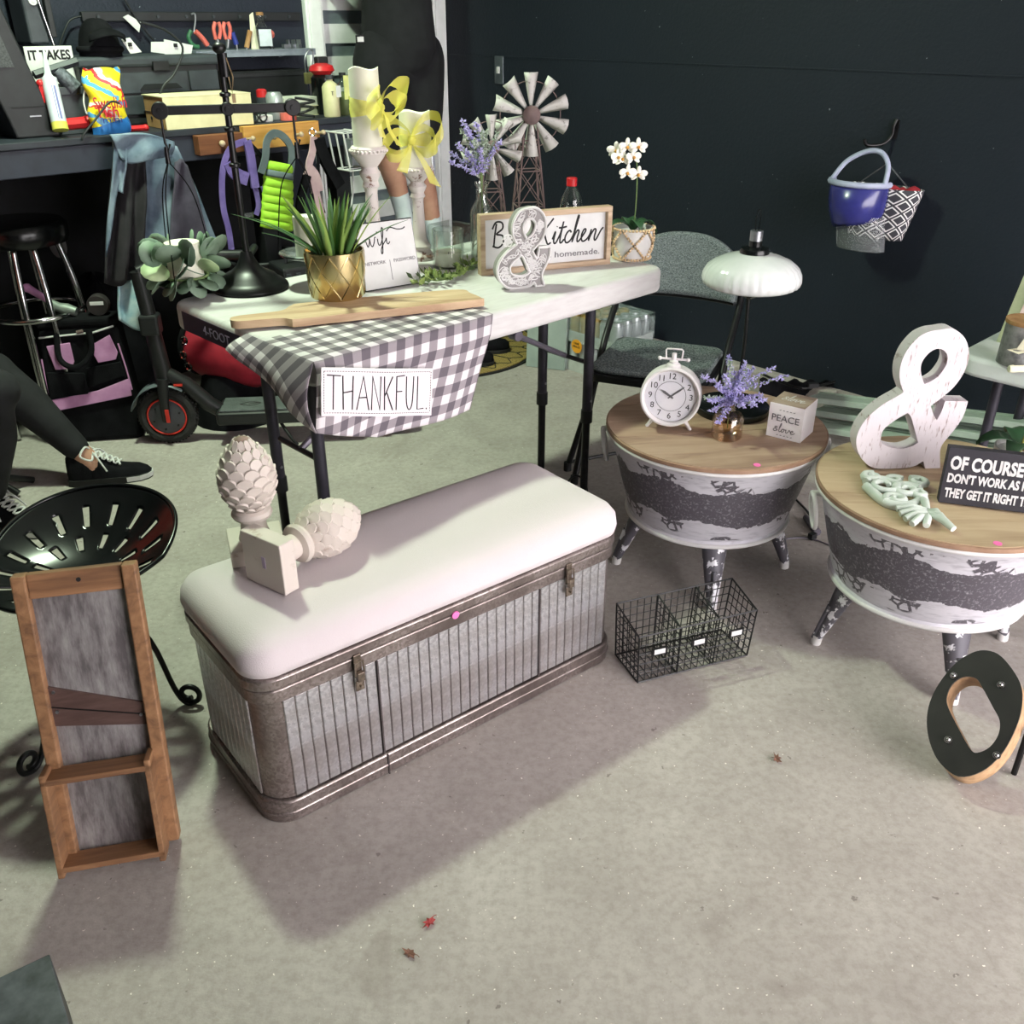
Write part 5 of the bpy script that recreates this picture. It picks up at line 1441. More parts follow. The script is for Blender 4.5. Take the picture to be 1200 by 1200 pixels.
me = curve_mesh(lo_loops, .003); finish('face', me, mat('marquee_black', (36, 35, 34), (26, 25, 25), rough=.5), oo)
me = curve_mesh(lo_loops, .031); me.transform(Matrix.Translation((0, 0, -.0345))); finish('wood_side', me, 'letter_wood', oo)
for x, y in ((560, 440), (190, 825), (530, 935), (228, 375)):
    q = omap([(x, y)])[0]; b = MB(); b.ball((q[0], q[1], .006), .006, 10); b.cyl((q[0], q[1], .002), (q[0], q[1], .006), .0075, n=12); b.build('bulb_socket', 'chrome', oo, 60)
b = MB(); b.box((.055, .060, -.066), (.03, .05, .014)); b.build('bracket', 'black_metal', oo, bev=.002)
upl = Vector((0, o_y.z, o_n.z))
for xx in (.085,):
    t0 = Vector((xx, .03, -.055)); hh_ = ctr.z + t0.dot(upl); b = MB(); b.tube([t0, t0 - upl * (hh_ - .004)], .006, 8); b.build('prop_leg', 'black_metal', oo)

# ---- wooden vegetable slicer leaning on the stool
B0, B1 = at(80, 1006, 0), at(213, 985, 0)
best = min(((abs((at(22, 682, z) - at(168, 664, z)).length - (B0 - B1).length), z) for z in [.2 + .01 * i for i in range(40)]))
zT = best[1]
T0, T1_ = at(22, 682, zT), at(168, 664, zT)
xd = ((B1 - B0) + (T1_ - T0)).normalized(); upv = ((T0 + T1_) / 2 - (B0 + B1) / 2); LK = upv.length; WK = (B1 - B0).length
kb = thing('vegetable_slicer', 'old wooden slicing board with metal plate leaning on the stool', 'slicer')
kb.matrix_world = basis((B0 + B1) / 2 + Vector((0, 0, .014)), xd, upv)
t = NT('zinc_plate'); v = t.coord('Object', (5, 1, 1)); n1 = t.noise(v, 9, 6, .7); n2 = t.noise(t.coord('Object'), 6, 4)
t.color(t.mix(t.ramp(t.math('ADD', t.math('MULTIPLY', n1, .6), t.math('MULTIPLY', n2, .4)), [(.42, (0, 0, 0, 1)), (.6, (1, 1, 1, 1))]), srgb(112, 106, 108), srgb(176, 172, 172))); ZINC = t.set(.45, .4)
rw = .024
for sx in (-1, 1):
    b = MB(); b.box((sx * (WK / 2 - rw / 2), LK / 2, .004), (rw, LK, .030)); b.build('side_rail', MATS['orange_wood_x'] if False else 'orange_wood', kb, bev=.003)
b = MB(); b.box((0, LK - .022, .002), (WK - 2 * rw, .044, .020)); tr_ = b.build('top_rail', 'orange_wood_x', kb, bev=.002)
b = MB(); b.cyl((0.005, LK - .018, .010), (.005, LK - .018, .0128), .004, n=10); b.build('nail_hole', 'ink', tr_)
b = MB(); b.box((0, LK * .48, -.002), (WK - 2 * rw + .002, LK * .95, .008)); b.build('metal_plate', ZINC, kb)
yk = LK * .46; hw = WK / 2 - rw
yq = [LK * f for f in (.615, .515, .435, .475)]
b = MB(); b.hexa([(-hw, yq[0], .002), (hw, yq[1], .002), (hw, yq[2], .002), (-hw, yq[3], .002)], [(-hw, yq[0], .008), (hw, yq[1], .008), (hw, yq[2], .006), (-hw, yq[3], .006)]); bl = b.build('blade', mat('old_blade', (104, 82, 76), (86, 66, 62), rough=.5, metal=.3, stretch=(1, 6, 1)), kb)
ym = LK * .545; yn = LK * .475
b = MB(); b.hexa([(-hw, ym, .007), (hw, yn, .007), (hw, yn - .002, .007), (-hw, ym - .002, .007)], [(-hw, ym, .0085), (hw, yn, .0085), (hw, yn - .002, .0085), (-hw, ym - .002, .0085)]); b.build('blade_edge', 'black_metal', bl)
for q in ((-hw + .008, LK * .595), (-hw + .008, LK * .525), (hw - .008, LK * .475)):
    b = MB(); b.cyl((q[0], q[1], .006), (q[0], q[1], .0105), .003, n=8); b.build('screw', 'steel', bl)
# sliding box
bw, bh, bz0, bz1 = WK * .90, .118, .010, .062
y0, y1 = -.002, LK * .335; x0, x1 = -WK / 2 - .002, WK / 2 - rw + .004
sbx = MB(); 
def wallp(cx, cy, sx, sy, m): 
    b = MB(); b.box((cx, cy, (bz0 + bz1) / 2), (sx, sy, bz1 - bz0)); return b.build('box_side', m, kb, bev=.002)
tk = .011
wallp((x0 + x1) / 2, y0 + tk / 2, x1 - x0, tk, 'orange_wood_x'); wallp((x0 + x1) / 2, y1 - tk / 2, x1 - x0, tk, 'orange_wood_x')
wallp(x0 + tk / 2, (y0 + y1) / 2, tk, y1 - y0 + .02, 'orange_wood'); wallp(x1 - tk / 2, (y0 + y1) / 2, tk, y1 - y0 + .02, 'orange_wood')

# ---- tractor seat stool
fA, fB = at(36, 908, 0), at(226, 826, 0)
SZ = .40
sc0 = at(92, 648, SZ)
stl = thing('tractor_stool', 'black tractor seat stool with slotted seat and curled feet', 'stool', (sc0.x, sc0.y, 0), math.radians(-8))
Rx, Ry = abs(at(193, 640, SZ).x - at(92, 640, SZ).x) * 1.03, .205
def seat_pt(r_, a):
    c, s_ = math.cos(a), math.sin(a)
    x = Rx * r_ * c * (1 + .10 * s_ * (r_ ** 2)); y = Ry * r_ * s_ - (.022 * r_ * math.exp(-((a - 1.5 * PI) / .4) ** 2) if False else 0)
    z = SZ - .052 * (1 - r_ ** 2.2) + .062 * max(0, s_) * r_ ** 2 + .008 * math.cos(2 * a) * r_ ** 3
    return Vector((x, y, z))
NA, NR = 144, 30; b = MB(); vs = [seat_pt(.04 + .96 * j / NR, 2 * PI * i / NA) for j in range(NR + 1) for i in range(NA)]
fs = []
for j in range(NR):
    rm = .04 + .96 * (j + .5) / NR
    for i in range(NA):
        ph = i % 9
        hole = (.66 < rm < .84 and ph in (0, 1)) or (.40 < rm < .54 and (i % 12) in (0, 1, 2) and i > 0)
        if hole and not (NA * .70 < i < NA * .80): continue
        fs.append((j * NA + i, j * NA + (i + 1) % NA, (j + 1) * NA + (i + 1) % NA, (j + 1) * NA + i))
fs.append(tuple(range(NA - 1, -1, -1)))
b.add(vs, fs); b.build('seat', 'black_gloss', stl, 50, solid=.004)
b = MB(); b.tube([seat_pt(1.0, 2 * PI * i / 96) for i in range(96)], .0048, 8, True); b.build('seat_rim', 'black_gloss', stl, 60)
b = MB(); b.cyl((0, 0, .16), (0, 0, SZ - .05), .013, n=14); b.build('post', 'black_metal', stl, 40)
Minv = (Matrix.Translation((sc0.x, sc0.y, 0)) @ Matrix.Rotation(math.radians(-8), 4, 'Z')).inverted()
fl_, fr_ = Minv @ fA, Minv @ fB
for f_ in (fl_, fr_, Vector((-fl_.x * .4 - .12, .17, 0))):
    d = Vector((f_.x, f_.y, 0)); L_ = d.length; d.normalize()
    pts = [Vector((0, 0, SZ - .09)), d * (L_ * .25) + Vector((0, 0, SZ - .13)), d * (L_ * .62) + Vector((0, 0, .18)), d * (L_ * .80) + Vector((0, 0, .05)), d * (L_ * .92) + Vector((0, 0, .008))]
    cr = .026
    for i in range(1, 13):
        a_ = -PI / 2 + i * .56; rr = cr * (1 - i * .045); pts.append(d * (L_ * .98 + rr * math.cos(a_)) + Vector((0, 0, cr + .006 + rr * math.sin(a_))))
    b = MB(); b.tube(catmull(pts, 4), .0062, 8); b.build('leg', 'black_metal', stl, 60)

# ---- corner of a scratched slate box, low left
cA, cB, cC = at(58, 1118, .13), at(92, 1200, .13), at(-10, 1150, .13)
mat('slate_grey', (82, 86, 94), (40, 43, 50), rough=.45, scale=26)
d1 = (Vector(cC) - Vector(cA)).normalized(); d2 = Vector((d1.y, -d1.x, 0)); 
if d2.y > 0: d2 = -d2
bx = thing('scuffed_box', 'scuffed dark grey box lid in the near left corner', 'box', (cA.x, cA.y, 0), math.atan2(d1.y, d1.x))
b = MB(); b.box((.15, .13, .06), (.30, .26, .12)); b.build('box', 'black_plastic', bx, bev=.003)
b = MB(); b.box((.15, .13, .125), (.30, .26, .012)); b.build('lid', 'slate_grey', bx, bev=.002)
# ---- fallen leaves and paint flecks on the concrete
def leaf(label, x, y, s, m, seed):
    rnd = random.Random(seed); p = at(x, y, 0); o = thing('dry_leaf', label, 'leaf', p + Vector((0, 0, .001)), rnd.uniform(0, 6), 'dry leaves on the concrete')
    pts = []
    for k in range(14):
        a = 2 * PI * k / 14; r_ = s * (.55 + .45 * (k % 2)) * rnd.uniform(.75, 1.15); pts.append((r_ * math.cos(a) * 1.2, r_ * math.sin(a) * .8, .002 + .35 * s * rnd.random()))
    b = MB(); b.add([(0, 0, .002)] + pts, [(0, 1 + k, 1 + (k + 1) % 14) for k in range(14)]); b.build('blade', m, o, solid=.0006)
    b = MB(); b.tube([(s * .2, 0, .003), (s * 1.1, s * .3, .004), (s * 1.5, s * .25, .002)], .0007, 5); b.build('stalk', m, o)
mat('leaf_red', (176, 72, 72), (134, 50, 54), rough=.8, scale=80); mat('leaf_brown', (134, 96, 82), (104, 74, 64), rough=.9, scale=80)
leaf('crumpled red leaf on the concrete below the bench', 503, 1083, .013, 'leaf_red', 1)
leaf('small brown leaf below the crumpled red leaf', 480, 1119, .012, 'leaf_brown', 2)
leaf('dry brown leaf on the concrete below the wire basket', 910, 891, .014, 'leaf_brown', 3)
# ================================================================ middle ground
# ---- folding chair with fabric seat and back
t = NT('chair_fabric'); v = t.coord('Object'); w_ = t.noise(t.coord('Object', (1, 1, 3)), 190, 3, .7)
t.color(t.mix(t.ramp(w_, [(.4, (0, 0, 0, 1)), (.62, (1, 1, 1, 1))]), srgb(60, 68, 70), srgb(128, 136, 136))); t.bump(w_, .4, .002); CHF = t.set(.9, 0, .2)
fwd = Vector((-.38, -.925, 0)).normalized(); lat = Vector((.925, -.38, 0)).normalized()
SZc = .385; SW, SD = .385, .37
cFL = at(684, 436, SZc)
co = cFL + lat * (SW / 2) - fwd * (SD / 2)
chair = thing('folding_chair', 'black steel folding chair with speckled grey fabric seat and back', 'chair', (co.x, co.y, 0), math.atan2(fwd.x, -fwd.y))
# local: x = lat, y = -fwd
def crv(u, v): 
    x = (u - .5) * SW; y = (v - .5) * SD; e_ = max(abs(u - .5), abs(v - .5)) * 2
    return Vector((x * (1 - .06 * v), y, SZc + .012 * (1 - e_ ** 4)))
b = MB(); b.prism(rounded_rect(SW, SD, .05, 6), SZc - .028, SZc - .002); b.build('seat_pan', 'black_metal', chair, 40, bev=.004)
b = MB(); b.prism(rounded_rect(SW - .02, SD - .02, .045, 6), SZc - .002, SZc + .018); b.build('seat_pad', CHF, chair, 40, bev=.012, seg=3)
yb = SD / 2 + .035; BH0, BH1 = .545, .745
def back(u, v):
    x = (u - .5) * (SW - .005); k = (2 * u - 1)
    top = BH1 - .075 * abs(k) ** 2.6; z = BH0 + (top - BH0) * v
    return Vector((x, yb + .045 * (1 - k * k) + .05 * (v - .5) * .6, z))
b = MB(); b.grid(back, 24, 12); b.build('backrest', CHF, chair, 70, solid=.026)
b = MB(); b.tube([back(i / 24, -.02) for i in range(25)], .007, 8); b.build('backrest_rail', 'black_metal', chair, 60)
for s in (-1, 1):
    xs = s * (SW / 2 + .012)
    b = MB(); b.tube(catmull([(xs * .9, yb + .03, BH1 - .10), (xs, yb + .01, BH0), (xs, SD * .10, SZc - .01), (xs, -SD / 2 - .02, .012)], 6), .0115, 10); fl = b.build('front_leg', 'black_metal', chair, 60)
    b = MB(); b.cyl((xs, -SD / 2 - .022, 0), (xs, -SD / 2 - .019, .03), .0135, n=12); b.build('foot_cap', 'rubber', fl, 40)
    foot = (xs * .86, SD / 2 + .10, .012)
    if s < 0:
        q = at(665, 551, 0) - co; foot = (q.dot(lat), -q.dot(fwd), .012)
    b = MB(); b.tube([(xs * .9, -.03, SZc - .03), foot], .0105, 10); rl = b.build('rear_leg', 'black_metal', chair, 60)
    b = MB(); b.cyl((foot[0], foot[1], 0), (foot[0], foot[1], .03), .0135, n=12); b.build('foot_cap', 'rubber', rl, 40)
    if s < 0: fprev = foot
    else:
        b = MB(); b.tube([(fprev[0], fprev[1], .03), (foot[0], foot[1], .05)], .006, 8); b.build('rear_bar', 'black_metal', chair)

# ---- half-round door mat
m0 = W(2.60, 3.30, 0)
t = NT('coir'); n1 = t.noise(t.coord('Object'), 220, 3, .8); t.color(t.mix(t.ramp(n1, [(.35, (0, 0, 0, 1)), (.65, (1, 1, 1, 1))]), srgb(112, 94, 50), srgb(196, 172, 108))); t.bump(n1, .8, .006); COIR = t.set(.95, 0, .1)
mt_c = W(2.70, 3.29, 0); RM, RMy = .47, .47
dm_ = thing('door_mat', 'half-round brown coir door mat with black fan pattern', 'mat', mt_c, ROOM_A)
outl = [(RM * math.cos(PI + PI * k / 32), RMy * math.sin(PI + PI * k / 32)) for k in range(33)]
b = MB(); b.prism(outl, .0005, .008); b.build('rubber_edge', 'rubber', dm_)
b = MB(); b.prism([(x * .95, y * .955 - .008) for x, y in outl], .008, .013); coir = b.build('coir', COIR, dm_)
b = MB()
for k in range(1, 14):
    a = PI + PI * k / 14; b.tube([(RM * .42 * math.cos(a), RMy * .42 * math.sin(a), .0125), (RM * .86 * math.cos(a), RMy * .86 * math.sin(a), .0125)], .0035, 5)
for rr in (.13, .24, .36):
    b.tube([(RM * rr * math.cos(PI + PI * k / 20), RMy * rr * math.sin(PI + PI * k / 20) - .01, .0125) for k in range(21)], .0035, 5)
for k in range(14):
    a0, a1 = PI + PI * (k + .1) / 14, PI + PI * (k + .9) / 14; am_ = (a0 + a1) / 2
    b.tube(catmull([(RM * .84 * math.cos(a0), RMy * .84 * math.sin(a0), .0125), (RM * .93 * math.cos(am_), RMy * .93 * math.sin(am_), .0125), (RM * .84 * math.cos(a1), RMy * .84 * math.sin(a1), .0125)], 4), .003, 5)
b.build('fan_pattern', 'rubber', coir)
# dark shoes on the mat
def shoe(label, p, a, L=.27):
    o = thing('dark_shoe', label, 'shoe', p, a)
    prof = [(-.5, .036, .055), (-.42, .042, .075), (-.25, .040, .078), (-.05, .040, .06), (.15, .046, .048), (.32, .047, .042), (.44, .038, .034), (.5, .018, .022)]
    vs = []; n = 12
    for f, w, h in prof:
        for k in range(n):
            a_ = 2 * PI * k / n; vs.append((f * L, w * math.cos(a_) * (1 if math.sin(a_) > -.2 else 1), max(.012, .02 + h * math.sin(a_)) if math.sin(a_) > 0 else .012))
    b = MB(); b.add(vs, [(i * n + k, i * n + (k + 1) % n, (i + 1) * n + (k + 1) % n, (i + 1) * n + k) for i in range(len(prof) - 1) for k in range(n)] + [tuple(range(n)), tuple(range((len(prof) - 1) * n, len(prof) * n))]); b.build('upper', 'black_fabric', o, 60)
    b = MB(); b.prism([(f * L * 1.02, w * 1.06) for f, w, h in prof] + [(f * L * 1.02, -w * 1.06) for f, w, h in reversed(prof)], 0, .016); b.build('sole', 'rubber', o)
p = at(570, 412, .013); shoe('dark shoe lying on the door mat, nearer the towel', Vector((p.x - .03, p.y, .0135)), math.radians(8))
p = at(556, 424, .013); shoe('second dark shoe on the door mat beside the first', Vector((p.x - .05, p.y - .01, .0135)), math.radians(-8))

# ---- pack of canned drinks and paper bag
pk = at(700, 424, 0)
pa = math.radians(-47)
pack = thing('can_pack', 'shrink-wrapped two-layer pack of canned drinks near the curb', 'drinks pack', W(3.02, 2.55), ROOM_A + PI / 2)
mat('tray_card', (196, 200, 196), (178, 182, 178), rough=.8); mat('can_silver', (190, 196, 198), (160, 166, 168), rough=.35, metal=.5); mat('can_gold', (196, 168, 96), (160, 128, 70), rough=.4, metal=.3)
LW, LD, LH = .34, .24, .118
for tier in range(2):
    z0 = tier * (LH + .012)
    b = MB(); b.box((0, 0, z0 + .004), (LW, LD, .008)); tray = b.build('tray', 'tray_card', pack)
    for sx, sy, wx, wy in ((0, -1, LW, .004), (0, 1, LW, .004), (-1, 0, .004, LD), (1, 0, .004, LD)):
        b = MB(); b.box((sx * LW / 2, sy * LD / 2, z0 + .024), (wx, wy, .048)); b.build('tray_side', 'tray_card', tray)
    for i in range(6):
        for j in range(4):
            b = MB(); c = (-LW / 2 + LW * (i + .5) / 6, -LD / 2 + LD * (j + .5) / 4, z0 + .008)
            r_ = .0265; b.lathe([(0, 0), (r_ * .85, 0), (r_, .008), (r_, LH - .016), (r_ * .78, LH - .004), (r_ * .76, LH), (0, LH - .003)], 16, c=c); b.build('can', 'can_gold' if (tier and i > 1) else 'can_silver', pack, 50)
film = NT('shrink_film'); film.color(srgb(176, 190, 190)); film.b.inputs['Alpha'].default_value = .38; FILM = film.set(.15, alpha=.38)
b = MB()
def flm(u, v):
    x = (u - .5) * (LW + .008); y = (v - .5) * (LD + .008)
    return Vector((x, y, 2 * LH + .026 + .006 * math.sin(u * 38) * math.sin(v * 26)))
b.grid(flm, 36, 24); b.build('film_top', FILM, pack, 60)
b = MB(); b.box((0, 0, LH + .012 + LH / 2), (LW + .008, LD + .008, LH)); b.f.pop(0); b.f.pop(0); b.build('film_sleeve', FILM, pack)
b = MB(); Mk = basis((.045, LD / 2 + .006, LH * 1.0), (-1, 0, 0), (0, 0, 1)); b.cyl(Mk @ Vector((0, 0, 0)), Mk @ Vector((0, 0, .0015)), .030, n=24); stk = b.build('price_burst', mat('orange_sticker', (242, 170, 48), (236, 160, 36), rough=.6), pack)
for i, tx in enumerate(('OUR', 'PRICE')): lettering(tx, 'ink', stk, Mk @ Matrix.Translation((0, .012 - .014 * i, .002)), fit=(.030 + .008 * i, .009))
pg = at(668, 436, 0)
bag = thing('paper_bag', 'pale grey-green paper bag with printed marks beside the drinks pack', 'bag', (pg.x - .088, pg.y + .10, 0), math.radians(-20))
mat('bag_paper', (158, 172, 164), (138, 152, 146), rough=.8, scale=6)
b = MB(); b.hexa([(-.09, -.06, 0), (.09, -.06, 0), (.09, .06, 0), (-.09, .06, 0)], [(-.085, -.045, .31), (.095, -.05, .30), (.088, .055, .31), (-.09, .05, .30)]); bgo = b.build('body', 'bag_paper', bag, bev=.004)
# recycling triangle and a few printed dots
Mb = basis((.045, -.0535, .235), (1, 0, .0), (0, .03, 1))
rec = []
for k in range(3):
    a = PI / 2 + k * 2 * PI / 3; a2 = PI / 2 + (k + 1) * 2 * PI / 3
    p0, p1 = Vector((.016 * math.cos(a), .016 * math.sin(a))), Vector((.016 * math.cos(a2), .016 * math.sin(a2)))
    rec.append([p0.lerp(p1, .12), p0.lerp(p1, .8)]); d = (p1 - p0).normalized(); nq = Vector((-d.y, d.x)); e_ = p0.lerp(p1, .8)
    rec.append([e_ - d * .007 + nq * .006, e_, e_ - d * .007 - nq * .006])
strokes(rec, .0016, Mb, 'ink', bgo, 'recycling_mark', smooth=False)
strokes([[(-.05 + .012 * math.cos(t_), .0 + .012 * math.sin(t_)) for t_ in [k * .7 for k in range(10)]]], .0014, Mb, 'grey_ink', bgo, 'printed_mark')

# ---- painted boards stacked along the wall
mat('mint_board', (190, 204, 194), (174, 188, 178), rough=.6, stretch=(1, 8, 8))
def painted_board(label, a0, a1, w, h):
    p0, p1 = at(*a0), at(*a1); p1 = p0 + (p1 - p0) * 1.12; d = (p1 - p0).normalized(); s = Vector((d.y, -d.x, 0)).normalized(); u = s.cross(d)
    o = thing('painted_board', label, 'board', None or p0, 0, 'painted boards stacked by the wall'); o.matrix_world = basis(p0, d, -s); L = (p1 - p0).length
    b = MB(); b.box((L / 2, -w / 2, -h / 2), (L, w, h)); b.build('board', 'mint_board', o, bev=.003)
    b = MB(); b.box((L / 2, -w * .3, .002), (L, .012, .004)); b.build('moulding', 'mint_board', o, bev=.001)
painted_board('lowest pale green painted board behind the two tubs', (957, 488, .03), (1196, 522, .20), .12, .022)
painted_board('middle pale green painted board of the stack by the wall', (972, 474, .075), (1196, 504, .24), .10, .022)
painted_board('topmost pale green painted board of the stack by the wall', (966, 459, .13), (1196, 486, .29), .09, .022)
# crumpled black umbrella
pu = at(930, 466, .02)
um = thing('folded_umbrella', 'crumpled black folding umbrella on the floor by the curb', 'umbrella', (pu.x, pu.y, .0))
b = MB()
rnd = random.Random(8)
def cr(u, v):
    q0 = at(890 + 88 * u, 444 + 4 * u, .15); q1 = at(888 + 84 * u, 486 - 16 * u, .02)
    q = q0.lerp(q1, v) - Vector((pu.x, pu.y, 0)); q.z += .02 * math.sin(PI * v) * (1 - u * .6) + .008 * math.sin(u * 30 + v * 7); return q
b.grid(cr, 24, 8); b.build('canopy', 'black_fabric', um, 30, solid=.003)
b = MB(); b.tube(catmull([at(x, y, .16) - Vector((pu.x, pu.y, 0)) for x, y in ((893, 438), (915, 448), (940, 455), (960, 452), (978, 447))], 5), .005, 8); b.build('shaft', 'black_metal', um)
b = MB(); c = at(953, 451, .17) - Vector((pu.x, pu.y, 0)); b.box(c, (.035, .02, .016)); b.build('buckle', 'black_plastic', um)
# loose pale block on the curb
p = at(915, 436, .02); b = MB(); 

# ---- appliance plug and cord by the tub
cord = thing('power_cord', 'grey power cord with a plug on the floor between the tubs', 'cord', at(945, 620, 0))
c0_ = at(945, 620, 0)
pts = catmull([at(x, y, .006) - c0_ for x, y in ((936, 560), (930, 580), (945, 598), (958, 618))], 5)
b = MB(); b.tube(pts, .0035, 8); b.build('cable', 'black_plastic', cord)
b = MB(); b.tube(catmull([at(x, y, .004) - c0_ for x, y in ((918, 632), (940, 630), (960, 634), (985, 645))], 5), .0022, 6); b.build('cable', 'gray_metal', cord)
q = at(944, 606, .012) - c0_; q2 = at(958, 624, .012) - c0_
b = MB(); b.tube([q, q2], [.009, .012], 8); pl = b.build('plug', 'gray_metal', cord, 50)
b = MB(); b.box(at(952, 628, .012) - c0_, (.022, .016, .018), .6); b.build('plug_end', 'black_plastic', pl)
b = MB(); lc = at(676, 574, 0)
b.tube(catmull([at(x, y, .005) - lc + Vector((0, 0, zz)) for x, y, zz in ((655, 590, 0), (662, 578, .02), (672, 572, .045), (684, 576, .04), (689, 586, .01))], 6), .0035, 8)
cl = thing('cable_loop', 'black cable loop standing up behind the storage bench', 'cable', lc); b.build('cable', 'black_plastic', cl, 60)

# ---- hanging face shield and lattice basket on a wall hook
hk = at_plane(1052, 140, W(EW, 0), ROOM_A + PI / 2)
wn = -Vector((CA, SA, 0))     # out of the wall
al = Vector((SA, -CA, 0))     # along the wall, towards the right of the photo
Mh = lambda p_: basis(p_, al, (0, 0, 1))   # x right, y up, z out of the wall
hook = thing('wall_hook', 'black metal hook screwed to the dark wall', 'hook'); hook.matrix_world = Mh(hk)
b = MB(); b.tube(catmull([(0, 0, .005), (-.004, -.02, .012), (-.006, -.05, .010), (-.022, -.075, .03), (-.055, -.078, .07), (-.062, -.06, .085)], 5), .0055, 8); b.build('hook_rod', 'black_metal', hook, 60)
b = MB(); b.box((.0, -.03, .002), (.018, .06, .004)); b.build('plate', 'black_metal', hook)
def wall_at(x, y, out=.06): return at_plane(x, y, W(EW - out, 0), ROOM_A + PI / 2)
kpm = px(hk)[2]; SX = kpm / FPX
bc = wall_at(1030, 248, .07)
bs = thing('lattice_basket', 'white lattice basket on the wall hook with red cloth inside', 'basket'); bs.matrix_world = Mh(bc)
def lattice():
    t = NT('lattice_print'); tc = t.coord('UV')
    x, y, z = t.sep(tc)
    def fr(c): return t.math('ABSOLUTE', t.math('SUBTRACT', t.math('FRACT', c), .5))
    u = t.math('ADD', t.math('MULTIPLY', x, 9.0), t.math('MULTIPLY', y, 3.6)); w = t.math('SUBTRACT', t.math('MULTIPLY', x, 9.0), t.math('MULTIPLY', y, 3.6))
    m_ = t.math('MAXIMUM', fr(u), fr(w))
    d = t.math('COMPARE', m_, .37, .055)
    t.color(t.mix(d, srgb(58, 58, 66), srgb(226, 226, 226)))
    return t.set(.7)
LAT = lattice()
w0, w1_, h_ = .135 * 1.02, .095, .165
def bsk(u, v):
    a = 2 * PI * u; r0 = w1_ + (w0 - w1_) * v
    return Vector((r0 * math.cos(a), -h_ / 2 + h_ * v, .05 * (r0 / w0) * math.sin(a)))
NU_, NV_ = 40, 8
b = MB(); b.grid(bsk, NU_, NV_); me = bpy.data.meshes.new('basket'); me.from_pydata(b.v, [], b.f)
uvl = me.uv_layers.new(name='UVMap')
for lp in me.loops:
    i, j = lp.vertex_index % (NU_ + 1), lp.vertex_index // (NU_ + 1); uvl.data[lp.index].uv = (i / NU_, j / NV_)
finish('basket_side', me, LAT, bs, 60, solid=.003)
b = MB(); b.prism([(w1_ * math.cos(2 * PI * k / 30), .05 * w1_ / w0 * math.sin(2 * PI * k / 30)) for k in range(30)], 0, .003, basis((0, -h_ / 2, 0), (1, 0, 0), (0, 0, -1))); b.build('basket_bottom', 'black_plastic', bs)
b = MB(); rnd = random.Random(2)
for k in range(10): b.ball((rnd.uniform(.0, .10), h_ / 2 - .024 + rnd.uniform(-.01, .008), rnd.uniform(-.025, .025)), .026, 8)
b.build('red_cloth', mat('red_cloth', (176, 44, 56), (140, 30, 44), rough=.9, bump=.6, bscale=80), bs, 60)
for s in (-1, 1):
    b = MB(); b.tube([(s * .10, h_ / 2 - .01, .0), (.0, .155, .0)], .0022, 6); b.build('hanger_wire', 'steel', bs)
fs_c = wall_at(1006, 228, .13)
fs_ = thing('face_shield', 'blue face shield with grey headband hanging on the wall hook', 'face shield'); fs_.matrix_world = Mh(fs_c)
b = MB()
mat('shield_blue', (50, 52, 122), (40, 42, 104), rough=.25, coat=.3)
def dome(u, v):
    a = PI * (u - .5) * 1.05; zz = .075 * math.cos(a); x = .098 * math.sin(a) * (1 - .20 * v * v)
    return Vector((x + .014 * v, .035 - .13 * v + .05 * (u - .4) * v, zz * (1 + .35 * math.sin(PI * v))))
b.grid(dome, 24, 10); b.build('visor', 'shield_blue', fs_, 70, solid=.003)
b = MB(); b.tube([Vector((.10 * math.sin(PI * (u / 20 - .5) * 1.05), .040, .08 * math.cos(PI * (u / 20 - .5) * 1.05))) for u in range(21)], .010, 8); b.build('brow_band', mat('pale_band', (170, 176, 200), (150, 156, 182), rough=.5), fs_, 60)
b = MB(); b.tube(catmull([(-.092, .045, .02), (-.06, .10, .0), (.0, .135, -.01), (.05, .135, -.01), (.085, .10, 0), (.095, .045, .02)], 6), .0085, 8); b.build('head_strap', 'pale_band', fs_, 60)
b = MB()
def clr(u, v):
    a = PI * (u - .5); return Vector((.085 * math.sin(a) + .02 + .02 * v, -.06 - .11 * v, .07 * math.cos(a) * (1 - .2 * v)))
film2 = NT('clear_visor'); film2.color(srgb(190, 196, 200)); film2.b.inputs['Alpha'].default_value = .22; CLV = film2.set(.08, alpha=.22)
b.grid(clr, 20, 8); b.build('clear_visor', CLV, fs_, 70)

# ---- second white table at the right edge with a zinc jar
z2 = .55
q = at(1128, 412, z2)
q1 = at(1200, 372, z2)
t2 = thing('plastic_table', 'rounded grey-white plastic table at the right edge of the photo', 'table', (q.x, q.y, 0), ROOM_A - PI / 2)
b = MB(); tw, tdp = .80, .40
outl = rounded_rect(tw, tdp, .07, 6)
b.prism([(x + tw / 2 - .01, y + .17) for x, y in outl], z2 - .055, z2); b.build('table_top', mat('grey_white', (208, 214, 212), (196, 202, 200), rough=.5), t2, 50, bev=.012, seg=3)
for lx, ly in ((.10, .04), (.70, .04), (.10, .30), (.70, .30)):
    b = MB(); b.cyl((lx, ly, 0), (lx, ly, z2 - .05), .014, n=12); b.build('leg', 'table_leg', t2, 40)
p = at(1192, 428, z2)
jar = thing('zinc_jar', 'grey metal jar with a wooden band and white bird at the right edge', 'jar', p + Vector((.015, .02, 0)))
hj = hz(p, 398) - z2 + .06
b = MB(); hj = .115; b.lathe([(0, 0), (.058, 0), (.055, hj), (.05, hj), (.05, .01), (0, .01)], 36); jb = b.build('jar_body', 'galv_dull', jar, 40)
b = MB(); b.lathe([(.0555, hj - .006), (.0585, hj - .006), (.0585, hj + .004), (.0555, hj + .004)], 36); b.build('wood_band', 'cork', jar, 40)
def bd(a, z): return Vector((.0605 * math.cos(a), .0605 * math.sin(a), z))
b = MB(); a0 = math.radians(232)
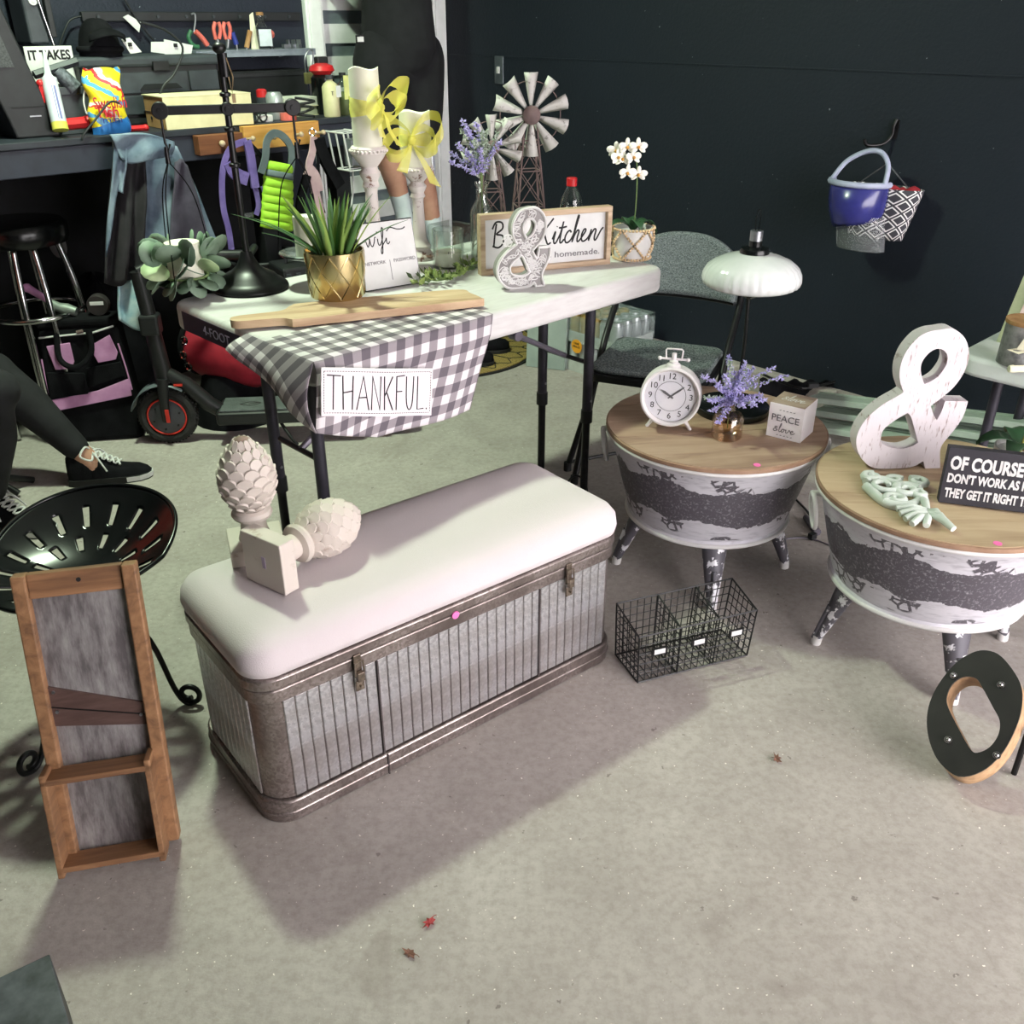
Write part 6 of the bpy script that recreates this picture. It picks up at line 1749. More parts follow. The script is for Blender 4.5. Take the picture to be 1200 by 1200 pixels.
b.add([bd(a0 - .5, .045), bd(a0 - .1, .055), bd(a0 + .35, .05), bd(a0 + .05, .04)], [(0, 1, 2, 3)]); b.add([bd(a0 - .1, .052), bd(a0 + .1, .085), bd(a0 + .2, .052)], [(0, 1, 2)]); b.build('bird_print', mat('bird_cream', (226, 222, 196), rough=.7), jb, solid=.001)
p = at(1190, 437, z2); b = MB()
rl_ = thing('twine_spool', 'small cream spool lying in front of the zinc jar', 'spool', p + Vector((.01, 0, .011)))
b.tube([(-.03, 0, 0), (-.02, 0, 0), (-.018, 0, 0), (.03, .002, 0)], [.009, .011, .0095, .0095], 12); b.build('spool', 'bird_cream', rl_, 50)
# burlap-covered board standing behind the jar
p0_ = at(1178, 405, z2) ; 
bb_ = thing('burlap_panel', 'tall cream and pink framed panel standing on the right-edge table', 'panel', p0_ + Vector((.0, .045, 0)), ROOM_A - PI / 2)
hb2 = hz(p0_, 318) - z2
b = MB(); b.hexa([(0, -.012, 0), (.22, -.012, 0), (.22, .012, 0), (0, .012, 0)], [(.030, -.012, hb2), (.20, -.012, hb2), (.20, .012, hb2), (.030, .012, hb2)]); b.build('frame', mat('sage_frame', (176, 184, 150), (156, 166, 132), rough=.7), bb_)
b = MB(); b.hexa([(.03, -.015, .02), (.20, -.015, .02), (.20, -.012, .02), (.03, -.012, .02)], [(.06, -.015, hb2 - .02), (.18, -.015, hb2 - .02), (.18, -.012, hb2 - .02), (.06, -.012, hb2 - .02)]); b.build('panel_face', mat('pink_linen', (226, 204, 200), (210, 186, 182), rough=.9), bb_)
# ================================================================ workbench wall
BN = 3.26
def bn(x, y, n): return at_plane(x, y, W(0, n), ROOM_A)
def en(p): return p.x * CA + p.y * SA, -p.x * SA + p.y * CA
BZ = bn(200, 153, BN).z
def rect(x0, x1, yt, yb, n, rest=True):
    """room-frame extents of an image box standing in the plane n"""
    ym = (yt + yb) / 2
    e0, e1 = en(bn(x0, ym, n))[0], en(bn(x1, ym, n))[0]
    xm = (x0 + x1) / 2
    return e0, e1, (BZ if rest else bn(xm, yb, n).z), bn(xm, yt, n).z
def bthing(name, label, cat, e, n, z, group=None, rz=0): return thing(name, label, cat, W(e, n, z), ROOM_A + rz, group)
# ---- bench
e_r = en(bn(416, 150, BN))[0]
bench = bthing('workbench', 'long black workbench along the back wall', 'workbench', 0, 0, 0)
def bbox(name, m, e0, e1, n0, n1, z0, z1, bev=.003, parent=bench):
    b = MB(); b.box(((e0 + e1) / 2, (n0 + n1) / 2, (z0 + z1) / 2), (e1 - e0, n1 - n0, z1 - z0)); return b.build(name, m, parent, bev=bev)
mat('bench_black', (40, 45, 54), (30, 34, 42), rough=.5)
mat('bench_dark', (22, 24, 28), (15, 16, 19), rough=.8)
mat('fascia_navy', (44, 48, 62), (36, 40, 52), rough=.55)
bbox('bench_top', 'bench_black', -1.7, e_r, BN, NW - .004, BZ - .022, BZ)
bbox('fascia', 'fascia_navy', -1.7, e_r - .01, BN + .006, BN + .03, BZ - .105, BZ - .022)
bbox('back_panel', 'bench_dark', -1.7, e_r - .02, NW - .03, NW - .01, 0, BZ - .024)
for e_ in (-1.6, -.2, 1.9, e_r - .04): bbox('leg', 'bench_dark', e_ - .035, e_ + .035, BN + .05, BN + .12, 0, BZ - .024)
# ---- peg rail on the wall
e0, e1, z0, z1 = rect(96, 352, 14, 25, NW - .02, False)
rl = bthing('wall_rail', 'long black tool rail screwed to the navy wall', 'rail', 0, 0, 0)
bbox('rail', 'black_plastic', e0, e1, NW - .022, NW - .002, z0, z1, parent=rl)
for k in range(8): 
    ee = e0 + (e1 - e0) * (k + .5) / 8; b = MB(); b.cyl((ee, NW - .028, (z0 + z1) / 2), (ee, NW - .02, (z0 + z1) / 2), .006, n=10); b.build('rail_screw', 'grey_plastic', rl)
# ---- tall black speaker case, leaning left
e0, e1, z0, z1 = rect(-12, 42, -30, 150, 3.42)
sp_ = bthing('tower_speaker', 'tall black tower case with grey grille at the left edge', 'speaker', (e0 + e1) / 2, 3.44, BZ)
wv = e1 - e0; hv = z1 - z0
b = MB(); b.hexa([(-wv / 2, -.09, 0), (wv / 2, -.09, 0), (wv / 2, .09, 0), (-wv / 2, .09, 0)], [(-wv / 2 - .12, -.09, hv), (wv / 2 - .12, -.09, hv), (wv / 2 - .12, .09, hv), (-wv / 2 - .12, .09, hv)]); b.build('cabinet', 'black_plastic', sp_, bev=.006)
b = MB(); b.hexa([(-wv * .38 - .045, -.094, hv * .45), (wv * .1 - .045, -.094, hv * .45), (wv * .1 - .045, -.088, hv * .45), (-wv * .38 - .045, -.088, hv * .45)], [(-wv * .38 - .10, -.094, hv * .97), (wv * .1 - .10, -.094, hv * .97), (wv * .1 - .10, -.088, hv * .97), (-wv * .38 - .10, -.088, hv * .97)]); b.build('grille', mat('grille_grey', (80, 80, 84), (52, 52, 56), rough=.8, scale=200), sp_)
b = MB(); b.box((0, -.0915, hv * .14), (.035, .002, .004)); b.build('badge', 'steel', sp_)
b = MB(); b.box((-.005, -.0912, hv * .2), (wv * .9, .001, .003)); b.build('panel_line', 'ink', sp_)
# ---- grey tool case on the wall beside it
e0, e1, z0, z1 = rect(24, 48, -30, 52, 3.66, False)
tc_ = bthing('wall_tool_case', 'grey plastic tool holder with chrome rod on the navy wall', 'tool holder', (e0 + e1) / 2, 3.70, z0)
b = MB(); b.box((0, 0, (z1 - z0) / 2), (e1 - e0, .14, z1 - z0)); b.build('case', 'grey_plastic', tc_, bev=.008)
b = MB(); b.cyl(((e1 - e0) / 2 + .006, -.08, -.02), ((e1 - e0) / 2 - .03, -.08, z1 - z0), .005, n=10); b.build('chrome_rod', 'chrome', tc_, 40)
b = MB(); b.box(((e1 - e0) / 2 + .012, -.06, .08), (.02, .04, .12)); b.build('latch', 'black_plastic', tc_, bev=.003)
b = MB(); b.cyl((0, -.076, .13), (0, -.07, .13), .014, n=18); b.cyl((0, -.079, .13), (0, -.074, .13), .006, n=12); b.build('round_logo', 'paper_white', tc_, 40)
# ---- tin sign
e0, e1, z0, z1 = rect(33, 89, 54, 106, 3.555)
ts = bthing('tin_sign', 'white tin sign reading IT TAKES propped on the workbench', 'sign', (e0 + e1) / 2, 3.56, BZ, rz=0)
zb_ = .0; hs_ = z1 - BZ; ws_ = e1 - e0
b = MB(); b.box((0, 0, hs_ / 2), (ws_, .006, hs_)); b.build('plate', 'paper_white', ts, bev=.001)
Mt_ = basis((0, -.0036, 0), (1, 0, 0), (0, 0, 1))
lettering('IT TAKES', 'ink', ts, Mt_ @ Matrix.Translation((0, hs_ - .026, 0)), fit=(ws_ * .88, .030), bold=.003)
lettering('S', 'ink', ts, Mt_ @ Matrix.Translation((ws_ * .36, hs_ * .44, 0)), fit=(.028, .036), bold=.003)
# ---- caulk tube leaning on the bin
base = bn(71, 152, 3.31); top = bn(57, 92, 3.36); nz = bn(51, 58, 3.39)
cb_ = thing('caulk_tube', 'white caulk tube with pointed nozzle leaning on the grey bin', 'caulk tube', Vector((base.x, base.y, BZ)))
o_ = Vector((base.x, base.y, BZ)); base = Vector((0, 0, .024)); top -= o_; nz -= o_
b = MB(); b.tube([base, top], .024, 18); tbm = b.build('tube', mat('caulk_white', (206, 212, 222), (186, 192, 206), rough=.35), cb_, 40)
b = MB(); b.tube([top, top.lerp(nz, .15), nz], [.019, .011, .003], 12); b.build('nozzle', mat('nozzle_clear', (216, 226, 230), rough=.3), cb_, 50)
b = MB(); b.tube([base - (top - base).normalized() * .003, base + (top - base).normalized() * .02], .0245, 18); b.build('end_cap', mat('yellow_cap', (220, 214, 96), rough=.5), cb_, 50)
d_ = (top - base).normalized(); Mtx = basis(base.lerp(top, .55) + Vector((SA, -CA, 0)) * .0246, d_, Vector((-CA, -SA, 0)))
b = MB(); b.box((0, 0, 0), (.10, .012, .0008), M=Mtx); b.build('print_band', mat('caulk_print', (112, 112, 168), rough=.6), tbm)
# ---- grey bin and tools in it
e0, e1, z0, z1 = rect(64, 106, 101, 146, 3.42)
bi = bthing('storage_bin', 'dark grey open plastic bin on the workbench', 'bin', (e0 + e1) / 2, 3.47, BZ)
wv, hv = e1 - e0, z1 - z0
for sx, sy, dx_, dy_ in ((0, -.07, wv, .004), (0, .07, wv, .004), (-wv / 2, 0, .004, .14), (wv / 2, 0, .004, .14)):
    b = MB(); b.box((sx, sy, hv / 2), (dx_, dy_, hv)); b.build('bin_side', 'grey_plastic', bi)
b = MB(); b.box((0, 0, .003), (wv, .14, .006)); b.build('bin_floor', 'grey_plastic', bi)
b = MB(); b.box((0, -.073, hv - .012), (wv + .01, .008, .024)); b.build('rim', 'grey_plastic', bi, bev=.002)
p0, p1 = bn(40, 88, 3.41), bn(90, 72, 3.41)
scp = thing('paint_scraper', 'grey wide paint scraper lying across the bin', 'scraper', p0.lerp(p1, .5)); o_ = p0.lerp(p1, .5)
b = MB(); b.tube([p0 - o_, p1 - o_], .014, 6); b.build('blade_holder', 'grey_plastic', scp)
q0, q1 = bn(66, 82, 3.41) - o_, bn(88, 104, 3.40) - o_
b = MB(); b.tube([q0, q1], [.022, .026], 8); b.build('grip', mat('scraper_print', (110, 116, 124), (44, 46, 52), rough=.5, scale=70), scp, 50)
# white cup edge in the bin
e0, e1, z0, z1 = rect(64, 86, 92, 103, 3.46, False)
cp = bthing('white_cap', 'white plastic lid lying in the grey bin', 'lid', (e0 + e1) / 2, 3.47, z0 - .02)
b = MB(); b.lathe([(.034, 0), (.034, .018), (.028, .034), (.0, .04)], 24); b.build('lid', 'paper_white', cp, 50)
# ---- red clamps
def red_bar(label, x0, y0, x1, y1, n, r):
    p0, p1 = bn(x0, y0, n), bn(x1, y1, n); z = BZ + r; p0.z = max(p0.z, z); p1.z = max(p1.z, z)
    o = thing('red_clamp', label, 'clamp', p0); b = MB(); b.tube([Vector((0, 0, 0)), (p1 - p0) * .5, p1 - p0], r, 8); b.build('bar', 'red_plastic', o, 40)
    b = MB(); b.ball(p1 - p0, r * 1.25, 10); b.build('end_cap', 'red_plastic', o, 60)
red_bar('red bar clamp standing behind the caulk tube', 55, 148, 47, 98, 3.36, .010)
red_bar('red tool handle lying behind the candy bag', 76, 146, 104, 143, 3.36, .018)
red_bar('red tool tip lying right of the candy bag', 150, 151, 171, 151, 3.32, .009)
# ---- candy bag
e0, e1, z0, z1 = rect(104, 148, 81, 156, 3.30)
bg_ = bthing('candy_bag', 'yellow and blue candy bag standing on the workbench', 'candy bag', (e0 + e1) / 2, 3.315, BZ, rz=-.05)
wv, hv = e1 - e0, z1 - BZ
t = NT('candy_print'); x, y, z = t.sep(t.coord('Object'))
wob = t.noise(t.coord('Object'), 13, 3, .5, .8); sl = t.math('ADD', t.math('ADD', z, t.math('MULTIPLY', x, .75)), t.math('MULTIPLY', wob, .10))
f_ = t.math('FRACT', t.math('MULTIPLY', sl, 8.5))
col = t.ramp(f_, [(0, srgb(244, 222, 48)), (.42, srgb(88, 160, 214)), (.58, srgb(244, 222, 48)), (.76, srgb(206, 52, 56)), (.86, srgb(240, 232, 228))], 'CONSTANT')
low = t.math('LESS_THAN', t.math('ADD', z, t.math('MULTIPLY', x, -.25)), .036); t.color(t.mix(low, col, srgb(48, 116, 190))); CANDY = t.set(.3)
b = MB()
def bagf(u, v):
    a = 2 * PI * u; th_ = .030 * (1 - .75 * v ** 3) * (1 - .3 * (1 - v) ** 6); w2 = wv / 2 * (1 - .06 * v + .05 * math.sin(9 * v))
    return Vector((w2 * (abs(math.cos(a)) ** .6) * (1 if math.cos(a) > 0 else -1) + .004 * math.sin(14 * v), th_ * math.sin(a) + .003 * math.sin(11 * v + 4 * a), hv * v + .006 * v * math.sin(3 * a)))
b.grid(bagf, 32, 24); b.build('bag', CANDY, bg_, 60)
Mtc = basis((0, -.041, 0), (1, 0, 0), (0, 0, 1))
mat('candy_red', (196, 32, 48), rough=.5)
lettering('Swedish', 'candy_red', bg_, Mtc @ Matrix.Translation((-.002, hv * .50, 0)), fit=(wv * .86, .036), bold=.001)
lettering('Fish', 'candy_red', bg_, Mtc @ Matrix.Translation((-.012, hv * .355, 0)), fit=(wv * .52, .034), bold=.001)
lettering('mini', mat('candy_blue', (40, 70, 150), rough=.5), bg_, Mtc @ Matrix.Translation((-.004, hv * .235, 0)), fit=(wv * .5, .020))
# ---- black tool chest
e0, e1, z0, z1 = rect(97, 258, 66, 130, 3.51)
tb = bthing('tool_chest', 'wide black plastic tool chest with drawers on the workbench', 'tool chest', (e0 + e1) / 2, 3.645, BZ)
wv, hv = e1 - e0, z1 - BZ
mat('chest_grey', (56, 62, 68), (44, 49, 55), rough=.55)
b = MB(); b.box((0, 0, hv * .44), (wv, .26, hv * .88)); b.build('body', 'black_plastic', tb, bev=.006)
b = MB(); b.box((0, -.004, hv * .93), (wv + .012, .275, hv * .16)); lid_ = b.build('lid', 'chest_grey', tb, bev=.01)
b = MB(); b.box((.03, -.142, hv * .86), (.06, .012, .03)); b.build('lid_latch', 'black_plastic', lid_, bev=.002)
for k, (zz, hh_) in enumerate(((.62, .30), (.30, .28))):
    for (xa, xb) in ((-.49, -.30), (-.285, .25), (.265, .49)):
        b = MB(); b.box(((xa + xb) / 2 * wv, -.132, hv * zz), ((xb - xa) * wv, .012, hv * hh_)); dr = b.build('drawer', 'chest_grey', tb, bev=.002)
        if xb - xa > .4:
            b = MB(); b.hexa([(-.06, -.142, hv * (zz - .10)), (.10, -.142, hv * (zz - .10)), (.10, -.136, hv * (zz - .10)), (-.06, -.136, hv * (zz - .10))], [(-.04, -.142, hv * (zz - .02)), (.08, -.142, hv * (zz - .02)), (.08, -.136, hv * (zz - .02)), (-.04, -.136, hv * (zz - .02))]); b.build('finger_pull', 'bench_dark', dr)
ZTB = BZ + hv * 1.01
# black cap on the chest
e0, e1, z0, z1 = rect(95, 142, 22, 64, 3.55, False)
hat = bthing('padded_hat', 'black padded hat with a peak on the tool chest', 'hat', (e0 + e1) / 2, 3.58, ZTB + .002)
wv2, hv2 = e1 - e0, z1 - ZTB
b = MB(); b.grid(lambda u, v: Vector((wv2 / 2 * math.cos(2 * PI * u) * math.cos(v * 1.4), .075 * math.sin(2 * PI * u) * math.cos(v * 1.4), hv2 * math.sin(v * PI / 2))), 28, 12); b.build('crown', 'black_fabric', hat, 70)
b = MB(); b.grid(lambda u, v: Vector((wv2 * .45 * (2 * u - 1), -.075 - .05 * v * (1 - (2 * u - 1) ** 2), hv2 * .55 + .02 * (1 - (2 * u - 1) ** 2) - .02 * v)), 16, 5); b.build('peak', 'black_fabric', hat, 70, solid=.005)
b = MB(); b.tube([(wv2 * .48 * math.cos(2 * PI * k / 30), .074 * math.sin(2 * PI * k / 30), .02) for k in range(30)], .011, 8, True); b.build('brim_roll', 'black_fabric', hat, 60)
# cards and papers on the chest
def card(label, x0, y0, x1, y1, x2, y2, x3, y3, n, name='paper_card', marks=True):
    q = [bn(x, y, n) for x, y in ((x0, y0), (x1, y1), (x2, y2), (x3, y3))]
    o_ = sum(q, Vector()) / 4; o = thing(name, label, 'paper', o_); nn = Vector((SA, -CA, 0)) * .0012
    b = MB(); b.hexa([p - o_ + nn for p in q], [p - o_ - nn for p in q]); b.build('card', 'paper_white', o)
    if marks:
        c = q[0].lerp(q[2], .4) - o_ + nn * 1.6; b = MB(); b.box(c, (.012, .012, .012), ROOM_A); b.build('printed_square', 'ink', o)
card('white paper strip tucked into the cables above the tool chest', 144, 20, 150, 17, 165, 26, 163, 38, NW - .03, marks=False)
card('white gift card leaning on the black cap', 142, 46, 152, 44, 166, 61, 153, 63, 3.52)
card('white printed card on the tool chest, leftmost of two', 177, 49, 193, 49, 193, 63, 177, 61, 3.56, marks=False)
card('white card with a dark print on the tool chest', 192, 46, 226, 53, 224, 63, 193, 64, 3.60)
# thin black cables against the wall
def cable(label, pts, n, r=.004, m='black_plastic', name='wall_cable'):
    P = [bn(x, y, n) for x, y in pts]; o = thing(name, label, 'cable', P[0]); b = MB(); b.tube(catmull([p - P[0] for p in P], 6), r, 8); b.build('cable', m, o, 60)
    return o
cable('black cable drooping down the wall to the tool chest', [(142, -8), (160, 22), (182, 50)], NW - .03)
cable('black cable curving over the tool chest front', [(166, 26), (195, 36), (214, 56), (205, 85), (192, 100), (187, 112)], 3.42, .004)
cable('thin black cable from the rail to the tin sign', [(95, 19), (82, 24), (74, 40), (70, 53)], NW - .03, .003)
cable('white charging cable beside the candy bag', [(100, 99), (98, 118), (101, 132), (104, 134)], 3.33, .0028, 'paper_white')
cable('black cable trailing over the bench edge by the candy bag', [(140, 121), (128, 120), (112, 140), (98, 158), (97, 165)], 3.25, .0035)
# ---- shallow carton
cq = bthing('shallow_carton', 'flat cream cardboard carton on the workbench behind the scale', 'carton', en(bn(225, 150, 3.40))[0], 3.375, BZ + .001, rz=math.radians(-3))
e0, e1, z0, z1 = rect(196, 295, 112, 160, 3.27)
wv = (e1 - e0) * 1.0; hv = .10
mat('carton_cream', (226, 216, 178), (214, 202, 162), rough=.85); mat('carton_brown', (190, 148, 100), (168, 126, 82), rough=.9)
ex0 = e0 - en(bn(225, 150, 3.40))[0]; 
b = MB(); b.hexa([(ex0, -.11, 0), (ex0 + wv, -.11, 0), (ex0 + wv, .06, 0), (ex0, .06, 0)], [(ex0, -.11, hv), (ex0 + wv, -.11, hv), (ex0 + wv, .06, hv), (ex0, .06, hv)]); b.build('box', 'carton_brown', cq, bev=.001)
b = MB(); b.box((ex0 + wv / 2, -.025, hv + .002), (wv + .006, .176, .003)); b.build('lid_panel', 'carton_cream', cq)
b = MB(); b.box((ex0 + wv / 2, -.1115, hv / 2), (wv + .004, .002, hv)); b.build('front_panel', 'carton_cream', cq)
b = MB(); b.box((ex0 - .001, -.025, hv / 2), (.0015, .168, .002)); b.build('flap_line', 'ink', cq)
for yy, zz in ((-.05, .072), (.01, .03)): 
    b = MB(); b.cyl((ex0 - .002, yy, zz), (ex0 + .001, yy, zz), .006, n=10); b.build('vent_hole', 'ink', cq)
# ---- small brown drawer unit and oak peg rail on the bench front
e0, e1, z0, z1 = rect(231, 284, 157, 180, BN - .03, False)
dw = bthing('drawer_unit', 'small brown wooden drawer front with a round knob under the bench edge', 'drawer', (e0 + e1) / 2, BN - .022, z0)
b = MB(); b.box((0, 0, (z1 - z0) / 2), (e1 - e0, .04, z1 - z0)); b.build('drawer_front', 'brown_wood', dw, bev=.002)
b = MB(); b.ball((-.005, -.034, (z1 - z0) * .55), .011, 12); b.cyl((-.005, -.03, (z1 - z0) * .55), (-.005, -.018, (z1 - z0) * .55), .005, n=8); b.build('knob', 'frame_wood', dw, 60)
e0, e1, z0, z1 = rect(286, 375, 145, 172, BN - .03, False)
pr_ = bthing('peg_rail', 'light oak peg rail on the bench front holding the dog gear', 'peg rail', (e0 + e1) / 2, BN - .015, z0)
b = MB(); b.box((0, 0, (z1 - z0) / 2), (e1 - e0, .028, z1 - z0)); b.build('rail', 'oak_rail', pr_, bev=.002)
pegs = []
for xx in (289, 314, 346, 372):
    ee = en(bn(xx, 160, BN - .03))[0] - (e0 + e1) / 2; b = MB(); b.cyl((ee, -.012, (z1 - z0) * .45), (ee, -.055, (z1 - z0) * .52), .006, n=10); b.ball((ee, -.058, (z1 - z0) * .53), .010, 10); b.build('peg', 'frame_wood', pr_, 60); pegs.append(W((e0 + e1) / 2 + ee, BN - .06, z0 + (z1 - z0) * .5))
# ---- grey wall shelf with tools
e0, e1, z0, z1 = rect(226, 366, 58, 64, 3.66, False)
SHZ = z1; 
sh = bthing('tool_shelf', 'grey steel wall shelf crowded with hand tools', 'shelf', (e0 + e1) / 2, 3.72, SHZ)
mat('shelf_grey', (150, 158, 170), (126, 134, 146), rough=.45, metal=.3)
b = MB(); b.box((0, 0, -.006), (e1 - e0, .17, .012)); b.build('board', 'shelf_grey', sh, bev=.002)
b = MB(); b.box((0, -.083, -.012), (e1 - e0, .004, .024)); b.build('lip', 'shelf_grey', sh)
for xx in (.06, .19): 
    b = MB(); b.add([(xx, .08, -.012), (xx, -.06, -.012), (xx, .08, -.035), (xx + .004, .08, -.012), (xx + .004, -.06, -.012), (xx + .004, .08, -.035)], [(0, 1, 2), (3, 5, 4), (0, 3, 4, 1), (1, 4, 5, 2), (2, 5, 3, 0)]); b.build('bracket', 'shelf_grey', sh)
def shelf_pt(x, y=60, n=3.68): return bn(x, y, n)
def handle_tool(name, label, cat, pts, r, m, n=3.68, tip=None):
    P = [bn(x, y, n) for x, y in pts]; P[-1].z = max(P[-1].z, SHZ + .004) if False else P[-1].z
    o = thing(name, label, cat, P[0]); b = MB(); b.tube(catmull([p - P[0] for p in P], 4), r, 10); b.build('handle', m, o, 60)
    if tip: 
        T = [bn(x, y, n) - P[0] for x, y in tip]; b = MB(); b.tube(T, .004, 8); b.build('shaft', 'steel', o, 60)
    return o
mat('tool_coral', (216, 112, 100), (190, 84, 78), rough=.5); mat('tool_green', (56, 112, 78), (40, 86, 60), rough=.5); mat('tool_blue', (48, 62, 150), (38, 50, 124), rough=.5)
def pliers(label, x, dx_):
    o = thing('pliers', label, 'pliers', bn(x, 60, 3.68) * 1); o.location.z = SHZ
    c = bn(x, 60, 3.68); c.z = SHZ
    for s in (-1, 1):
        P = [bn(x + dx_ + s * 2, 26, 3.68) - c, bn(x + dx_ * .6 + s * 4, 34, 3.68) - c, bn(x + s * 2, 46, 3.68) - c]
        b = MB(); b.tube(catmull(P, 4), .0075, 8); b.build('handle', 'tool_coral', o, 60)
    b = MB(); b.tube([bn(x, 46, 3.68) - c, Vector((0, 0, .004))], [.010, .006], 8); b.build('jaw', 'steel', o, 60)
pliers('coral-handled pliers upright on the shelf, left of two', 255, -1)
pliers('coral-handled pliers upright on the shelf beside the blue driver', 267, -2)
handle_tool('screwdriver', 'screwdriver with coral and grey handle lying on the shelf', 'screwdriver', [(229, 37), (237, 45), (243, 53)], .010, 'tool_coral', tip=[(243, 53), (251, 57)])
handle_tool('screwdriver', 'short blue screwdriver on the shelf by the pliers', 'screwdriver', [(272, 38), (275, 46), (277, 52)], .010, 'tool_blue', tip=[(277, 52), (278, 59)])
handle_tool('green_hook_tool', 'green handled tool hooked on the shelf end', 'tool', [(224, 36), (221, 44), (226, 53), (233, 55)], .008, 'tool_green')
handle_tool('wire_hook', 'silver wire hook hanging from the rail', 'hook', [(224, 17), (228, 16), (229, 24), (227, 38)], .0035, 'steel', NW - .05)
handle_tool('awl', 'brown wooden handled awl upright on the shelf', 'awl', [(293, 36), (291, 46), (289, 56)], .010, 'cork', tip=[(289, 56), (288.5, 60)])
p = shelf_pt(309); p.z = SHZ
gb2 = thing('label_bottle', 'square glass bottle with white label on the tool shelf', 'bottle', p, ROOM_A)
hb_ = hz(p, 18) - SHZ
b = MB(); b.box((0, 0, hb_ * .33), (.062, .05, hb_ * .66)); b.lathe([(.026, hb_ * .66), (.012, hb_ * .82), (.012, hb_), (0, hb_)], 16); b.build('glass', 'clear_glass', gb2, 50)
b = MB(); b.box((0, -.0262, hb_ * .34), (.056, .0015, hb_ * .5)); b.build('label', mat('pale_label', (214, 224, 232), rough=.7), gb2)
b = MB(); b.lathe([(0, hb_), (.014, hb_), (.014, hb_ + .012), (0, hb_ + .012)], 14); b.build('stopper', 'cork', gb2, 40)
p = shelf_pt(300); p.z = SHZ; ct = thing('cork_tag', 'cream paper tag leaning on the labelled bottle', 'tag', p + Vector((0, 0, .0)), ROOM_A)
b = MB(); b.hexa([(-.018, 0, 0), (.014, 0, 0), (.014, .003, 0), (-.018, .003, 0)], [(-.004, .01, .12), (.012, .01, .13), (.012, .013, .13), (-.004, .013, .12)]); b.build('tag', 'bird_cream', ct)
p = shelf_pt(319); p.z = SHZ; rk = thing('ball_gauge', 'small tool with a coral ball top on the shelf end', 'tool', p, ROOM_A)
b = MB(); b.ball((0, 0, .052), .017, 12); b.build('knob', 'tool_coral', rk, 60); b = MB(); b.cyl((0, 0, 0), (0, 0, .05), .009, n=10); b.build('stem', 'grey_plastic', rk, 40)
for i, xx in enumerate((336, 343, 350)):
    p = shelf_pt(xx); p.z = SHZ; o = thing('metal_bracket', ('left', 'middle', 'right')[i] + 'most of three small grey brackets on the shelf end' if i != 1 else 'middle of three small grey brackets on the shelf end', 'bracket', p, ROOM_A + .3 * i, 'small brackets on the shelf'); b = MB(); b.box((0, 0, .008), (.03, .02, .016)); b.box((.01, 0, .022), (.006, .018, .02)); b.build('bracket', 'steel', o)
# padlock on the shelf corner
c = bn(362, 90, 3.56)
pd = thing('padlock', 'brass padlock hanging from the shelf corner by its shackle', 'padlock', c, ROOM_A)
b = MB(); b.box((0, 0, -.005), (.040, .016, .042)); b.build('body', mat('padlock_brass', (170, 164, 112), (140, 134, 88), rough=.35, metal=.6), pd, bev=.003)
b = MB(); b.tube(catmull([(-.012, 0, .014), (-.012, 0, .06), (.0, 0, .085), (.02, 0, .10), (.03, 0, .085), (.022, 0, .04), (.012, 0, .014)], 5), .0035, 8); b.build('shackle', 'steel', pd, 60)
# dark open box under the shelf
e0, e1, z0, z1 = rect(268, 356, 82, 112, 3.70)
dk = bthing('dark_panel_box', 'matt black empty box under the tool shelf', 'box', (e0 + e1) / 2, 3.735, BZ)
b = MB(); b.box((0, 0, (z1 - BZ) / 2), (e1 - e0, .13, z1 - BZ)); b.build('box', 'bench_dark', dk, bev=.003)
b = MB(); b.box((0, -.066, (z1 - BZ) * .9), (e1 - e0, .004, .012)); b.build('edge_strip', 'black_plastic', dk)
# ---- cans, bottles on the bench right end
def lathe_thing(name, label, cat, x, ytop, n, prof, parts, rest=BZ, yb=None):
    p = bn(x, 140, n); p.z = rest; h = hz(p, ytop) - rest
    o = thing(name, label, cat, p, ROOM_A)
    for nm, m, pf in parts:
        b = MB(); b.lathe([(r_, z_ * h) for r_, z_ in pf], 26); b.build(nm, m, o, 45)
    return o
mat('can_blue', (60, 78, 160), (48, 62, 136), rough=.4)
lathe_thing('drink_can', 'silver drink can with a blue band on the workbench', 'can', 324, 108, 3.34, None, [('can', 'can_silver', [(0, 0), (.027, 0), (.031, .05), (.031, .88), (.025, .97), (.024, 1), (0, .985)]), ('blue_band', 'can_blue', [(.0312, .3), (.0316, .3), (.0316, .62), (.0312, .62)])])
lathe_thing('red_cap_tin', 'small tin with a red cap behind the drink can', 'tin', 310, 104, 3.50, None, [('tin', 'grey_plastic', [(0, 0), (.022, 0), (.022, .7), (0, .7)]), ('red_cap', 'red_plastic', [(0, .7), (.02, .7), (.02, .95), (.012, 1), (0, 1)])])
o = lathe_thing('spray_can', 'tall black canister with a red trigger top', 'canister', 382, 74, 3.42, None, [('canister', 'black_gloss', [(0, 0), (.042, 0), (.045, .03), (.045, .72), (.03, .8), (0, .8)]), ('red_top', 'red_plastic', [(.03, .76), (.036, .8), (.05, .86), (.044, .95), (.02, 1), (0, 1)])])
b = MB(); hh_ = .30; b.box((.02, .03, .155), (.05, .03, .10)); b.build('black_handle', 'black_plastic', o, bev=.006)
p_ = bn(391, 140, 3.30)
b = None
mat('cream_liquid', (206, 200, 160), (190, 184, 142), rough=.4); mat('green_liquid', (92, 106, 62), (70, 84, 48), rough=.4)
o = lathe_thing('soap_bottle', 'cream coloured bottle with a white label at the bench end', 'bottle', 390, 88, 3.30, None, [('liquid_body', 'cream_liquid', [(0, 0), (.030, 0), (.032, .03), (.032, .72), (.024, .80), (.012, .86), (.012, .92), (0, .92)]), ('pump_cap', 'grey_plastic', [(0, .9), (.015, .9), (.015, 1), (0, 1)])])
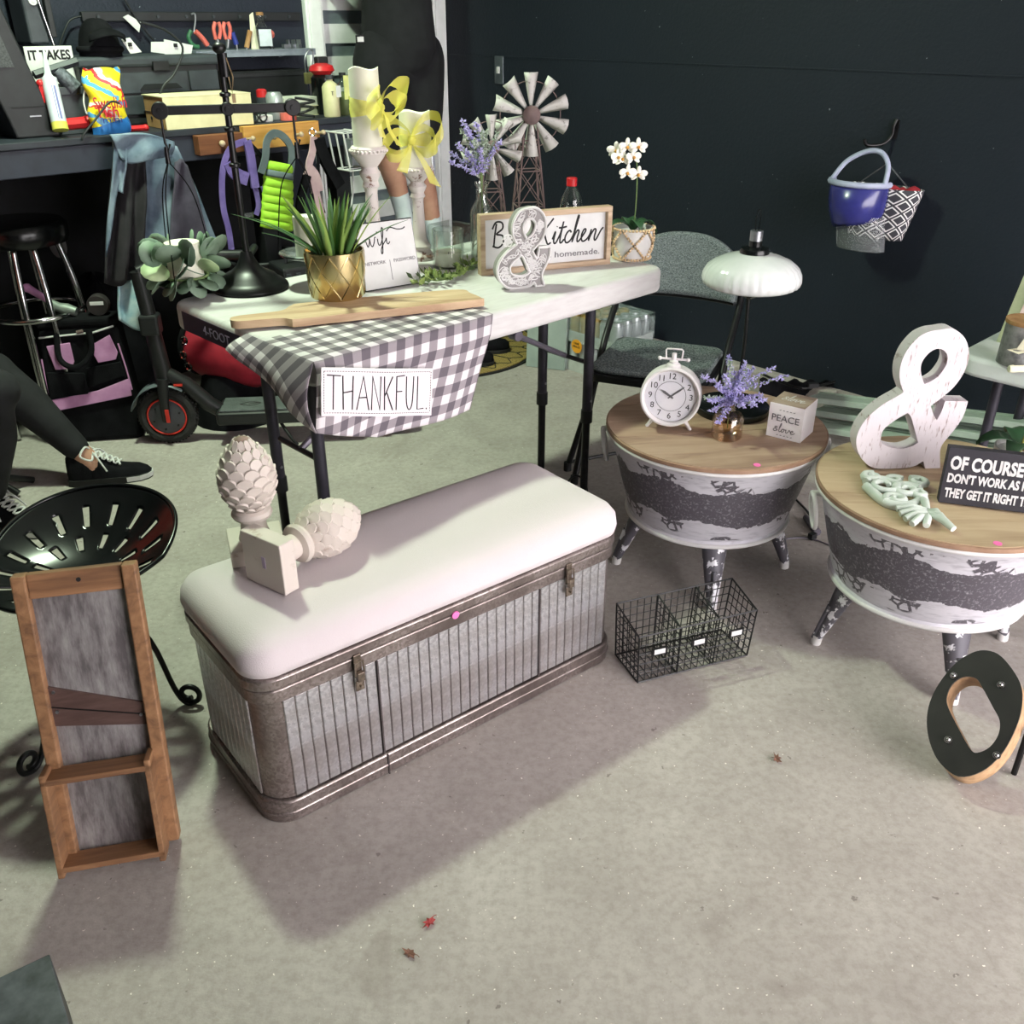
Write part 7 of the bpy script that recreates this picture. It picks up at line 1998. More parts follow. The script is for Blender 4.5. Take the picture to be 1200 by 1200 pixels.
b = MB(); b.box((.015, -.031, .09), (.022, .004, .04)); b.build('label', 'paper_white', o); lettering('T', 'ink', o, basis((-.014, -.0335, .085), (1, 0, 0), (0, 0, 1)), fit=(.012, .014))
o = lathe_thing('oil_bottle', 'green glass oil bottle with yellow label at the bench end', 'bottle', 405, 85, 3.33, None, [('glass_body', 'green_liquid', [(0, 0), (.026, 0), (.028, .03), (.028, .55), (.0, .55)]), ('clear_body', 'clear_glass', [(.028, .55), (.028, .7), (.012, .8), (.010, .93), (0, .93)]), ('cap', 'black_plastic', [(0, .9), (.013, .9), (.013, 1), (0, 1)])])
b = MB(); b.box((0, -.028, .10), (.030, .003, .085)); b.build('label', mat('lime_label', (214, 216, 140), rough=.7), o)
for i, (xa, yy, cm) in enumerate(((345, 116, (206, 208, 196)), (345, 121, (170, 176, 150)))):
    p = bn(xa, 130, 3.46); p.z = BZ + .034 * (1 - i); o = thing('note_book', ('upper', 'lower')[i] + ' pale notebook of the pair beside the black canister', 'book', p, ROOM_A + .06 * i)
    b = MB(); b.box((0, 0, .0165), (.15, .11, .033)); b.build('pages', mat('book_%d' % i, cm, rough=.8), o, bev=.002)
    b = MB(); b.box((0, 0, .0005), (.155, .115, .002)); b.build('cover', 'carton_cream', o)
# small clutter: charger, tape, glasses
for nm, lb, ct_, xx, m, shp in (('eye_glasses', 'black rimmed glasses lying right of the carton', 'glasses', 301, 'black_plastic', 0), ('charger_block', 'small white charger block in front of the drink can', 'charger', 311, 'paper_white', 1), ('cable_coil', 'tangled dark cable coil behind the notebook pair', 'cable', 357, 'black_plastic', 2), ('tape_roll', 'orange tape roll right of the drink can', 'tape', 339, 'tool_coral', 3)):
    p = bn(xx, 146, 3.30); p.z = BZ; o = thing(nm, lb, ct_, p, ROOM_A)
    if shp == 0:
        for s in (-1, 1): b = MB(); b.tube([(s * .018 + .015 * math.cos(2 * PI * k / 16), -.02, .018 + .014 * math.sin(2 * PI * k / 16)) for k in range(16)], .003, 6, True); b.build('rim', m, o)
        b = MB(); b.tube([(-.034, -.02, .02), (-.034, .02, .004)], .003, 6); b.tube([(.034, -.02, .02), (.034, .02, .004)], .003, 6); b.build('temples', m, o)
    elif shp == 1: b = MB(); b.box((0, 0, .012), (.05, .035, .024)); b.build('block', m, o, bev=.003)
    elif shp == 2:
        b = MB(); rnd = random.Random(9); b.tube(catmull([(.05 * math.cos(k * 1.3) + rnd.uniform(-.02, .02), .03 * math.sin(k * 1.3), .006 + .006 * k) for k in range(12)], 5), .005, 7); b.build('coil', m, o)
    else: b = MB(); b.lathe([(.018, 0), (.03, 0), (.03, .025), (.018, .025), (.018, 0)], 24, cap=False); b.build('roll', m, o)

# ---- dog gear hanging from the pegs
mat('webbing_purple', (126, 108, 176), (100, 84, 150), rough=.8, bump=.3, bscale=300)
mat('lime_fabric', (170, 222, 62), (150, 204, 50), rough=.7); mat('grey_strap', (104, 116, 120), (86, 98, 102), rough=.8)
mat('harness_pink', (206, 176, 182), (184, 152, 160), rough=.85)
NH = BN - .075
def hang_strap(parent, o_, pts, w, th_, m, name, n=NH):
    P = [bn(x, y, n) - o_ for x, y in pts]
    b = MB(); C_ = catmull(P, 6); side = Vector((CA, SA, 0)); out = Vector((SA, -CA, 0))
    vs = []
    for i, p in enumerate(C_):
        d = C_[min(i + 1, len(C_) - 1)] - C_[max(i - 1, 0)]; s_ = out.cross(d).normalized() * w / 2
        vs += [p - s_ - out * th_ / 2, p + s_ - out * th_ / 2, p + s_ + out * th_ / 2, p - s_ + out * th_ / 2]
    b.add(vs, [(i * 4 + k, i * 4 + (k + 1) % 4, (i + 1) * 4 + (k + 1) % 4, (i + 1) * 4 + k) for i in range(len(C_) - 1) for k in range(4)] + [(0, 1, 2, 3), tuple(range(len(vs) - 4, len(vs)))])
    return b.build(name, m, parent)
o_ = bn(289, 165, NH); hp_ = thing('purple_harness', 'purple webbing dog harness and leash hanging on the peg rail', 'harness', o_)
hang_strap(hp_, o_, [(289, 165), (272, 172), (263, 190), (260, 215), (262, 245), (268, 270), (272, 298)], .022, .003, 'webbing_purple', 'leash')
hang_strap(hp_, o_, [(289, 165), (293, 180), (296, 200), (299, 220)], .030, .012, 'webbing_purple', 'padded_strap')
hang_strap(hp_, o_, [(299, 220), (303, 240), (300, 252)], .020, .003, 'webbing_purple', 'strap_end')
hang_strap(hp_, o_, [(268, 190), (275, 203), (290, 210)], .045, .012, 'webbing_purple', 'chest_pad')
hang_strap(hp_, o_, [(290, 165), (308, 185), (318, 200), (312, 230)], .014, .004, 'black_fabric', 'black_strap')
hang_strap(hp_, o_, [(308, 218), (314, 238)], .018, .004, 'webbing_purple', 'tail_strap')
b = MB(); q = bn(290, 252, NH) - o_; b.box(q, (.045, .012, .022), ROOM_A); b.build('buckle', 'chrome', hp_, bev=.003)
o_ = bn(316, 158, NH); lm = thing('lime_tank_bag', 'lime green quilted pet carrier bag with grey carry strap', 'bag', o_)
P = [bn(x, y, NH - .01) - o_ for x, y in ((310, 188), (341, 194), (341, 270), (305, 265))]
def lim(u, v):
    q = P[0].lerp(P[1], u).lerp(P[3].lerp(P[2], u), v); out = Vector((SA, -CA, 0)); return q + out * (.030 * math.sin(PI * u) ** .6 + .006 * abs(math.sin(v * PI * 8)))
b = MB(); b.grid(lim, 16, 48); b.build('quilted_body', 'lime_fabric', lm, 40, solid=.012)
P2 = [p_.copy() for p_ in P]
b = MB(); b.grid(lambda u, v: lim(u, .12 + .10 * v) + Vector((SA, -CA, 0)) * .010, 16, 3); b.build('grey_band', 'grey_strap', lm, 60, solid=.002)
hang_strap(lm, o_, [(306, 203), (311, 185), (313, 165), (322, 156), (334, 162), (342, 178), (340, 205)], .026, .006, 'grey_strap', 'carry_strap', NH - .03)
o_ = bn(372, 160, NH); ph_ = thing('pink_harness', 'pale pink and black dog harness hanging on the right peg', 'harness', o_)
hang_strap(ph_, o_, [(368, 160), (366, 178), (362, 196), (368, 215), (374, 240), (378, 258)], .028, .006, 'harness_pink', 'pink_panel')
hang_strap(ph_, o_, [(360, 198), (368, 208), (372, 225)], .050, .008, 'harness_pink', 'pink_pad')
hang_strap(ph_, o_, [(373, 162), (378, 180), (388, 200), (398, 218)], .045, .02, 'black_fabric', 'black_pad')
hang_strap(ph_, o_, [(370, 163), (373, 190), (372, 220), (380, 250)], .012, .004, 'black_fabric', 'black_strap')
hang_strap(ph_, o_, [(360, 205), (352, 235), (350, 262)], .03, .014, 'black_fabric', 'belly_strap')
b = MB(); q = bn(366, 155, NH) - o_; b.tube([q + Vector((.012 * math.cos(2 * PI * k / 14), 0, .012 * math.sin(2 * PI * k / 14))) for k in range(14)], .003, 6, True); b.build('metal_ring', 'chrome', ph_)
# white wire holder
e0, e1, z0, z1 = rect(388, 415, 153, 197, BN - .03, False)
wh_ = bthing('wire_holder', 'white wire paper towel holder on the bench end', 'holder', (e0 + e1) / 2, BN - .02, z0)
wv, hv = e1 - e0, z1 - z0
for k in range(3):
    b = MB(); yy = -.05 * k; b.tube([(-wv / 2, yy, hv), (wv / 2 - .02, yy, hv), (wv / 2, yy, .0), (-wv / 2 + .02, yy, 0)], .0042, 8, True); b.build('wire_loop', 'paper_white', wh_)
b = MB()
for xx, zz in ((-wv / 2, hv), (wv / 2, 0), (-wv / 2 + .02, 0), (wv / 2 - .02, hv)): b.tube([(xx, .018, zz), (xx, -.10, zz)], .004, 6)
b.build('cross_wires', 'paper_white', wh_)
b = MB(); b.box((.02, -.05, hv * .45), (.05, .05, hv * .7)); b.build('dispenser', mat('mirror_grey', (150, 154, 160), rough=.3, metal=.5), wh_)
# white pendant cord below it
cable('white cord hanging below the wire holder', [(413, 198), (414, 220), (411, 250), (412, 275)], BN - .03, .004, 'paper_white', 'hanging_cord')

# ---- denim jacket hanging over the bench edge
t = NT('denim'); n1 = t.noise(t.coord('Object', (1, 1, 1)), 6, 4); n2 = t.noise(t.coord('Object'), 160, 2)
t.color(t.mix(t.ramp(n1, [(.40, (0, 0, 0, 1)), (.62, (1, 1, 1, 1))]), srgb(134, 148, 164), srgb(90, 104, 122))); t.bump(n2, .4, .003); DENIM = t.set(.9, 0, .1)
mat('lining_dark', (44, 40, 46), (30, 28, 33), rough=.9)
NJ = BN - .03
o_ = bn(190, 165, NJ); jk = thing('denim_jacket', 'blue denim jacket with dark lining hanging off the bench edge', 'jacket', o_)
def cloth_panel(name, cols, m, n, fold=.03, nf=5, seed=0, th_=.008):
    """cols: list of (top, bottom) image points from left to right"""
    tops = catmull([Vector((*c[0], 0)) for c in cols], 6); bots = catmull([Vector((*c[1], 0)) for c in cols], 6)
    nu = len(tops) - 1; out = Vector((SA, -CA, 0)); b = MB()
    def f(u, v):
        i = round(u * nu); x = tops[i].lerp(bots[i], v)
        return bn(x.x, x.y, n) - o_ + out * (fold * (.3 + v) * math.sin(u * nf * PI + seed + v * 1.2) + fold * .4 * math.sin(v * 7 + u * 5))
    b.grid(f, nu, 20); return b.build(name, m, jk, 70, solid=th_)
cloth_panel('left_front', [((131, 157), (120, 330)), ((145, 158), (135, 335)), ((160, 165), (152, 322)), ((170, 180), (165, 318))], 'lining_dark', NJ - .02, .022, 4, 1)
cloth_panel('right_front', [((165, 160), (165, 300)), ((180, 163), (185, 300)), ((195, 166), (212, 296)), ((208, 172), (255, 288))], DENIM, NJ, .016, 4, .4)
cloth_panel('sleeve', [((205, 190), (196, 290)), ((212, 186), (220, 288)), ((220, 194), (246, 286))], mat('faded_plum', (78, 72, 88), (60, 56, 70), rough=.9), NJ - .035, .012, 2, .2)
cloth_panel('collar', [((128, 158), (140, 185)), ((150, 156), (155, 192)), ((175, 157), (178, 186)), ((205, 166), (204, 184))], DENIM, NJ - .05, .012, 3, .8)
cloth_panel('inner_lining', [((134, 165), (122, 300)), ((142, 170), (137, 232)), ((150, 175), (142, 226))], DENIM, NJ - .045, .01, 2, .1)
# rolled tie-dye cloth below the jacket
cloth_panel('tie_dye_lining', [((137, 330), (140, 375)), ((150, 330), (156, 385)), ((158, 325), (168, 388))], mat('tie_dye', (150, 186, 206), (206, 220, 226), rough=.9, scale=22), NJ - .03, .01, 2, 2)
# ================================================================ things and people at the left and behind
# ---- chrome bar stool tucked under the bench
p = at(14, 262, .755); ps = Vector((p.x, p.y + .02, 0))
st_ = thing('bar_stool', 'black padded bar stool with chrome legs under the workbench', 'stool', ps)
b = MB(); b.lathe([(0, .69), (.155, .69), (.162, .705), (.162, .745), (.15, .76), (0, .765)], 40); b.build('seat', 'black_gloss', st_, 40)
zr = hz(ps, 363)
for k in range(4):
    a = math.radians(-75 + 90 * k); a2 = a + math.radians(30)
    for aa in (a, a2):
        d = Vector((math.cos(aa), math.sin(aa), 0)); b = MB(); b.tube(catmull([d * .11 + Vector((0, 0, .69)), d * .125 + Vector((0, 0, .66)), d * .155 + Vector((0, 0, zr)), d * .165 + Vector((0, 0, .008))], 5), .0105, 10); b.build('leg', 'chrome', st_, 60)
b = MB(); b.tube([(.158 * math.cos(2 * PI * k / 48), .158 * math.sin(2 * PI * k / 48), zr) for k in range(48)], .010, 10, True); b.build('foot_ring', 'chrome', st_, 60)
# pale slipper-shaped pad hanging behind the stool
c = at_depth(68, 288, ps.y + .22); sl_ = thing('grey_insole', 'grey oval insole propped behind the stool legs', 'insole', c)
b = MB(); b.ball((0, 0, 0), .045, 14, sq=(.72, .12, 1)); b.build('pad', mat('insole_grey', (120, 118, 120), (98, 96, 98), rough=.9), sl_, 60)

# ---- black and pink tool bag
pb0 = at(115, 514, 0)
tbg = thing('tool_bag', 'black tool bag with pink pockets and tools sticking out', 'tool bag', pb0 + Vector((0, .07, 0)), math.radians(10))
BW = .155; zt = hz(pb0, 372); zt = min(zt, .42)
mat('pink_canvas', (206, 150, 196), (186, 128, 176), rough=.85)
b = MB(); b.hexa([(-BW, -.10, 0), (BW, -.10, 0), (BW, .05, 0), (-BW, .05, 0)], [(-BW * .86, -.07, zt), (BW * .86, -.07, zt), (BW * .86, .03, zt), (-BW * .86, .03, zt)]); b.build('body', 'black_fabric', tbg, bev=.02, seg=3)
def bagface(u, z, off=.0): return Vector((u * BW * (1 - .14 * z / zt), -.10 + .03 * z / zt - off, z))
def facepanel(name, pts, m, off=.004, th_=.006, parent=tbg):
    b = MB(); n = len(pts); b.add([bagface(u, z * zt, off) for u, z in pts] + [bagface(u, z * zt, off + th_) for u, z in pts], [tuple(range(n)), tuple(range(2 * n - 1, n - 1, -1))] + [(k, (k + 1) % n, n + (k + 1) % n, n + k) for k in range(n)]); return b.build(name, m, parent, bev=.002)
facepanel('pink_band', [(-.92, .30), (.97, .40), (.99, .55), (.2, .46), (-.92, .40)], 'pink_canvas')
facepanel('pink_pocket', [(-.80, .86), (-.22, .88), (-.20, .72), (-.30, .66), (-.68, .66)], 'pink_canvas')
facepanel('pink_pocket', [(.22, .84), (.78, .93), (.88, .78), (.80, .72), (.36, .70)], 'pink_canvas')
facepanel('dark_pocket', [(-.90, .64), (-.02, .62), (-.02, .44), (-.90, .42)], 'black_fabric', .003, .010)
facepanel('dark_pocket', [(.05, .66), (.90, .70), (.92, .58), (.05, .50)], 'black_fabric', .003, .010)
for pts in ([(-.95, .93), (.2, .95)], [(.35, .95), (.92, 1.0)]):
    b = MB(); b.tube([bagface(u, z * zt, .006) for u, z in pts], .0035, 6); b.build('white_piping', 'paper_white', tbg)
b = MB(); b.tube(catmull([bagface(-.97, .75 * zt, .004), bagface(-.96, .5 * zt, .005), bagface(-.95, .30 * zt, .004)], 5), .003, 6); b.build('pink_piping', 'pink_canvas', tbg)
b = MB(); b.tube(catmull([bagface(.93, .85 * zt, .004), bagface(.98, .65 * zt, .004), bagface(1.0, .45 * zt, .004)], 5), .003, 6); b.build('pink_piping', 'pink_canvas', tbg)
b = MB(); b.tube(catmull([bagface(-.5, .96 * zt, .012), bagface(-.48, .76 * zt, .03), bagface(-.1, .70 * zt, .045), bagface(.28, .80 * zt, .03), bagface(.32, .98 * zt, .012)], 6), .010, 8); b.build('carry_handle', 'black_fabric', tbg, 60)
b = MB(); b.box((0, -.02, zt + .012), (BW * 1.7, .10, .03)); b.build('top_flap', 'black_fabric', tbg, bev=.01)
b = MB(); b.tube([bagface(.0, .965 * zt, .012), bagface(.16, .975 * zt, .012)], .006, 6); b.build('leather_tag', 'rust_brown', tbg)
# wrench and tape in the bag
Wb = Matrix.Translation(pb0 + Vector((0, .07, 0))) @ Matrix.Rotation(math.radians(10), 4, 'Z')
wr = thing('adjustable_wrench', 'pink-handled wrench sticking out of the tool bag', 'wrench', Wb @ Vector((-.03, -.02, zt + .03)))
b = MB(); b.tube([(-.12, 0, .095), (-.05, 0, .045)], [.014, .010], 10); b.ball((-.122, 0, .096), .016, 10); b.build('handle', 'pink_canvas', wr, 60)
b = MB(); b.tube([(-.06, 0, .05), (-.03, 0, .028), (.0, 0, .02), (.03, 0, .012)], [.011, .018, .022, .016], 8); b.build('jaw', mat('dull_steel', (150, 158, 152), (112, 120, 116), rough=.5, metal=.5), wr, 50)
tpm = thing('tape_measure', 'black tape measure on top of the tool bag', 'tape measure', Wb @ Vector((.075, -.02, zt + .027)), .15)
b = MB(); b.lathe([(0, -.02), (.034, -.02), (.036, -.016), (.036, .016), (.034, .02), (0, .02)], 24, Matrix.Translation((0, 0, .036)) @ Matrix.Rotation(PI / 2, 4, 'X')); b.build('case', mat('measure_black', (52, 46, 48), (40, 36, 38), rough=.5), tpm, 40)
b = MB(); b.box((0, -.021, .045), (.045, .002, .012)); b.build('label', 'paper_white', tpm)
# black sack slumped behind the bag
ps2 = at(138, 478, 0) + Vector((.0, .02, 0)); sk = thing('black_sack', 'slumped black fabric sack behind the tool bag', 'sack', ps2)
b = MB(); b.grid(lambda u, v: Vector(((.17 + .02 * math.sin(6 * PI * u)) * math.cos(2 * PI * u) * math.cos(v * 1.5), .12 * math.sin(2 * PI * u) * math.cos(v * 1.5), .02 + .50 * math.sin(v * PI / 2) + .015 * math.sin(8 * PI * u))), 30, 14); b.build('fabric', 'black_fabric', sk, 60)
b = MB(); b.tube(catmull([(-.10, -.08, .40), (.02, -.14, .42), (.10, -.08, .36)], 5), .012, 6); b.build('strap', mat('grey_web', (110, 104, 108), rough=.9), sk)

# ---- folded electric scooter
pw = at(203, 517, 0); RW = .104
sct = thing('electric_scooter', 'black electric scooter with red wheel ring parked behind the table', 'scooter', pw, math.radians(6))
mat('tyre', (48, 48, 47), (30, 30, 30), rough=.9, bump=.5, bscale=120); mat('scooter_black', (32, 33, 35), (24, 25, 27), rough=.42); mat('scooter_red', (214, 58, 46), (190, 44, 38), rough=.45)
mat('deck_grip', (92, 98, 98), (70, 76, 76), rough=.85, bump=.6, bscale=180); mat('hub_grey', (72, 72, 78), (58, 58, 64), rough=.5)
def wheel(cx, parent):
    M = Matrix.Translation((cx, 0, RW)) @ Matrix.Rotation(PI / 2, 4, 'X')
    b = MB(); b.lathe([(RW * .70, -.022), (RW * .82, -.026), (RW * .95, -.020), (RW, -.008), (RW, .008), (RW * .95, .020), (RW * .82, .026), (RW * .70, .022)], 48, M, cap=False); wh = b.build('tyre', 'tyre', parent, 40)
    b = MB()
    for k in range(48):
        a = 2 * PI * k / 48; b.box((cx + (RW - .002) * math.cos(a), 0, RW + (RW - .002) * math.sin(a)), (.006, .03, .006))
    b.build('tread', 'tyre', wh)
    b = MB(); b.lathe([(0, -.024), (RW * .60, -.022), (RW * .66, -.018), (RW * .70, -.014), (RW * .70, .014), (RW * .66, .018), (RW * .60, .022), (0, .024)], 40, M); hb_ = b.build('hub', 'hub_grey', wh, 40)
    b = MB(); b.tube([(cx + RW * .64 * math.cos(2 * PI * k / 40), -.022, RW + RW * .64 * math.sin(2 * PI * k / 40)) for k in range(40)], .0032, 6, True); b.build('red_ring', 'scooter_red', hb_, 60)
    b = MB()
    for k in range(6): a = 2 * PI * k / 6 + .3; b.cyl((cx + RW * .46 * math.cos(a), -.026, RW + RW * .46 * math.sin(a)), (cx + RW * .46 * math.cos(a), -.022, RW + RW * .46 * math.sin(a)), .004, n=8)
    b.build('hub_bolts', 'ink', hb_)
    return wh
wheel(0, sct)
for s in (-1, 1):
    b = MB(); b.tube([(.0, s * .038, RW * .9), (.004, s * .040, RW * 1.5), (.010, s * .030, .25)], [.013, .017, .020], 10); fk = b.build('fork', 'scooter_black', sct, 60)
    b = MB(); b.box((.012, s * .056, RW * 1.15), (.014, .004, .05)); b.build('reflector', 'scooter_red', fk, bev=.002)
b = MB(); b.grid(lambda u, v: Vector(((RW + .016) * math.cos(PI * (.30 + .62 * u)), -.034 + .068 * v, RW + (RW + .016) * math.sin(PI * (.30 + .62 * u)))), 16, 4); b.build('mudguard', mat('guard_grey', (110, 120, 126), (86, 94, 100), rough=.4), sct, 60, solid=.004)
b = MB(); b.tube([(.010, 0, .23), (.000, 0, .42), (-.015, 0, .62)], [.032, .026, .024], 14); stem = b.build('stem', 'scooter_black', sct, 60)
b = MB(); b.box((-.002, -.002, .44), (.065, .06, .07)); b.build('fold_hinge', 'black_plastic', stem, bev=.008)
b = MB(); b.tube([(-.015, 0, .62), (.10, .05, .66), (.34, .12, .64)], .017, 12); b.build('folded_stem', 'scooter_black', sct, 60)
b = MB(); b.tube([(.34, .02, .64), (.34, .24, .64)], .013, 10); b.build('handlebar', 'black_plastic', sct, 60)
b = MB(); b.tube([(.018, 0, .26), (.08, 0, .22), (.15, 0, .14), (.20, 0, .105)], [.026, .026, .028, .026], 12); b.build('neck', 'scooter_black', sct, 60)
b = MB(); b.box((.06, -.030, .225), (.03, .004, .008)); b.build('neck_reflector', 'scooter_red', sct)
b = MB(); b.box((.43, 0, .105), (.50, .150, .05)); deck = b.build('deck', 'scooter_black', sct, bev=.012, seg=3)
b = MB(); b.box((.43, 0, .133), (.47, .130, .008)); b.build('deck_mat', 'deck_grip', deck, bev=.003)
strokes([[(-.04, 0), (-.01, .02), (.03, .01), (.0, -.015), (-.04, 0)], [(-.01, .0), (.03, .015)]], .003, Matrix.Translation((.30, -.01, .1375)), 'ink', deck, 'deck_emblem')
wheel(.77, sct)
b = MB(); b.tube([(.66, -.04, .10), (.77, -.045, RW)], .012, 8); b.tube([(.66, .04, .10), (.77, .045, RW)], .012, 8); b.build('rear_arms', 'scooter_black', sct)
b = MB(); b.tube(catmull([(.40, -.05, .08), (.44, -.09, .03), (.46, -.10, .008)], 5), .006, 8); b.build('kickstand', 'black_metal', sct)
# ---- red padded bag behind the scooter
pr0 = at(250, 430, 0) ; pr0 = Vector((at_depth(240, 410, pw.y + .28).x, pw.y + .28, 0))
rb = thing('red_duffel', 'red duffel bag with a black studded end behind the scooter', 'duffel bag', pr0, math.radians(-18))
zc_ = max(.16, hz(pr0, 405)); 
b = MB(); b.tube([(-.02, 0, zc_), (.02, 0, zc_ + .0), (.24, 0, zc_ - .02), (.28, 0, zc_ - .02)], [.10, .115, .115, .09], 24); b.build('body', mat('duffel_red', (166, 34, 52), (136, 24, 42), rough=.7), rb, 60)
b = MB(); b.tube([(-.045, 0, zc_), (-.018, 0, zc_)], [.10, .112], 24); pn = b.build('end_panel', 'black_fabric', rb, 60)
for k in range(3):
    b = MB(); b.tube([Vector((-.01 + .014 * math.cos(2 * PI * q / 14), -.118 + .02 * abs(k - 1), zc_ + .05 - .05 * k + .014 * math.sin(2 * PI * q / 14))) for q in range(14)], .004, 6, True); b.build('grommet', 'chrome', pn)
b = MB(); b.cyl((.1, 0, 0), (.1, 0, zc_ - .08), .16, .10, n=20); b.build('support_lump', 'black_fabric', rb, 60)
# ---- black tub behind the table
pt = at_depth(306, 305, 3.66); pt.z = 0
tb2 = thing('black_bucket', 'round black rubber tub under the hanging dog gear', 'tub', pt)
b = MB(); zz = hz(pt, 300); b.lathe([(0, 0), (.12, 0), (.15, zz), (.16, zz), (.16, zz - .015), (.145, zz - .02), (.12, .02), (0, .02)], 36); b.build('tub', 'black_plastic', tb2, 50)
b = MB(); b.tube([Vector((.155 * math.cos(2 * PI * k / 36), .155 * math.sin(2 * PI * k / 36), zz)) for k in range(36)], .008, 8, True); b.build('rim', 'black_plastic', tb2, 60)
pj = at_depth(356, 312, 3.50); pj.z = 0
bx2 = thing('battery_box', 'black ribbed plastic case behind the gold planter', 'case', pj, ROOM_A - .2)
zz = hz(pj, 306); b = MB(); b.box((0, 0, zz / 2), (.22, .16, zz)); b.build('case', 'black_plastic', bx2, bev=.01)
b = MB()
for k in range(6): b.box((-.09 + .036 * k, -.083, zz - .05), (.018, .006, .06))
b.build('ribs', 'grey_plastic', bx2)
b = MB(); b.tube(catmull([(-.07, 0, zz), (-.05, 0, zz + .03), (.05, 0, zz + .03), (.07, 0, zz)], 5), .007, 8); b.build('handle', 'black_plastic', bx2, 60)

# ================================================================ people
def body_mesh(name, chains, m, parent, voxel=.012, smooth=6):
    b = MB()
    for pts, rs in chains:
        P = [Vector(p) for p in pts]
        b.tube(P, rs, 14)
        for p, r in zip(P, rs): b.ball(p, r * .99, 12)
    o = b.build(name, m, parent)
    md = o.modifiers.new('remesh', 'REMESH'); md.mode = 'VOXEL'; md.voxel_size = voxel; md.use_smooth_shade = True
    md = o.modifiers.new('smooth', 'SMOOTH'); md.factor = .5; md.iterations = smooth
    return o
def head(parent, c, face, hair_m, hair_long=True):
    """skull centre c, unit vector face"""
    f = Vector(face).normalized(); M = basis(c, Vector((0, 0, 1)).cross(-f).normalized() * -1, f) if False else basis(c, f.cross(Vector((0, 0, 1))).normalized(), f)
    b = MB(); b.ball((0, 0, .015), .088, 20, M, (.86, 1.05, 1.15)); b.ball((0, .035, -.055), .055, 14, M, (.95, 1.0, 1.0)); b.ball((0, .098, -.012), .014, 10, M, (.8, 1, 1.4)); b.ball((.077, -.005, -.005), .022, 8, M, (.35, .7, 1.1)); b.ball((-.077, -.005, -.005), .022, 8, M, (.35, .7, 1.1)); b.ball((0, .083, -.055), .017, 8, M, (1.3, .5, .4))
    o = b.build('head', 'skin', parent); md = o.modifiers.new('remesh', 'REMESH'); md.mode = 'VOXEL'; md.voxel_size = .006; md.use_smooth_shade = True
    md = o.modifiers.new('smooth', 'SMOOTH'); md.factor = .5; md.iterations = 3
    b = MB(); b.ball((0, -.018, .035), .098, 20, M, (.90, 1.0, 1.05))
    if hair_long: b.ball((0, -.055, -.06), .075, 14, M, (1.0, .7, 1.5))
    b.build('hair', hair_m, o, 60)
    b = MB()
    for s in (-1, 1): b.ball((s * .032, .078, .012), .010, 8, M)
    b.build('eyes', 'ink', o, 60)
    b = MB(); b.ball((0, .088, -.055), .016, 8, M, (1.3, .3, .28)); b.build('lips', mat('lip', (176, 104, 98), rough=.5), o, 60)
    return o
def hand(parent, wrist, d, palm_n, curl=.5, s=1.0):
    """palm, four unequal fingers, thumb; d points along the hand"""
    d = Vector(d).normalized(); n_ = Vector(palm_n); n_ = (n_ - d * n_.dot(d)).normalized(); sd = d.cross(n_); w = Vector(wrist)
    ch = [([w, w + d * .035 * s, w + d * .075 * s], [.022 * s, .028 * s, .026 * s])]
    for k, (off, L) in enumerate(((-.030, .060), (-.010, .070), (.010, .066), (.028, .052))):
        b0 = w + d * .075 * s + sd * off * s; p1 = b0 + (d * math.cos(curl * .5) + n_ * math.sin(curl * .5)) * L * .45 * s; p2 = p1 + (d * math.cos(curl * 1.3) + n_ * math.sin(curl * 1.3)) * L * .33 * s; p3 = p2 + (d * math.cos(curl * 2.0) + n_ * math.sin(curl * 2.0)) * L * .26 * s
        ch.append(([w + d * .05 * s + sd * off * .7 * s, b0, p1, p2, p3], [.010 * s, .0092 * s, .0088 * s, .008 * s, .0068 * s]))
    t0 = w + d * .02 * s - sd * .022 * s; ch.append(([t0, t0 + (d * .6 - sd * .75 + n_ * .2) * .032 * s, t0 + (d * .9 - sd * .85 + n_ * .35) * .058 * s], [.013 * s, .011 * s, .0085 * s]))
    return body_mesh('hand', ch, 'skin', parent, .0055, 3)

# ---- seated person in black leggings (only a leg reaches into the picture)
ank = at(97, 532, .10); knee = Vector((at_depth(-6, 442, ank.y + .03).x, ank.y + .03, .37))
toe = at(166, 548, .03)
pr1 = thing('person', 'person seated at the left edge in black leggings and laced black sneakers', 'person', (knee.x - .45, knee.y, 0))
O = Vector((knee.x - .45, knee.y, 0))
hipR = Vector((knee.x - .27, knee.y - .27, .48)); hipL = hipR + Vector((.08, -.19, 0)); kneeL = Vector((at_depth(2, 478, knee.y - .32).x, knee.y - .32, .43)); ankL = kneeL + Vector((-.10, -.02, -.34))
pel = (hipR + hipL) / 2; chest_ = pel + Vector((.05, -.12, .36)); neck_ = chest_ + Vector((.0, 0, .18))
L_ = lambda *v: [x - O for x in v]
body_mesh('body', [(L_(pel, hipR, knee, knee.lerp(ank, .4), ank, ank + Vector((.03, 0, -.045))), [.10, .08, .055, .055, .036, .034]), (L_(pel, chest_, neck_, neck_ + Vector((.01, 0, .08))), [.12, .13, .06, .05]), (L_(pel, hipL, kneeL, kneeL.lerp(ankL, .4), ankL, ankL + Vector((.02, 0, -.04))), [.10, .08, .052, .052, .036, .034])], 'skin', pr1)
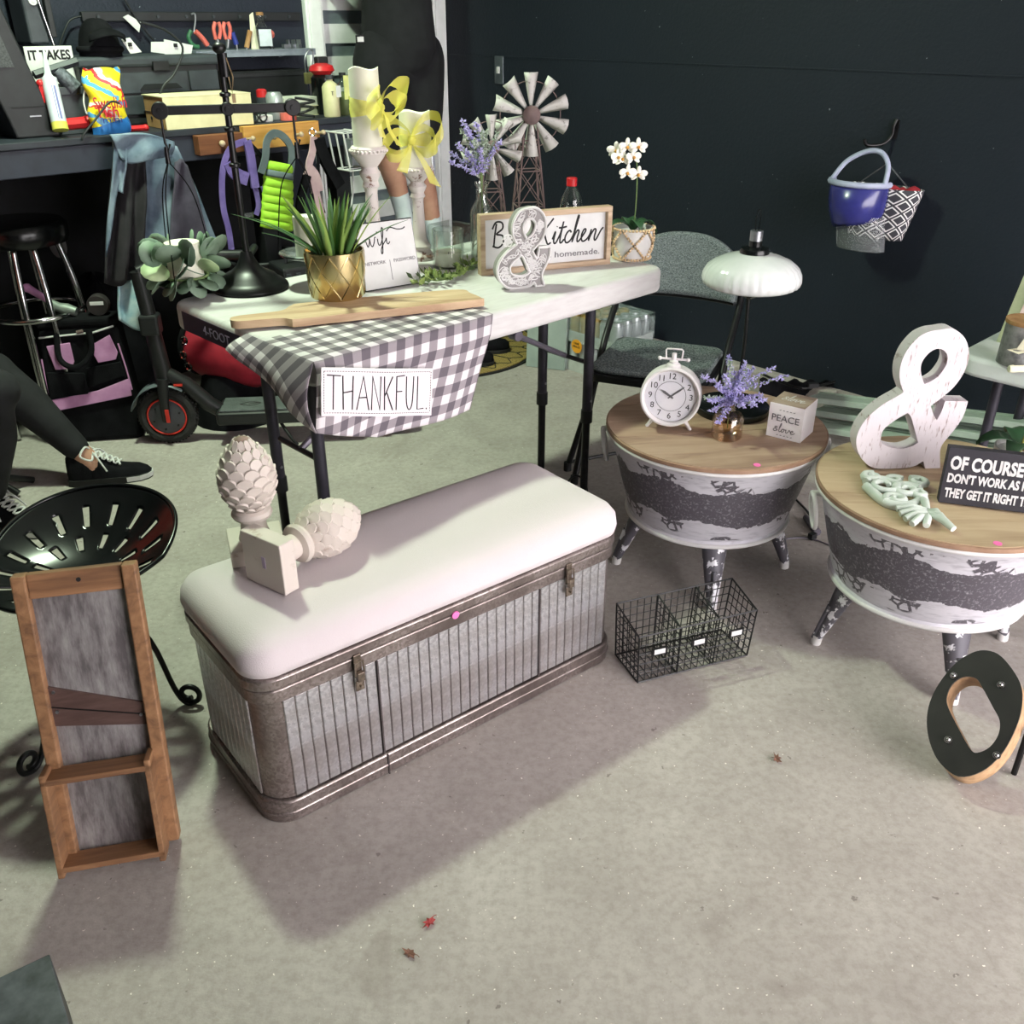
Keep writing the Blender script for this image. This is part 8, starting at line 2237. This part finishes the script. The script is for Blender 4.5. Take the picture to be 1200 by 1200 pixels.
body_mesh('leggings', [(L_(pel + Vector((-.02, 0, .05)), pel), [.135, .14]), (L_(hipR, (hipR + knee) / 2, knee, knee.lerp(ank, .35), knee.lerp(ank, .75), knee.lerp(ank, .93)), [.098, .092, .070, .068, .050, .044]), (L_(hipL, (hipL + kneeL) / 2, kneeL, kneeL.lerp(ankL, .4), kneeL.lerp(ankL, .92)), [.098, .09, .066, .064, .045])], mat('legging_black', (30, 30, 34), (20, 20, 24), rough=.85), pr1)
body_mesh('shirt', [(L_(pel + Vector((-.02, 0, .06)), chest_, chest_ + Vector((0, 0, .12))), [.145, .155, .10]), (L_(chest_ + Vector((0, .15, .10)), chest_ + Vector((.03, .20, -.04))), [.07, .06]), (L_(chest_ + Vector((0, -.15, .10)), chest_ + Vector((.03, -.20, -.04))), [.07, .06]), (L_(chest_ + Vector((0, .15, .10)), chest_ + Vector((0, -.15, .10))), [.075, .075])], mat('shirt_red', (206, 70, 52), (180, 54, 42), rough=.9), pr1)
for s in (-1, 1):
    el = chest_ + Vector((.06, s * .22, -.18)); wrx = (hipR + knee) / 2 + Vector((-.02, -.02, .13)) if s > 0 else (hipL + kneeL) / 2 + Vector((-.02, 0, .13))
    body_mesh('arm', [(L_(chest_ + Vector((.02, s * .20, .0)), el, wrx), [.046, .040, .028])], 'skin', pr1)
    hand(pr1, wrx - O, (.9, 0, -.35), (0, 0, -1), .45)
head(pr1, neck_ + Vector((.02, 0, .19)) - O, (.9, -.4, -.15), mat('hair_brown', (66, 46, 36), (44, 30, 24), rough=.7))
# sneakers with laces
def sneaker(parent, an, toe_, label=None):
    d = Vector((toe_.x - an.x, toe_.y - an.y, 0)); Ls = .255; d.normalize(); heel = Vector((an.x, an.y, 0)) - d * .055; a = math.atan2(d.y, d.x)
    M = Matrix.Translation(heel - O) @ Matrix.Rotation(a, 4, 'Z')
    prof = [(0, .028, .095), (.06, .036, .115), (.22, .040, .120), (.36, .040, .095), (.52, .042, .066), (.70, .044, .052), (.86, .040, .046), (.96, .026, .036), (1.0, .010, .026)]
    vs = []; n = 14
    for f, w, h in prof:
        for k in range(n):
            q = 2 * PI * k / n; vs.append((f * Ls, w * math.cos(q), .018 + (h - .018) * max(0, math.sin(q)) ** .8))
    b = MB(); b.add(vs, [(i * n + k, i * n + (k + 1) % n, (i + 1) * n + (k + 1) % n, (i + 1) * n + k) for i in range(len(prof) - 1) for k in range(n)] + [tuple(range(n)), tuple(range((len(prof) - 1) * n, len(prof) * n))], M); sh_ = b.build('sneaker', 'black_fabric', parent, 60)
    b = MB(); b.prism([(f * Ls * 1.02 - .003, w * 1.08) for f, w, h in prof] + [(f * Ls * 1.02 - .003, -w * 1.08) for f, w, h in reversed(prof)], 0, .022, M); b.build('sole', 'rubber', sh_)
    b = MB(); b.prism([(f * Ls * 1.03 - .003, w * 1.10) for f, w, h in prof[-4:]] + [(f * Ls * 1.03 - .003, -w * 1.10) for f, w, h in reversed(prof[-4:])], .004, .020, M); b.build('white_toe_guard', 'paper_white', sh_)
    b = MB()
    def tp(f, y):  # on top of the shoe
        h = .118 + (.055 - .118) * max(0, (f - .22) / .45); return M @ Vector((f * Ls, y, h + .004 - 6 * y * y))
    for k in range(5):
        f = .34 + .065 * k; b.tube([tp(f, -.022), tp(f + .05, .022)], .0035, 6); b.tube([tp(f + .05, -.022), tp(f, .022)], .0035, 6)
    for s in (-1, 1): b.tube(catmull([tp(.32, 0), tp(.28, s * .02) + Vector((0, 0, .02)), tp(.22, s * .05) + Vector((0, 0, .005)), tp(.34, s * .045) + Vector((0, 0, .0)), tp(.33, 0)], 5), .0035, 6); b.tube(catmull([tp(.32, 0), tp(.40, s * .035) + Vector((0, 0, .008)), tp(.50, s * .055) + Vector((0, 0, -.012))], 4), .003, 6)
    b.build('laces', 'paper_white', sh_)
sneaker(pr1, ank, toe); sneaker(pr1, ankL, ankL + Vector((.2, -.05, 0)))
# the folding chair it sits on (one tube leg shows)
lc = at(40, 566, 0); ch2 = thing('folding_chair', 'plain black folding chair under the seated person at the left edge', 'chair', (pel.x - .02, pel.y, 0))
o2_ = Vector((pel.x - .02, pel.y, 0)); zs_ = .355
b = MB(); b.prism(rounded_rect(.40, .42, .05), zs_ - .025, zs_); b.build('seat', 'black_metal', ch2, bev=.006)
for s in (-1, 1):
    b = MB(); q = (lc - o2_) if s < 0 else Vector(((lc - o2_).x, .22, 0)); b.tube([Vector((-.22, s * .22, .78)), Vector((-.12, s * .22, zs_)), Vector((q.x, q.y, .012))], .011, 10); b.build('front_leg', 'black_metal', ch2, 60)
    b = MB(); b.tube([Vector((.05, s * .20, zs_ - .02)), Vector((-.30, s * .20, .012))], .011, 10); b.build('rear_leg', 'black_metal', ch2, 60)
b = MB(); b.grid(lambda u, v: Vector((-.20 - .03 * math.sin(PI * u) - .02 * v, -.21 + .42 * u, .58 + .18 * v)), 14, 5); b.build('backrest', 'black_metal', ch2, 60, solid=.012)

# ---- person in black shorts standing at the door
NP = 3.56
def bp(x, y, n=NP): return bn(x, y, n)
hipc = bp(468, 62); g0 = Vector((hipc.x, hipc.y, STEP_H))
O = g0
p2 = thing('person', 'person in loose black shorts and white socks standing at the door', 'person', g0)
kL, aL = bp(448, 155, NP - .04), bp(473, 248, NP - .04); kR, aR = bp(487, 168, NP + .03), bp(511, 282, NP + .03)
hL, hR = hipc + Vector((-.07, -.07, -.02)), hipc + Vector((.07, .06, -.02))
ch_ = hipc + Vector((0, .01, .36)); nk = ch_ + Vector((0, 0, .19))
L_ = lambda *v: [x - O for x in v]
def floorp(v): return Vector((v.x, v.y, STEP_H + .035))
body_mesh('body', [(L_(hipc, ch_, nk, nk + Vector((0, 0, .08))), [.11, .12, .055, .05]), (L_(hL, kL, kL.lerp(aL, .35), aL, floorp(aL + Vector((.03, -.02, 0)))), [.085, .056, .060, .038, .036]), (L_(hR, kR, kR.lerp(aR, .35), aR, floorp(aR + Vector((.03, -.02, 0)))), [.085, .056, .058, .038, .036])], 'skin', p2)
SOCK = mat('sock_white', (214, 224, 226), (196, 208, 212), rough=.9)
for k_, a_ in ((kL, aL), (kR, aR)):
    s0 = k_.lerp(a_, .74); fl = floorp(a_ + Vector((.03, -.02, 0)))
    body_mesh('sock', [(L_(s0, a_, fl, fl + Vector((.10, -.06, -.008))), [.047, .043, .040, .034])], SOCK, p2)
    b = MB(); c = fl - O + Vector((.05, -.03, -.022)); b.ball(c + Vector((0, 0, .018)), .13, 16, None, (.8, .42, .22)); b.build('shoe', 'black_fabric', p2, 60)
SH = mat('short_black', (26, 27, 30), (18, 19, 22), rough=.95)
hemL, hemR = hL.lerp(kL, 1.0), hR.lerp(kR, .9)
body_mesh('shorts', [(L_(hipc + Vector((0, 0, .12)), hipc), [.135, .15]), (L_(hL, hL.lerp(hemL, .6), hemL), [.125, .12, .105]), (L_(hR, hR.lerp(hemR, .6), hemR), [.125, .125, .118]), (L_(hipc, (hL + hR + hemL + hemR) / 4), [.12, .09])], SH, p2, .014)
body_mesh('tee_shirt', [(L_(hipc + Vector((0, 0, .02)), hipc + Vector((0, 0, .2)), ch_ + Vector((0, 0, .06))), [.165, .15, .14]), (L_(ch_ + Vector((-.14, -.10, .10)), ch_ + Vector((-.20, -.10, -.06))), [.075, .065]), (L_(ch_ + Vector((.14, .10, .10)), ch_ + Vector((.16, .18, -.06))), [.075, .065]), (L_(ch_ + Vector((-.13, -.1, .11)), ch_ + Vector((.13, .1, .11))), [.07, .07])], SH, p2, .014)
for s in (-1, 1):
    sh0 = ch_ + Vector((.17 * s, .13 * s, -.02)); el = sh0 + Vector((-.06, .10, -.10)); wr_ = el + Vector((-.08, .10, .02)); body_mesh('arm', [(L_(sh0, el, wr_), [.046, .040, .028])], 'skin', p2); hand(p2, wr_ - O, (-.5, .7, .1), (0, 0, -1), .5, .9)
head(p2, nk + Vector((0, .02, .19)) - O, (-.3, .9, 0), mat('hair_dark', (40, 32, 30), (26, 22, 20), rough=.7), False)
lt = bp(422, 46, NP - .16) - O
b = MB(); b.box(lt, (.04, .004, .03), ROOM_A); lbp = b.build('cloth_label', 'ink', p2)
lettering('B&C', 'paper_white', lbp, basis(lt + Vector((SA, -CA, 0)) * .003, (CA, SA, 0), (0, 0, 1)), fit=(.028, .014)) if False else None
b = MB(); b.box(lt + Vector((SA, -CA, 0)) * .002, (.03, .003, .018), ROOM_A); b.build('label_print', 'paper_white', lbp)
